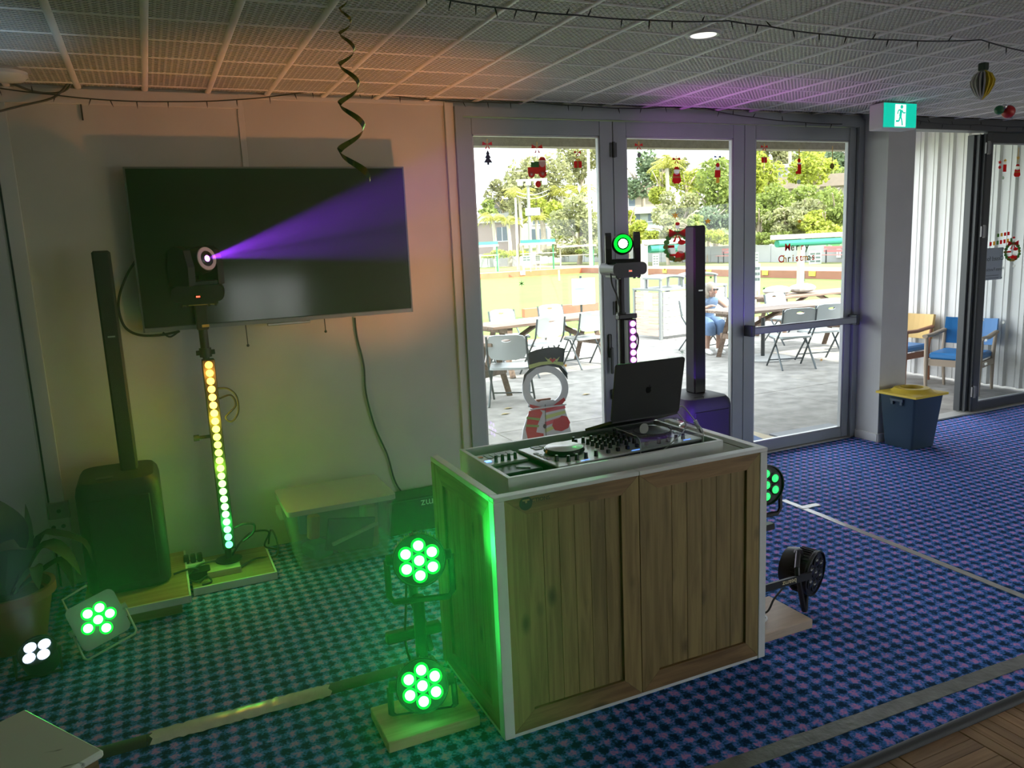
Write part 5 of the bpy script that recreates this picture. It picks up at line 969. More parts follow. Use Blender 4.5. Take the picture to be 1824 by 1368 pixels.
for k in range(2): MB().box(xn-0.11, xn+0.08, Yn-0.0005, Yn-0.0001, pc.z-0.115-k*0.025, pc.z-0.111-k*0.025).build('ruled_line', ink, sh)
for dx, dz in ((0.13, 0.9), (0.13, -0.9)): MB().box(xn+dx-0.008, xn+dx+0.004, Yn-0.0006, Yn-0.0001, pc.z+dz*ht_/2-0.006, pc.z+dz*ht_/2+0.006).build('tape_dot', ink, sh)
# ------------------------------------------------------------------ outside: ground
def tz(x, y):
    z = 0.25
    if x > 31: z = max(z, 0.25+(x-31)*0.13)
    if y > 58: z = max(z, 0.25+(y-58)*0.05)
    return min(z, 7.0)
conc = mat('patio_concrete', (0.29, 0.275, 0.25), 0.9, var=0.28, scale=5.0, bump=0.25, bscale=35)
tag(MB().box(-60, 110, -60, 5.0, -0.30, -0.12).build('ground', mat('car_park', (0.33, 0.32, 0.30), 0.9)), 'pale ground behind the hall', 'ground', kind='structure')
pt = thing('patio', 'pale concrete patio slabs outside the glass doors', 'patio', (8, 9, 0), kind='structure')
for x0_, x1_ in ((-12, 3.0), (3.0, 6.6), (6.6, 10.2), (10.2, 13.8), (13.8, 24)):
    for y0_, y1_ in ((D+0.125, 7.05), (7.05, 9.0), (9.0, 11.4), (11.4, 13.6)): MB().box(x0_+0.004, x1_-0.004, y0_+0.004, y1_-0.004, -0.12, -0.001, bev=0.004).build('concrete_slab', conc, pt)
MB().box(-12, 24, D+0.1, 13.6, -0.14, -0.012).build('joint_bed', mat('joint_dirt', (0.12, 0.11, 0.10), 0.9), pt)
lawn_m = mat('bowling_green', (0.115, 0.225, 0.03), 0.9, var=0.10, scale=0.6, bump=0.2, bscale=60)
tag(MB().box(-15, 24.2, 13.9, 42.4, -0.12, -0.02).build('lawn', lawn_m), 'bright flat bowling green lawn', 'lawn', kind='structure')
redb = mat('red_border', (0.58, 0.16, 0.07), 0.7, var=0.1, scale=3); brn = mat('brown_border', (0.30, 0.12, 0.08), 0.7, var=0.1, scale=3)
tag(MB().box(-15, 24.4, 13.62, 13.88, -0.12, 0.0).build('kerb', mat('terracotta_kerb', (0.55, 0.25, 0.13), 0.8)), 'terracotta kerb along the near edge of the lawn', 'kerb', kind='structure')
tag(MB().box(-15, 24.2, 42.4, 42.7, -0.12, 0.30).build('border_wall', redb), 'orange red border along the far edge of the lawn', 'border', kind='structure')
tag(MB().box(24.2, 24.5, 13.9, 42.7, -0.12, 0.30).build('border_wall', brn), 'brown border along the right edge of the lawn', 'border', kind='structure')
nx, ny = 26, 24; vs_ = []; fs = []
for j in range(ny+1):
    for i in range(nx+1):
        x = -40+i*6.0; y = 10+j*6.5; inside = (x < 24.6 and y < 42.6); vs_.append((x, y, (tz(x, y)-0.01) if not inside else -0.6))
for j in range(ny):
    for i in range(nx): fs.append((j*(nx+1)+i, j*(nx+1)+i+1, (j+1)*(nx+1)+i+1, (j+1)*(nx+1)+i))
tag(MB().add(vs_, fs).build('ground_bank', mat('bank_grass', (0.17, 0.19, 0.07), 0.95, var=0.25, scale=0.25)), 'grassy ground rising beyond the fence', 'ground', kind='structure')
path_m = mat('sandy_path', (0.44, 0.33, 0.22), 0.9, var=0.06, scale=2)
tag(MB().box(24.5, 30.4, 8, 58, -0.1, 0.27).build('path', path_m), 'pale path between the lawn and the grey fence', 'path', kind='structure'); tag(MB().box(-20, 24.5, 42.7, 44.6, -0.1, 0.27).build('path', path_m), 'pale path beyond the far edge of the lawn', 'path', kind='structure')
tag(MB().box(-20, 24.5, 44.6, 56, -0.1, 0.262).build('lawn', mat('far_lawn', (0.20, 0.26, 0.06), 0.9)), 'second lawn far behind the bowling green', 'lawn', kind='structure')
# fence of grey panels
fm = mat('fence_grey', (0.34, 0.345, 0.34), 0.7, var=0.06, scale=1.5)
t = thing('fence', 'long grey panel fence behind the bowling green', 'fence', (30.6, 34, 0.27))
for k in range(20): MB().box(30.52, 30.60, 8+k*2.5+0.01, 8+(k+1)*2.5-0.01, 0.26, 1.26, bev=0.01).build('fence_panel', fm, t)
for k in range(21): MB().box(30.48, 30.64, 8+k*2.5-0.05, 8+k*2.5+0.05, 0.26, 1.30).build('fence_post', fm, t)
t = thing('fence', 'grey fence at the far end beyond the second lawn', 'fence', (5, 56.2, 0.27))
for k in range(16): MB().box(-10+k*2.6+0.01, -10+(k+1)*2.6-0.01, 56.1, 56.2, 0.26, 1.26, bev=0.01).build('fence_panel', fm, t)
# ------------------------------------------------------------------ eave beam, corrugated wall
yb_ = 7.15; zb_ = W(1060, 262, yb_).z
stuc = mat('eave_stucco', (0.40, 0.36, 0.26), 0.9, var=0.12, scale=30, bump=0.5, bscale=60)
tag(MB().box(-6, 8.75, yb_, yb_+0.16, zb_, 3.12).build('eave_beam', stuc), 'sandy textured beam under the outer edge of the eave', 'beam', kind='structure')
tag(MB().box(-6, 8.75, D+0.14, yb_, 3.06, 3.115).build('eave_soffit', mat('soffit', (0.55, 0.53, 0.47), 0.8)), 'pale soffit under the patio eave', 'soffit', kind='structure')
cw = mat('corrugated_white', (0.70, 0.70, 0.68), 0.45, 0.1, var=0.05, scale=2); cwt = thing('wall_corrugated', 'white ribbed metal side wall of the patio', 'wall', (8.72, 7, 0), kind='structure')
def sheet(y0, y1):
    P = []; y = y0
    while y < y1-1e-6:
        P += [(8.72, y), (8.72, y+0.06), (8.685, y+0.075), (8.685, y+0.105), (8.72, y+0.12), (8.72, y+0.148), (8.712, y+0.15), (8.712, y+0.156), (8.72, y+0.158)]; y += 0.19
    P.append((8.72, y1)); Q = [(x+0.004, yy) for x, yy in P[::-1]]; return MB().prism(P+Q, 0.02, 3.06)
for k in range(3): sheet(D+0.15+k*0.76, D+0.15+(k+1)*0.76-0.002).build('metal_sheet', cw, cwt)
wf = MB().box(8.66, 8.68, 5.22, 5.42, 0.9, 2.0).build('dark_window', mat('dark_window', (0.03, 0.035, 0.04), 0.2), cwt); MB().box(8.655, 8.68, 5.42, 5.46, 0.85, 2.05).box(8.655, 8.68, 5.20, 5.42, 2.0, 2.05).build('window_frame', alu_m, cwt)
# ------------------------------------------------------------------ armchairs
def armchair(label, loc, rz, woodm, seatm, backm):
    t = thing('armchair', label, 'chair', loc, rz, 'padded armchairs by the ribbed wall')
    def l(mb, n, m, p=t, s=0): return mb.build(n, m, p, s, local=True)
    for sx in (-1, 1):
        l(MB().tube([V((sx*0.27, 0.24, 0)), V((sx*0.275, 0.25, 0.30)), V((sx*0.28, 0.25, 0.62))], [0.016, 0.022, 0.02]), 'front_leg', woodm); l(MB().tube([V((sx*0.25, -0.28, 0)), V((sx*0.26, -0.22, 0.40)), V((sx*0.265, -0.27, 0.66))], [0.015, 0.022, 0.018]), 'back_leg', woodm)
        l(MB().tube([V((sx*0.28, 0.30, 0.635)), V((sx*0.285, 0.05, 0.63)), V((sx*0.27, -0.27, 0.655))], 0.022, 8, flat=1.4), 'armrest', woodm); l(MB().box(sx*0.26-0.012, sx*0.26+0.012, -0.22, 0.25, 0.30, 0.37), 'side_rail', woodm)
    l(MB().box(-0.26, 0.26, 0.225, 0.25, 0.30, 0.375), 'front_rail', woodm); l(MB().box(-0.25, 0.25, -0.235, 0.255, 0.376, 0.45, bev=0.02), 'seat_cushion', seatm)
    M = Matrix.Translation((0, -0.285, 0.50)) @ Matrix.Rotation(radians(10), 4, 'X'); P = []
    for k in range(9): u = -0.27+0.54*k/8; P.append((u, -0.06*(1-(u/0.27)**2)))
    m = MB(); 
    for u, v in zip(P, P[1:]): m.add([M @ V((u[0], u[1], 0)), M @ V((v[0], v[1], 0)), M @ V((v[0], v[1], 0.30)), M @ V((u[0], u[1], 0.30)), M @ V((u[0], u[1]+0.045, 0)), M @ V((v[0], v[1]+0.045, 0)), M @ V((v[0], v[1]+0.045, 0.30)), M @ V((u[0], u[1]+0.045, 0.30))], [(0, 3, 2, 1), (4, 5, 6, 7), (0, 1, 5, 4), (2, 3, 7, 6), (0, 4, 7, 3), (1, 2, 6, 5)])
    l(m, 'back_cushion', backm, t, 50); return t
bluv = mat('blue_vinyl', (0.03, 0.20, 0.50), 0.35); yelv = mat('mustard_vinyl', (0.62, 0.40, 0.12), 0.5)
armchair('blue vinyl armchair with weathered wooden arms by the ribbed wall', (8.22, 5.86, 0), radians(108), mat('weathered_wood', (0.36, 0.29, 0.22), 0.7), bluv, bluv)
armchair('mustard backed armchair with brown wooden arms by the ribbed wall', (8.25, 6.72, 0), radians(96), mat('brown_wood', (0.30, 0.12, 0.06), 0.5), bluv, yelv)
# ------------------------------------------------------------------ picnic tables and chairs
tw = woodmat('table_wood', (0.10, 0.06, 0.04), (0.22, 0.15, 0.105), 'x', 0.6, 0.15, False)
def table(label, loc, rz, L_=2.1, W_=0.74):
    t = thing('picnic_table', label, 'table', loc, rz, 'timber tables on the patio'); n = 5
    for k in range(n): MB().box(-L_/2, L_/2, -W_/2+W_*k/n+0.004, -W_/2+W_*(k+1)/n-0.004, 0.71, 0.75, bev=0.004).build('tabletop_plank', tw, t, local=True)
    for sx in (-1, 1):
        x = sx*(L_/2-0.30)
        for sy in (-1, 1): MB().tube([V((x, sy*0.09, 0.70)), V((x, sy*0.36, 0.0))], 0.05, 4).build('leg', tw, t, local=True)
        MB().box(x-0.045, x+0.045, -W_/2+0.04, W_/2-0.04, 0.63, 0.709).build('bearer', tw, t, local=True); MB().box(x-0.04, x+0.04, -0.28, 0.28, 0.30, 0.38).build('cross_bar', tw, t, local=True); MB().tube([V((x-sx*0.03, 0, 0.36)), V((sx*0.12, 0, 0.70))], 0.04, 4).build('brace', tw, t, local=True)
    return t
table('long timber table with chairs tucked in beyond the left door', (5.30, 10.42, 0), radians(9), 2.3)
table('timber table end at the far left of the patio view', (3.32, 9.22, 0), radians(-61), 1.9, 0.70)
table('long timber table where the woman sits', (9.02, 9.30, 0), 0.0, 2.8, 0.84)
table('farthest timber table on the right with white bags on top', (11.1, 10.9, 0), radians(2), 2.6, 0.74)
cp = mat('chair_plastic', (0.44, 0.48, 0.48), 0.4); cl = mat('chair_legs', (0.09, 0.105, 0.11), 0.4, 0.4)
def mkchair():
    t = thing('folding_chair', '', 'chair', (0, 0, -50), 0, 'white plastic patio chairs'); n = 24
    M = Matrix.Translation((0, -0.205, 0.545)) @ Matrix.Rotation(radians(11), 4, 'X'); o_ = []; i_ = []
    for k in range(n):
        a = 2*pi*k/n; c_, s_ = cos(a), sin(a); e = 5; r_ = (abs(c_)**e+abs(s_)**e)**(-1/e); o_.append((0.225*r_*c_*(1.0+0.0*s_), 0.16+0.15*r_*s_)); i_.append((0.055*c_, 0.245+0.018*s_))
    vs_ = []; 
    for yy in (0.0, 0.018):
        for (x, z) in o_: vs_.append(M @ V((x, yy-0.03*(1-(x/0.225)**2), z)))
        for (x, z) in i_: vs_.append(M @ V((x, yy-0.03*(1-(x/0.225)**2), z)))
    fs = []
    for k in range(n):
        q = (k+1) % n; fs += [(k, n+k, n+q, q), (2*n+k, 2*n+q, 3*n+q, 3*n+k), (k, q, 2*n+q, 2*n+k), (n+k, 3*n+k, 3*n+q, n+q)]
    MB().add(vs_, fs).build('backrest', cp, t, 40, local=True)
    P = rpoly(0.23, 0.215, 0.06, 4); MB().prism(P, 0.425, 0.452, Matrix.Translation((0, 0.03, 0))).build('seat', cp, t, 30, local=True)
    for sx in (-1, 1): MB().tube([V((sx*0.232, -0.262, 0.83)), V((sx*0.236, -0.205, 0.56)), V((sx*0.24, -0.10, 0.43)), V((sx*0.25, 0.235, 0.0))], 0.013, 8).build('leg', cl, t, 60, local=True); MB().tube([V((sx*0.222, 0.22, 0.418)), V((sx*0.226, 0.05, 0.405)), V((sx*0.235, -0.27, 0.0))], 0.013, 8).build('leg', cl, t, 60, local=True)
    MB().cyl((-0.235, 0.17, 0.09), (0.235, 0.17, 0.09), 0.009, n=8).build('stretcher', cl, t, local=True); return t
c0 = mkchair(); CH_ = [((3.77, 8.36), -32, 'nearest white plastic chair at the left table'), ((5.02, 9.99), 6, 'white plastic chair tucked into the long left table'), ((5.85, 10.22), 4, 'white plastic chair at the right end of the long left table'),
    ((4.45, 11.15), 190, 'white chair behind the left end of the long left table'), ((5.10, 11.25), 186, 'white chair behind the middle of the long left table'), ((6.05, 11.42), 182, 'white chair behind the right end of the long left table'),
    ((8.02, 8.24), -20, 'white plastic chair below the push bar, left of the pair'), ((8.72, 8.40), -14, 'white plastic chair below the push bar, right of the pair'), ((8.55, 10.22), 180, 'white chair behind the table where the woman sits'), ((9.75, 10.16), 182, 'white chair between the two right tables'), ((10.05, 8.60), -6, 'white plastic chair at the right end of the near right table'), ((8.19, 10.44), 194, 'white plastic chair the woman sits on')]
for k, ((x, y), rz, lb) in enumerate(CH_):
    if k == 0: c0.location = (x, y, 0); c0.rotation_euler = (0, 0, radians(rz)); c0['label'] = lb
    else: dup(c0, (x, y, 0), radians(rz), lb)
for k, (x, y, lb) in enumerate(((10.2, 10.85, 'white bag on the left of the farthest table'), (10.85, 10.9, 'white bag in the middle of the farthest table'))): tag(MB().ball((x, y, 0.84), (0.30, 0.16, 0.088), 14, 8).build('white_bag', mat('bag_white', (0.45, 0.44, 0.41), 0.7)), lb, 'bag', 'white bags on the table')
tag(MB().box(5.0, 5.5, 10.45, 10.7, 0.752, 0.756, M=None).build('paper_sheet', white_m), 'white sheet of paper on the long left table', 'paper'); tag(MB().box(8.6, 9.2, 9.35, 9.6, 0.752, 0.756).build('paper_sheet', white_m), 'white sheet of paper on the table where the woman sits', 'paper')
ub = thing('umbrella_base', 'flat grey umbrella base with a short post under the right table', 'umbrella base', (8.25, 9.05, 0)); MB().lathe([(0.40, 0.0), (0.40, 0.025), (0.05, 0.05)], 28, Matrix.Translation((8.25, 9.05, 0))).build('plate', mat('base_grey', (0.4, 0.4, 0.39), 0.7), ub, 40); MB().cyl((8.25, 9.05, 0.04), (8.25, 9.05, 0.62), 0.03).build('post', alud_m, ub)
mt = thing('door_mat', 'patterned door mat outside the middle door', 'mat', (4.47, 5.57, 0)); MB().box(3.9, 5.05, 5.25, 5.90, 0.0, 0.012, bev=0.003).build('mat_base', mat('mat_cream', (0.55, 0.47, 0.33), 0.9), mt)
for k in range(5): MB().prism([(3.96+k*0.21, 5.3), (4.06+k*0.21, 5.3), (4.16+k*0.21, 5.85), (4.06+k*0.21, 5.85)], 0.0125, 0.014).build('stripe', mat('mat_blue', (0.12, 0.17, 0.30), 0.9), mt)
tag(MB().box(5.10, 5.85, 5.27, 5.50, 0, 0.01, bev=0.002).build('door_grate', mat('grate_grey', (0.18, 0.19, 0.2), 0.6)), 'dark grey drain mat outside the push bar door', 'mat')
lf = mat('dry_leaf', (0.42, 0.33, 0.16), 0.8)
for k, (x, y, lb) in enumerate(((900, 738, 'dry leaf on the concrete under the nearest chair'), (905, 728, 'second dry leaf lying near the nearest chair'), (1044, 703, 'lone dry leaf near the middle of the patio'), (1288, 722, 'dry leaf left of the woman on the patio'))):
    p = G(x, y); tag(MB().add([(p.x-0.06, p.y, 0.002), (p.x, p.y-0.03, 0.012), (p.x+0.07, p.y+0.01, 0.003), (p.x, p.y+0.035, 0.010)], [(0, 1, 2, 3), (3, 2, 1, 0)]).build('dry_leaf', lf), lb, 'leaf', 'dry leaves on the patio')
# ------------------------------------------------------------------ bin housing
t = thing('bin_housing', 'timber slatted double bin housing with curved hoods', 'bin housing', (8.47, 11.96, 0), radians(7), 'slatted bin housings'); gm = mat('bin_frame_grey', (0.22, 0.23, 0.23), 0.5, 0.3); sw = mat('bin_white_slat', (0.52, 0.51, 0.48), 0.6); sb_ = woodmat('bin_side_slat', (0.40, 0.30, 0.24), (0.55, 0.44, 0.36), 'y', 0.7, 0.1, False)
def l(mb, n, m, p=t, s=0): return mb.build(n, m, p, s, local=True)
for u in (0, 1):
    x0_ = u*0.86; zt = 0.90
    for k in range(7): l(MB().box(x0_+0.07, x0_+0.80, 0.005, 0.025, 0.06+k*0.118, 0.06+k*0.118+0.108, bev=0.003), 'front_slat', sw)
    for xx in (x0_+0.0, x0_+0.81): l(MB().box(xx, xx+0.05, 0, 0.05, 0, zt), 'corner_post', gm); l(MB().box(xx, xx+0.05, 0.72, 0.77, 0, zt), 'corner_post', gm)
    l(MB().box(x0_-0.005, x0_+0.865, -0.01, 0.78, zt, zt+0.035), 'lid_plate', gm)
    h = MB(); n = 8
    rgs = []
    for k in range(n+1): a = -1+2*k/n; rgs.append([(x0_+0.12+0.62*k/n, 0.12, zt+0.20+0.05*(1-a*a)), (x0_+0.12+0.62*k/n, 0.62, zt+0.20+0.05*(1-a*a)), (x0_+0.12+0.62*k/n, 0.62, zt+0.23+0.05*(1-a*a)), (x0_+0.12+0.62*k/n, 0.12, zt+0.23+0.05*(1-a*a))])
    h.loft(rgs); l(h, 'hood', gm)
    for xx in (x0_+0.14, x0_+0.70): l(MB().box(xx, xx+0.04, 0.15, 0.19, zt+0.035, zt+0.205), 'hood_post', gm); l(MB().box(xx, xx+0.04, 0.55, 0.59, zt+0.035, zt+0.205), 'hood_post', gm)
for k in range(7): l(MB().box(0.005, 0.025, 0.06, 0.71, 0.06+k*0.118, 0.06+k*0.118+0.108, bev=0.003), 'side_slat', sb_)
l(MB().box(-0.001, 0.004, 0.22, 0.45, 0.55, 0.86), 'paper_notice', white_m)
# notice board on the lawn edge, low boards
t = thing('notice_board', 'white notice board on a post at the edge of the lawn', 'sign', G(1038, 588)); p = G(1038, 588); yq = p.y; a, b = W(1018, 497, yq), W(1060, 541, yq)
MB().box(a.x, b.x, yq-0.02, yq+0.01, b.z, a.z, bev=0.005).build('panel', mat('notice_white', (0.55, 0.56, 0.57), 0.5), t); MB().box(a.x+0.06, a.x+0.30, yq-0.022, yq-0.0205, (a.z+b.z)/2+0.05, (a.z+b.z)/2+0.075).build('blue_heading', mat('board_blue', (0.15, 0.2, 0.55), 0.6), t); MB().cyl((p.x, yq+0.03, 0), (p.x, yq+0.03, a.z+0.05), 0.025).build('post', alud_m, t)
for lb, xa, xb2, yy in (('red timber board lying along the lawn edge behind the long table', 935, 1000, 560), ('brown timber board along the lawn edge beside the notice board', 1000, 1065, 553)):
    a, b = G(xa, yy+6), G(xb2, yy); tag(MB().box(a.x, b.x, a.y, a.y+0.18, 0.0, 0.22).build('edge_board', brn if 'brown' in lb else mat('red_board', (0.45, 0.16, 0.09), 0.7)), lb, 'board')
# ------------------------------------------------------------------ seated woman
def skinmesh(name, chains, m, parent, sub=1):
    vs_, es, rs = [], [], []; idx = {}
    for ch in chains:
        prev = None
        for p, r_ in ch:
            key = tuple(round(q, 4) for q in p)
            if key not in idx: idx[key] = len(vs_); vs_.append(p); rs.append(r_)
            k = idx[key]
            if prev is not None and prev != k: es.append((prev, k))
            prev = k
    me = bpy.data.meshes.new(name); me.from_pydata(vs_, es, []); ob = bpy.data.objects.new(name, me); COL.objects.link(ob)
    ob.modifiers.new('skin', 'SKIN'); sv = me.skin_vertices[0].data
    for k, r_ in enumerate(rs): sv[k].radius = (r_, r_) if not isinstance(r_, tuple) else r_
    sv[0].use_root = True; ss = ob.modifiers.new('sub', 'SUBSURF'); ss.levels = ss.render_levels = sub
    me2 = bpy.data.meshes.new_from_object(ob.evaluated_get(bpy.context.evaluated_depsgraph_get())); bpy.data.objects.remove(ob)
    me2.polygons.foreach_set('use_smooth', [True]*len(me2.polygons)); me2.name = name; me2.materials.clear(); me2.materials.append(m); o = bpy.data.objects.new(name, me2); COL.objects.link(o); o.parent = parent; WM[o] = WM[parent]; return o
wp = thing('person', 'seated woman in a blue sleeveless dress, sunglasses and white shoes', 'person', (8.17, 10.36, 0), radians(-14))
skin = mat('skin', (0.36, 0.21, 0.15), 0.55); dress = mat('blue_dress', (0.10, 0.165, 0.28), 0.8, var=0.15, scale=12)
Pv, Sp, Ch, Nk = (0, 0, 0.50), (0, -0.07, 0.66), (0, -0.17, 0.80), (0.01, -0.245, 0.905)
ch = [[(Pv, 0.13), (Sp, 0.11), (Ch, 0.12), (Nk, 0.05), ((0.02, -0.28, 0.96), 0.058), ((0.025, -0.285, 1.03), 0.078), ((0.025, -0.27, 1.09), 0.06)], [((0.02, -0.28, 0.96), 0.058), ((0.04, -0.355, 0.975), 0.03)], [((0.025, -0.285, 1.03), 0.078), ((0.045, -0.385, 1.015), 0.014)]]
for s in (-1, 1):
    hand = (0.47, -0.42, 0.775) if s > 0 else (-0.06, -0.45, 0.775); elb = (0.32, -0.24, 0.70) if s > 0 else (-0.27, -0.28, 0.66)
    ch.append([(Ch, 0.12), ((s*0.15, -0.18, 0.85), 0.055), (elb, 0.042), (tuple(hand[i]*0.85+elb[i]*0.15 for i in range(3)), 0.027), (hand, 0.028)])
    for f in range(5):
        a = -0.5+f*0.25; d_ = V((hand[0]-elb[0], hand[1]-elb[1], 0)).normalized(); n_ = V((-d_.y, d_.x, 0)); ln = (0.05, 0.075, 0.08, 0.075, 0.06)[f]; e1 = V(hand)+n_*a*0.07+d_*ln*0.6; e2 = e1+d_*ln*0.4+V((0, 0, -0.012))
        ch.append([(hand, 0.028), (tuple(e1), 0.009), (tuple(e2), 0.007)])
    ch.append([(Pv, 0.13), ((s*0.09, -0.05, 0.50), 0.095), ((s*0.10, -0.42, 0.475), 0.06), ((s*0.095, -0.40, 0.28), 0.05), ((s*0.09, -0.37, 0.09), 0.033), ((s*0.095, -0.40, 0.045), 0.032), ((s*0.105, -0.50, 0.035), 0.03)])
skinmesh('body', ch, skin, wp, 2)
def er(c, rx, rv, n=18, ax='z'): return [V((c[0]+rx*cos(2*pi*k/n), c[1]+(rv*sin(2*pi*k/n) if ax == 'z' else 0), c[2]+(rv*sin(2*pi*k/n) if ax == 'y' else 0))) for k in range(n)]
MB().loft([er((0.01, -0.235, 0.895), 0.085, 0.07), er((0, -0.20, 0.865), 0.17, 0.105), er((0, -0.17, 0.79), 0.175, 0.135), er((0, -0.10, 0.69), 0.15, 0.135), er((0, -0.05, 0.60), 0.16, 0.15), er((0, -0.03, 0.50), 0.20, 0.19), er((0, -0.02, 0.455), 0.20, 0.20)]).build('dress_top', dress, wp, 60, local=True)
MB().loft([er((0, -0.03, 0.50), 0.18, 0.095, ax='y'), er((0, -0.25, 0.495), 0.165, 0.08, ax='y')]).build('skirt', dress, wp, 60, local=True)
for s in (-1, 1): MB().tube([V((s*0.085, -0.12, 0.50)), V((s*0.09, -0.30, 0.49)), V((s*0.095, -0.44, 0.475)), V((s*0.095, -0.485, 0.43)), V((s*0.095, -0.47, 0.32))], [0.10, 0.098, 0.088, 0.085, 0.092], 14).build('skirt_fold', dress, wp, 60, local=True)
MB().ball((0.018, -0.265, 1.045), (0.088, 0.092, 0.095), 16, 10).ball((-0.045, -0.25, 0.95), (0.05, 0.065, 0.11), 12, 8).ball((0.075, -0.235, 0.96), (0.035, 0.06, 0.10), 12, 8).build('hair', mat('grey_blonde_hair', (0.20, 0.17, 0.13), 0.6, var=0.2, scale=40, stretch=(4, 4, 1)), wp, 80, local=True)
MB().ball((0.045, -0.335, 1.005), (0.052, 0.052, 0.062), 12, 8).build('face', skin, wp, 80, local=True)
MB().box(0.0, 0.04, -0.397, -0.375, 1.005, 1.035, bev=0.006).box(0.052, 0.092, -0.392, -0.37, 1.005, 1.035, bev=0.006).box(0.035, 0.055, -0.392, -0.386, 1.02, 1.028).build('sunglasses', blackg_m, wp, local=True)
MB().box(0.03, 0.065, -0.392, -0.382, 0.965, 0.973).build('lips', mat('lips', (0.4, 0.12, 0.1), 0.5), wp, local=True)
for s in (-1, 1): MB().loft([er((s*0.095, -0.33, 0.05), 0.035, 0.03, 12, 'y'), er((s*0.095, -0.37, 0.05), 0.045, 0.045, 12, 'y'), er((s*0.10, -0.45, 0.042), 0.048, 0.04, 12, 'y'), er((s*0.105, -0.53, 0.032), 0.042, 0.03, 12, 'y'), er((s*0.105, -0.56, 0.025), 0.02, 0.015, 12, 'y')]).build('shoe', mat('white_shoe', (0.75, 0.74, 0.72), 0.6), wp, 50, local=True)
# ------------------------------------------------------------------ snowman photo board outside the left door
YSN = 6.3; 
def sp(x, y): q = W(x, y, YSN); return (q.x, q.z)
t = thing('photo_board', 'snowman cut-out photo board with a face hole outside the doors', 'photo board', (W(972, 700, YSN).x, YSN, 0))
MS = frame((0, YSN, 0), (1, 0, 0), (0, 0, 1))
def cut(pn, col, pts, k, m=None): MB(MS).prism([sp(x, y) for x, y in pts], 0.001*k, 0.001*k+0.001).build(pn, m or mat('board_'+col, {'white': (.66, .66, .70), 'black': (.035, .035, .045), 'red': (.50, .04, .055), 'green': (.22, .32, .10), 'lime': (.50, .55, .20), 'pink': (.62, .10, .14)}[col], 0.6), t)
body = [(952, 722), (940, 740), (932, 765), (928, 800), (926, 850), (1022, 850), (1022, 790), (1014, 755), (1004, 720), (985, 712), (965, 714)]
MB(MS).prism([sp(x, y) for x, y in body], -0.012, 0.001).build('body_board', mat('board_white', (0.58, 0.57, 0.61), 0.6), t)
cxs, cys = 971.5, 692.0; n = 40; ro = [(cxs+41*cos(2*pi*k/n), cys+41*sin(2*pi*k/n)*1.0) for k in range(n)]; ri = [(cxs+29*cos(2*pi*k/n), cys-1+28*sin(2*pi*k/n)) for k in range(n)]
vs_ = []
for yy in (YSN-0.001, YSN+0.012): vs_ += [(sp(*p)[0], yy, sp(*p)[1]) for p in ro]+[(sp(*p)[0], yy, sp(*p)[1]) for p in ri]
fs = []
for k in range(n): q = (k+1) % n; fs += [(k, q, n+q, n+k), (2*n+k, 3*n+k, 3*n+q, 2*n+q), (k, 2*n+k, 2*n+q, q), (n+k, n+q, 3*n+q, 3*n+k)]
MB().add(vs_, fs).build('face_ring', mat('board_white', (0, 0, 0)), t)
cut('hat_brim', 'black', [(930, 688), (938, 668), (955, 655), (975, 651), (995, 655), (1011, 676), (1010, 664), (1000, 652), (985, 645), (965, 647), (945, 655), (933, 668)], 2)
cut('hat', 'black', [(944, 657), (940, 629), (955, 623), (975, 619), (993, 618), (1006, 621), (1003, 652), (985, 645), (965, 647)], 2); cut('hat_band', 'lime', [(943, 657), (942, 650), (960, 645), (980, 643), (1003, 645), (1003, 652), (985, 648), (965, 650)], 3)
cut('holly_leaf', 'lime', [(970, 636), (976, 640), (981, 637), (984, 641), (976, 644)], 3); cut('holly_leaf', 'lime', [(997, 635), (991, 640), (986, 637), (984, 641), (992, 644)], 3); cut('holly_heart', 'red', [(984, 646), (978, 640), (981, 638), (984, 640), (987, 638), (990, 640)], 4)
cut('scarf_knot', 'red', [(943, 720), (950, 722), (968, 726), (985, 722), (1004, 708), (1007, 713), (998, 722), (975, 732), (950, 728), (944, 726)], 5)
cut('arm', 'red', [(942, 732), (960, 728), (966, 735), (958, 755), (955, 770), (968, 772), (968, 780), (955, 786), (940, 782), (936, 765)], 3)
for k in range(2): cut('arm_stripe', 'green', [(938-k, 742+k*14), (962-k*2, 745+k*12), (961-k*2, 749+k*12), (937-k, 746+k*14)], 5)
for k in range(4): cut('scarf_stripe', ('pink', 'lime')[k % 2], [(970, 728+k*12), (1006, 722+k*9), (1007, 727+k*9), (971, 735+k*12)], 3)
cut('mitten', 'red', [(983, 758), (986, 748), (994, 746), (1000, 740), (1010, 742), (1015, 752), (1012, 762), (1000, 768), (988, 766)], 5)
cut('button', 'black', [(970+3*cos(2*pi*k/10), 759+4*sin(2*pi*k/10)) for k in range(10)], 6); cut('seam', 'black', [(970, 720), (971, 720), (973.5, 800), (972.5, 800)], 6); cut('bamboo_rod', 'white', [(943, 728), (1008, 719), (1008, 721.5), (943, 730.5)], 7)
MB().box(W(960, 790, YSN).x, W(985, 790, YSN).x, YSN+0.012, YSN+0.03, 0, 0.45).tube([V((W(972, 790, YSN).x, YSN+0.02, 0.40)), V((W(972, 790, YSN).x, YSN+0.30, 0.0))], 0.015, 4).build('back_strut', brn, t)
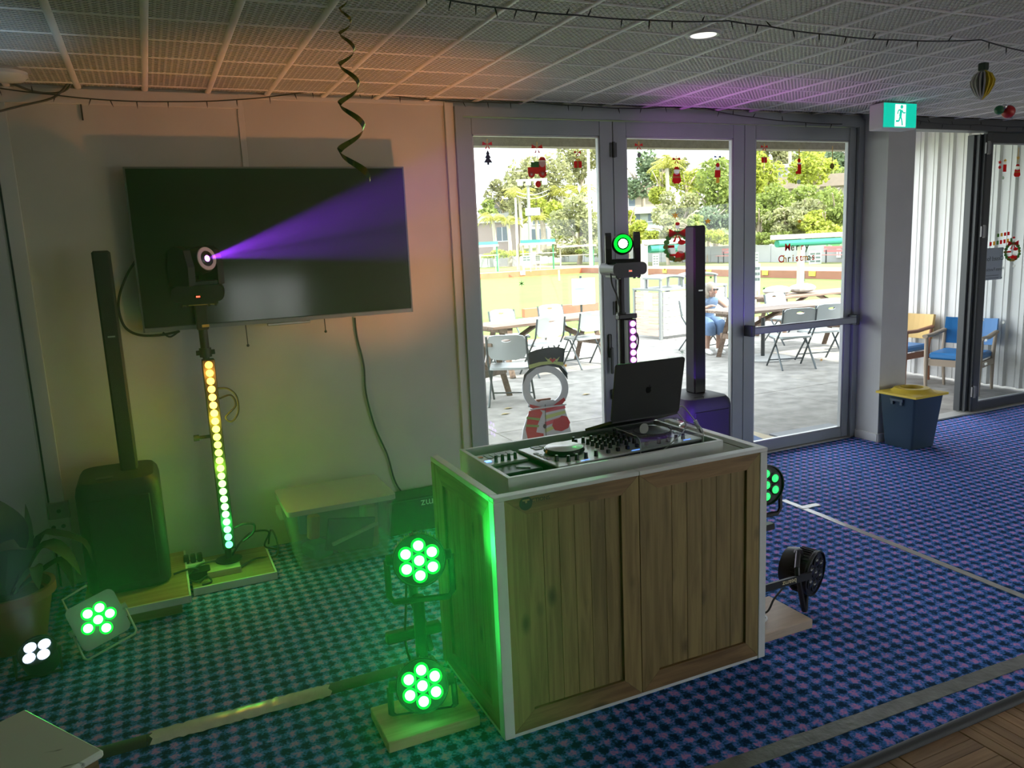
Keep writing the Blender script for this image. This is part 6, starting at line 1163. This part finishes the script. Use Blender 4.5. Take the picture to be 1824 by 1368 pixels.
# ------------------------------------------------------------------ green-side furniture
wp_ = mat('white_post', (0.46, 0.43, 0.36), 0.6); gc = mat('green_canvas', (0.02, 0.22, 0.14), 0.7)
def awning(label, pxp, pxa, pxb, ztop, Y):
    x0_ = W(pxp, 470, Y).x; a, b = W(pxa, 430, Y).x, W(pxb, 430, Y).x; t = thing('awning_frame', label, 'awning', (x0_, Y, 0), group='rolled awnings beside the green'); MB().box(x0_-0.06, x0_+0.06, Y-0.06, Y+0.06, 0, ztop+0.03).build('post', wp_, t)
    MB().box(a, b, Y-0.09, Y+0.05, ztop, ztop+0.11, bev=0.01).build('beam', wp_, t); MB().cyl((a+0.15, Y-0.02, ztop-0.09), (b-0.05, Y-0.02, ztop-0.09), 0.085, n=12).build('rolled_canvas', gc, t)
awning('white post and beam with rolled green awning, right door view', 1426, 1374, 1498, W(1430, 425, 14.3).z, 14.3); awning('white post and beam with rolled green awning, middle door view', 1147, 1145, 1236, W(1160, 436, 14.3).z, 14.3)
def bench(label, px, py): 
    p = A(px, py, 42); p = G(px, py, 0.27); x, y = 29.9, p.y; t = thing('bench', label, 'bench', (x, y, 0.27), group='red benches along the fence'); rd = mat('bench_red', (0.42, 0.16, 0.15), 0.6)
    for z, xx in ((0.72, 0.0), (0.74, 0.0)): pass
    for k in range(3): MB().box(x-0.35+k*0.13, x-0.24+k*0.13, y-0.85, y+0.85, 0.27+0.44, 0.27+0.47).build('seat_slat', rd, t)
    for k in range(2): MB().box(x+0.10, x+0.13, y-0.85, y+0.85, 0.27+0.58+k*0.16, 0.27+0.70+k*0.16).build('back_slat', rd, t)
    for sy in (-0.7, 0.7): MB().box(x-0.30, x-0.26, y+sy-0.03, y+sy+0.03, 0.27, 0.71).box(x+0.08, x+0.12, y+sy-0.03, y+sy+0.03, 0.27, 0.95).build('leg', alud_m, t)
bench('red bench by the fence under the number plate', 1382, 478); bench('red bench by the fence at the right edge of the push bar door', 1502, 482); bench('red bench by the fence seen below the wreath sticker', 1207, 476)
def board(label, px, py, wpx, hpx, d, rows=4):
    c = A(px, py, d); s = d/FPX; t = thing('score_board', label, 'score board', (c.x, c.y, c.z-hpx*s), group='score boards around the green'); n_ = V((-c.x, -c.y, 0)).normalized(); M = frame((c.x, c.y, c.z), V((0, 0, 1)).cross(n_), (0, 0, 1)); w, h = wpx*s*1.08, hpx*s*1.08
    MB(M).box(-w/2, w/2, -h/2, h/2, -0.03, 0.0).build('panel', mat('score_white', (0.42, 0.45, 0.40), 0.6), t)
    for k in range(rows): MB(M).box(-w*0.40, -w*0.02, h*0.28-k*h*0.2, h*0.38-k*h*0.2, 0.001, 0.004).box(w*0.05, w*0.40, h*0.28-k*h*0.2, h*0.38-k*h*0.2, 0.001, 0.004).build('score_row', mat('score_dark', (0.10, 0.13, 0.12), 0.6), t)
    gz = c.z-h/2; MB(M).box(-w/2, -w/2+0.05, -h/2-max(0.02, gz-0.28), -h/2, -0.03, 0).box(w/2-0.05, w/2, -h/2-max(0.02, gz-0.28), -h/2, -0.03, 0).build('leg', wp_, t)
board('white score board by the fence in the push bar door', 1452, 463, 18, 28, 41); board('white score board by the fence left of the wreath sticker', 1168, 464, 10, 20, 46, 4); board('yellowish score board beside the middle door stile', 1346, 462, 8, 22, 42, 3); board('white score sheet board beyond the far border', 938, 466, 14, 20, 46, 2); board('small score board beyond the far lawn', 958, 462, 8, 14, 50, 3); board('narrow score board near the left door stile', 885, 462, 6, 16, 50, 3)
board('tall narrow score stand on the lawn at the left of the push bar door', 1349, 494, 9, 42, 17, 3)
yq = G(1369, 478, 0.27).y; p = W(1369, 441, yq); t = thing('green_sign', 'long green name sign on the grey fence', 'sign', (30.46, p.y, 1.1)); MF = frame((30.47, yq, 1.13), (0, -1, 0), (0, 0, 1)); s_w = 1.5
MB(MF).box(-s_w/2, s_w/2, -0.11, 0.11, -0.005, 0.01).build('panel', mat('sign_leaf_green', (0.12, 0.42, 0.12), 0.6), t); text('The          GREEN', 0.17, MF @ Matrix.Translation((0, 0, 0.011)), 'lettering', white_m, t, 0.001)
t = thing('number_plate', 'white plate with the number one on the fence', 'sign', (30.46, yq, 0.6)); MF2 = MF @ Matrix.Translation((0.05, -0.36, 0)); MB(MF2).box(-0.14, 0.14, -0.21, 0.21, -0.005, 0.01).build('panel', white_m, t); text('1', 0.32, MF2 @ Matrix.Translation((0, -0.02, 0.011)), 'numeral', black_m, t, 0.001)
for k, (x, y, lb) in enumerate(((1363, 484, 'yellow rink marker at the left of the push bar door view'), (1447, 486, 'yellow rink marker below the score board'), (1184, 482, 'yellow rink marker below the wreath'), (1263, 482, 'yellow rink marker above the seated woman'), (931, 487, 'pale rink marker on the far orange border'))):
    if k < 4: d_ = ray(x, y); f_ = 24.18/d_.x; p = CAM+d_*f_; MB_ = MB().box(24.15, 24.19, p.y-0.16, p.y+0.16, 0.10, 0.30, bev=0.003)
    else: p = W(x, y, 42.38); MB_ = MB().box(p.x-0.16, p.x+0.16, 42.36, 42.395, 0.08, 0.34, bev=0.003)
    tag(MB_.build('rink_marker', mat('marker_yellow', (0.75, 0.68, 0.08), 0.6) if k < 4 else white_m), lb, 'marker', 'rink markers on the border')
def pole(name, label, px, top, d, r_, m=wp_, extra=None):
    c = A(px, 470, d); z1_ = A(px, top, d).z; z0_ = tz(c.x, c.y)-0.02; t = thing(name, label, 'pole', (c.x, c.y, z0_)); MB().cyl((c.x, c.y, z0_), (c.x, c.y, z1_), r_, r_*0.7, 10).build('shaft', m, t, 60)
    if extra: extra(t, c, z1_)
    return t
pole('flag_pole', 'tall white pole at the right of the left glass door', 1053, 262, 52, 0.13)
def fl_ex(t, c, z):
    s = 54/FPX; n_ = V((-c.x, -c.y, 0)).normalized(); r_ = V((0, 0, 1)).cross(n_); M = frame((c.x, c.y, z), r_, (0, 0, 1)); MB(M).box(-0.8, 1.3, -0.1, 0.05, -0.05, 0.05).build('cross_arm', wp_, t)
    for k in range(4): MB(M).box(-0.7+k*0.55, -0.35+k*0.55, -0.38, -0.12, -0.1, 0.2, bev=0.02).build('floodlight', white_m, t)
    MB(M).box(-0.25, 0.75, -2.35, -1.85, -0.15, 0.15).build('switch_box', mat('box_grey', (0.42, 0.46, 0.44), 0.6), t)
    for zz in (-0.75, -1.0): MB(M).tube([V((-0.8+2.1*k/10, zz-0.25*sin(pi*k/10), 0)) for k in range(11)], 0.03, 5).build('cable_bracket', wp_, t)
pole('floodlight_tower', 'floodlight tower beyond the far border in the left door', 946, 320, 54, 0.14, mat('tower_grey', (0.28, 0.27, 0.25), 0.7), fl_ex)
pole('lamp_pole', 'thin pale pole left of the floodlight tower', 923, 352, 50, 0.10); pole('lamp_pole', 'thin white pole above the wreath in the middle door', 1203, 335, 60, 0.10)
def shelter(label, xa, xb2, yt, d, green=True):
    a, b = A(xa, yt, d), A(xb2, yt, d); t = thing('shade_shelter', label, 'shelter', ((a.x+b.x)/2, (a.y+b.y)/2, 0.25), group='shade shelters beyond the lawn'); u = (b-a); u.z = 0; Lh = u.length; M = frame((a.x, a.y, 0), u.normalized(), (0, 0, 1)); zt = (a.z+b.z)/2
    MB(M).box(0, Lh, zt-0.06, zt+0.06, -0.6, 0.6).build('roof_edge', wp_, t)
    if green: MB(M).box(0.05, Lh-0.05, zt+0.065, zt+0.25, -0.55, 0.55).build('green_roof', mat('roof_green', (0.05, 0.30, 0.22), 0.6), t)
    n = max(2, int(Lh/2.2)+1)
    for k in range(n): MB(M).cyl((Lh*(k+0.1)/(n-0.8), 0.25, 0.3), (Lh*(k+0.1)/(n-0.8), zt-0.07, 0.3), 0.05, n=8).build('post', wp_ if k % 2 == 0 else mat('post_green', (0.04, 0.22, 0.10), 0.6), t)
    MB(M).box(0, Lh, zt-0.62, zt-0.56, 0.28, 0.34).build('rail', wp_, t)
shelter('green roofed shade shelter at the far left of the left door', 846, 888, 438, 50); shelter('green roofed shade shelter in the middle of the left door', 926, 990, 434, 50); shelter('open white shelter frame at the right of the left door', 992, 1062, 438, 53, False)
for k, (px, y0_, y1_, lb) in enumerate(((996, 481, 499, 'short white peg on the lawn in the left door'), (1431, 487, 500, 'short grey peg on the lawn in the push bar door'))): p = G(px, y1_); tag(MB().cyl((p.x, p.y, -0.02), (p.x, p.y, W(px, y0_, p.y).z), 0.05, n=8).build('lawn_peg', wp_ if k == 0 else alud_m), lb, 'peg')
# ------------------------------------------------------------------ trees, palms, hedges, houses
def leafmat(name, col, tr=0.45):
    if name in MATS: return MATS[name]
    m, nt, b = _new(name); N, L2 = nt.nodes, nt.links; ge = N.new('ShaderNodeNewGeometry'); hs = N.new('ShaderNodeHueSaturation'); hs.inputs['Color'].default_value = (*col, 1); mr = N.new('ShaderNodeMapRange'); mr.inputs[3].default_value = 0.55; mr.inputs[4].default_value = 1.4
    L2.new(ge.outputs['Random Per Island'], mr.inputs[0]); L2.new(mr.outputs[0], hs.inputs['Value']); L2.new(hs.outputs[0], b.inputs['Base Color']); b.inputs['Roughness'].default_value = 0.6
    t_ = N.new('ShaderNodeBsdfTranslucent'); L2.new(hs.outputs[0], t_.inputs[0]); mx = N.new('ShaderNodeMixShader'); mx.inputs[0].default_value = tr; L2.new(b.outputs[0], mx.inputs[1]); L2.new(t_.outputs[0], mx.inputs[2]); L2.new(mx.outputs[0], N['Material Output'].inputs[0]); MATS[name] = m; return m
LG = {'gum': leafmat('gum_leaf', (0.31, 0.31, 0.14)), 'bright': leafmat('bright_leaf', (0.40, 0.44, 0.07)), 'mid': leafmat('mid_leaf', (0.27, 0.33, 0.08)), 'dark': leafmat('dark_tree_leaf', (0.17, 0.23, 0.12)), 'pale': leafmat('pale_leaf', (0.35, 0.36, 0.17)), 'palm': leafmat('palm_leaf', (0.44, 0.43, 0.10))}
bark = mat('bark', (0.38, 0.31, 0.23), 0.9, var=0.2, scale=3)
def leaves(c, rx, ry, rz, n, size, rnd):
    vs_ = []; fs = []; blobs = []
    nb = max(5, int(n/170))
    for _ in range(nb):
        while True:
            p = V((rnd.uniform(-1, 1), rnd.uniform(-1, 1), rnd.uniform(-1, 1)))
            if p.length < 1: break
        blobs.append((V((p.x*rx*0.72, p.y*ry*0.72, p.z*rz*0.74)), rnd.uniform(0.24, 0.42)))
    for k in range(n):
        bc, br = blobs[k % nb]; d_ = V((rnd.gauss(0, 1), rnd.gauss(0, 1), rnd.gauss(0, 1))).normalized()*rnd.uniform(0.55, 1)**0.5
        p = V(c)+bc+V((d_.x*rx*br, d_.y*ry*br, d_.z*rz*br)); a = V((rnd.gauss(0, 1), rnd.gauss(0, 1), rnd.gauss(0, .7))).normalized(); b = a.cross(V((rnd.gauss(0, 1), rnd.gauss(0, 1), rnd.gauss(0, 1)))).normalized(); s = size*rnd.uniform(0.6, 1.3); i = len(vs_)
        vs_ += [p-a*s, p+b*s*0.5, p+a*s, p-b*s*0.5]; fs.append((i, i+1, i+2, i+3))
    return MB().add(vs_, fs)
def tree(label, px, py, rxp, ryp, d, kind, seed, dens=1.0, trunk=True, name='tree', group='trees beyond the green', lsz=4.2):
    rnd = random.Random(seed); c = A(px, py, d); s = (c-CAM).dot(_f)/FPX; rxp *= 1.22; ryp *= 1.2; rx, rz = rxp*s, ryp*s; ry = rx*0.8; g = tz(c.x, c.y); t = thing(name, label, 'tree' if name == 'tree' else 'shrub', (c.x, c.y, g-0.05), group=group)
    leaves(c, rx, ry, rz, int(dens*rxp*ryp*0.8), lsz*s, rnd).build('foliage', LG[kind], t)['kind'] = 'stuff'
    if trunk:
        m = MB(); b0 = V((c.x, c.y, g-0.05)); fork = V((c.x, c.y, max(g+0.5, c.z-rz*0.55))); m.tube([b0, (b0+fork)/2+V((rnd.uniform(-.2, .2), 0, 0)), fork], [0.28*rz/4+0.06, 0.22*rz/4+0.05, 0.18*rz/4+0.04], 7)
        for k in range(5): e = c+V((rnd.uniform(-.7, .7)*rx, rnd.uniform(-.6, .6)*ry, rnd.uniform(-.1, .7)*rz)); m.tube([fork-V((0, 0, 0.1)), fork.lerp(e, 0.5)+V((0, 0, 0.2)), e], [0.13*rz/4+0.03, 0.08*rz/4+0.02, 0.03], 6)
        m.build('trunk', bark, t, 60)
    return t
def palm(label, px, py, d, frp, seed, nf=13):
    rnd = random.Random(seed); c = A(px, py, d); s = (c-CAM).dot(_f)/FPX; R_ = frp*s; g = tz(c.x, c.y); t = thing('palm_tree', label, 'palm tree', (c.x, c.y, g-0.05), group='palms beyond the green')
    MB().tube([V((c.x, c.y, g-0.05)), V((c.x+0.1, c.y, (g+c.z)/2)), c], [0.20, 0.15, 0.13], 8).build('trunk', mat('palm_trunk', (0.42, 0.38, 0.31), 0.9), t, 60)
    vs_ = []; fs = []; n = 12
    for i in range(1, n+1):
        u = i/n; x = R_*u; z = 0.42*R_*sin(u*2.1)-0.55*R_*u*u; w = 0.30*R_*sin(pi*min(1, u*0.9+0.08))
        for sg in (-1, 1):
            k = len(vs_); vs_ += [(x, 0, z), (x+0.05*R_, 0, z), (x+0.13*R_, sg*w, z-w*0.55), (x+0.10*R_, sg*w, z-w*0.60)]; fs.append((k, k+1, k+2, k+3) if sg > 0 else (k+3, k+2, k+1, k))
    k = len(vs_); rp = [(R_*u/8, 0, 0.42*R_*sin(u/8*2.1)-0.55*R_*(u/8)**2) for u in range(9)]; base = MB().add(vs_, fs); base.tube([V(p) for p in rp], 0.03, 4); f0 = None
    for k in range(nf):
        M = Matrix.Translation(c-V(t.location)) @ Matrix.Rotation(2*pi*k/nf+rnd.uniform(-.2, .2), 4, 'Z') @ Matrix.Rotation(rnd.uniform(-0.75, 0.25), 4, 'Y')
        if f0 is None: f0 = base.build('frond', LG['palm'], t, local=True); f0.matrix_local = M
        else: inst(f0, t, M)
    return t
TR = [('pale gum tree with a wide crown filling the left door view', 962, 338, 66, 58, 74, 'gum', 1.0), ('tall gum tree at the top right of the left door view', 1036, 296, 40, 46, 82, 'gum', .8), ('bright leafy tree at the right of the left door view', 1030, 402, 50, 46, 57, 'pale', 1.1), ('low bushy tree at the far left of the left door view', 858, 378, 28, 24, 84, 'mid', 1.0), ('leafy tree between the palms in the left door view', 968, 372, 34, 26, 70, 'bright', .9),
    ('olive gum tree at the left of the middle door view', 1145, 318, 34, 52, 74, 'dark', .75), ('sparse gum tree crown in the middle of the middle door view', 1180, 290, 40, 28, 78, 'gum', .8), ('dense green tree at the right of the middle door view', 1276, 352, 46, 66, 52, 'mid', 1.2), ('pale small-leaved tree above the wreath sticker', 1212, 378, 46, 40, 50, 'pale', .9), ('bright shrub left of the green moving head lamp', 1118, 392, 24, 30, 54, 'bright', 1.1), ('dark tree below the dense green tree', 1262, 388, 44, 32, 49, 'dark', 1.2), ('bright palm-like tree in the middle door view', 1182, 330, 30, 36, 62, 'bright', 1.0),
    ('bright tree at the left of the push bar door view', 1358, 312, 34, 62, 55, 'bright', 1.2), ('bright round tree at the right of the push bar door view', 1452, 304, 50, 32, 62, 'bright', 1.2), ('dark tall tree at the top right of the push bar door view', 1500, 272, 60, 36, 84, 'dark', 1.1), ('bushy mass at the left of the push bar door view', 1372, 376, 44, 40, 50, 'mid', 1.2), ('pale shrubby mass in the middle of the push bar door view', 1432, 380, 46, 34, 49, 'pale', 1.2), ('shrubby mass at the right of the push bar door view', 1490, 376, 44, 36, 48, 'mid', 1.2), ('dark hedge tree behind the stiles between middle and right doors', 1330, 392, 30, 26, 50, 'dark', 1.0), ('tall tree rising behind the white house', 1400, 272, 30, 30, 86, 'gum', .7)]
TR += [('tall tree crown along the top of the push bar door view', 1436, 270, 66, 24, 90, 'mid', 1.3), ('green tree crown at the top left of the push bar door view', 1375, 290, 40, 30, 84, 'gum', 1.2), ('bright crown behind the santa sticker in the middle door view', 1222, 318, 36, 36, 80, 'bright', 1.0), ('broad shrub mass low in the push bar door view', 1400, 398, 50, 26, 47, 'pale', 1.6), ('bright shrub low at the right of the push bar door view', 1468, 398, 46, 26, 47, 'bright', 1.6), ('dark shrub low at the left of the push bar door view', 1352, 396, 30, 28, 47, 'mid', 1.6), ('shrub filling the middle of the push bar door view', 1440, 356, 60, 22, 56, 'mid', 1.3), ('tree above the brown roof in the push bar door view', 1480, 318, 44, 30, 76, 'mid', 1.2), ('low pale shrub below the wreath tree', 1190, 408, 42, 22, 48, 'pale', 1.5), ('yellow green shrub low beside the green lamp', 1130, 412, 30, 20, 48, 'bright', 1.5), ('shrub left of the loudspeaker column top', 1232, 402, 30, 22, 47, 'mid', 1.5),
    ('olive tree behind the palm at the left of the left door', 895, 352, 34, 30, 88, 'gum', 1.0), ('bright tree right of the floodlight tower', 990, 392, 30, 30, 64, 'bright', 1.0)]
for k, (lb, px, py, rx, ry, d, kd, dn) in enumerate(TR): tree(lb, px, py, rx, ry, d, kd, 100+k, dn)
for k, (lb, px, py, d, fr) in enumerate((('tall palm left of the floodlight tower', 925, 350, 66, 34), ('palm with golden fronds at the left of the left door', 878, 392, 62, 30), ('palm with drooping fronds beside the white house', 905, 400, 60, 26), ('palm right of the floodlight tower', 1000, 350, 72, 34), ('palm at the right of the left door', 1032, 348, 68, 32), ('low palm in front of the white house', 955, 392, 60, 24), ('tall palm at the centre of the push bar door view', 1407, 262, 70, 30), ('palm with hanging fronds in the middle door view', 1188, 300, 60, 36))): palm(lb, px, py, d, fr, 300+k)
HD = [('low green hedge behind the far fence, left door view', 900, 452, 44, 8, 59, 'bright'), ('low reddish green hedge behind the fence, left door view', 990, 450, 46, 9, 58, 'gum'), ('hedge over the fence at the right of the left door', 1050, 450, 30, 10, 56, 'mid'), ('hedge over the fence left of the wreath', 1160, 424, 44, 12, 50, 'bright'), ('hedge over the fence right of the wreath', 1268, 424, 46, 12, 47, 'bright'), ('hedge over the fence at the left of the push bar door', 1372, 424, 44, 12, 46, 'mid'), ('hedge over the fence at the right of the push bar door', 1462, 422, 48, 11, 45, 'bright')]
for k, (lb, px, py, rx, ry, d, kd) in enumerate(HD): tree(lb, px, py, rx, ry, d, kd, 500+k, 3.0, False, 'hedge', 'hedges behind the fence', 3.0)
def house(label, px, py, d, w, dp, h, rz, wallc, roofc, rh=1.2, wins=()):
    c = A(px, py, d); g = tz(c.x, c.y); b = c.z; t = thing('house', label, 'house', (c.x, c.y, b), rz, group='houses beyond the green'); M = WM[t]
    wallc = tuple(q*0.62 for q in wallc); roofc = tuple(q*0.62 for q in roofc); wm_ = mat('house_wall_%s' % str(wallc), wallc, 0.8); MB().box(-w/2, w/2, -dp/2, dp/2, min(0, g-b-0.3), h).build('wall', wm_, t, local=True)
    MB().prism([(-w/2-0.4, h-0.05), (w/2+0.4, h-0.05), (w/2-rh*1.3, h+rh), (-w/2+rh*1.3, h+rh)], -dp/2-0.4, dp/2+0.4, frame((0, 0, 0), (1, 0, 0), (0, 0, 1))).build('roof', mat('house_roof_%s' % str(roofc), roofc, 0.7, var=.08, scale=3), t, local=True)
    for (x, z, ww, hh2) in wins: o = MB().box(x-ww/2, x+ww/2, -dp/2-0.05, -dp/2-0.005, z, z+hh2).build('window', mat('far_window', (0.10, 0.13, 0.16), 0.3), t, local=True); MB().box(x-ww/2-0.08, x+ww/2+0.08, -dp/2-0.07, -dp/2-0.052, z-0.08, z).box(x-0.03, x+0.03, -dp/2-0.07, -dp/2-0.052, z, z+hh2).build('window_frame', white_m, o, local=True)
    return t
house('white two-storey house behind the palms in the left door', 945, 436, 92, 9.5, 6, 4.2, radians(-26), (0.70, 0.68, 0.62), (0.50, 0.48, 0.46), 0.9, [(-3.2, 0.5, 1.2, 1.2), (-3.2, 2.6, 0.8, 1.2), (1.5, 2.2, 2.2, 1.3), (3.6, 2.2, 0.9, 1.3), (1.0, 0.3, 1.8, 1.4)])
house('low white house with red brick at the far left', 858, 440, 80, 8, 6, 2.3, radians(-22), (0.55, 0.42, 0.36), (0.72, 0.70, 0.68), 0.8, [(-1.5, 0.5, 2.0, 1.2), (2.0, 0.5, 1.0, 1.3)])
house('house with a tiled roof in the middle door view', 1135, 372, 90, 6, 5, 1.3, radians(-32), (0.62, 0.52, 0.42), (0.50, 0.34, 0.26), 1.3, [(-1, 0.2, 1.4, 0.9)])
house('pale green house between trees in the middle door view', 1150, 406, 70, 4.5, 4, 1.2, radians(-32), (0.50, 0.56, 0.52), (0.58, 0.58, 0.55), 0.5, [(-1.2, 0.5, 1.3, 0.8), (0.8, 0.5, 1.3, 0.8)])
house('white house on the hill at the right of the middle door', 1270, 336, 100, 6, 5, 1.8, radians(-38), (0.70, 0.66, 0.58), (0.55, 0.50, 0.44), 1.0, [(0, 0.4, 2.0, 1.2)])
house('white flat house high in the push bar door view', 1395, 330, 78, 6, 5, 1.4, radians(-44), (0.68, 0.68, 0.66), (0.70, 0.70, 0.68), 0.25, [(-1, 0.3, 1.6, 0.8)])
house('brown roofed house across the push bar door view', 1448, 342, 72, 9, 5, 0.3, radians(-46), (0.55, 0.48, 0.40), (0.46, 0.36, 0.28), 0.9, [])

# ------------------------------------------------------------------ stage haze hanging in the left of the room
hm = bpy.data.materials.new('stage_haze'); hm.use_nodes = True; hn = hm.node_tree; hn.nodes.clear(); ho = hn.nodes.new('ShaderNodeOutputMaterial'); hv = hn.nodes.new('ShaderNodeVolumeScatter')
hv.inputs['Color'].default_value = (1, 1, 1, 1); hv.inputs['Density'].default_value = 0.027; hv.inputs['Anisotropy'].default_value = 0.42; hn.links.new(hv.outputs[0], ho.inputs['Volume'])
hz = MB().prism([(-2.2, 1.6), (1.015, 1.6), (1.015, 3.3), (1.98, 3.3), (1.98, 4.95), (-2.2, 4.95)], 0.022, 2.78).build('haze', hm); tag(hz, 'thin stage haze in front of the television wall', 'haze', kind='stuff')
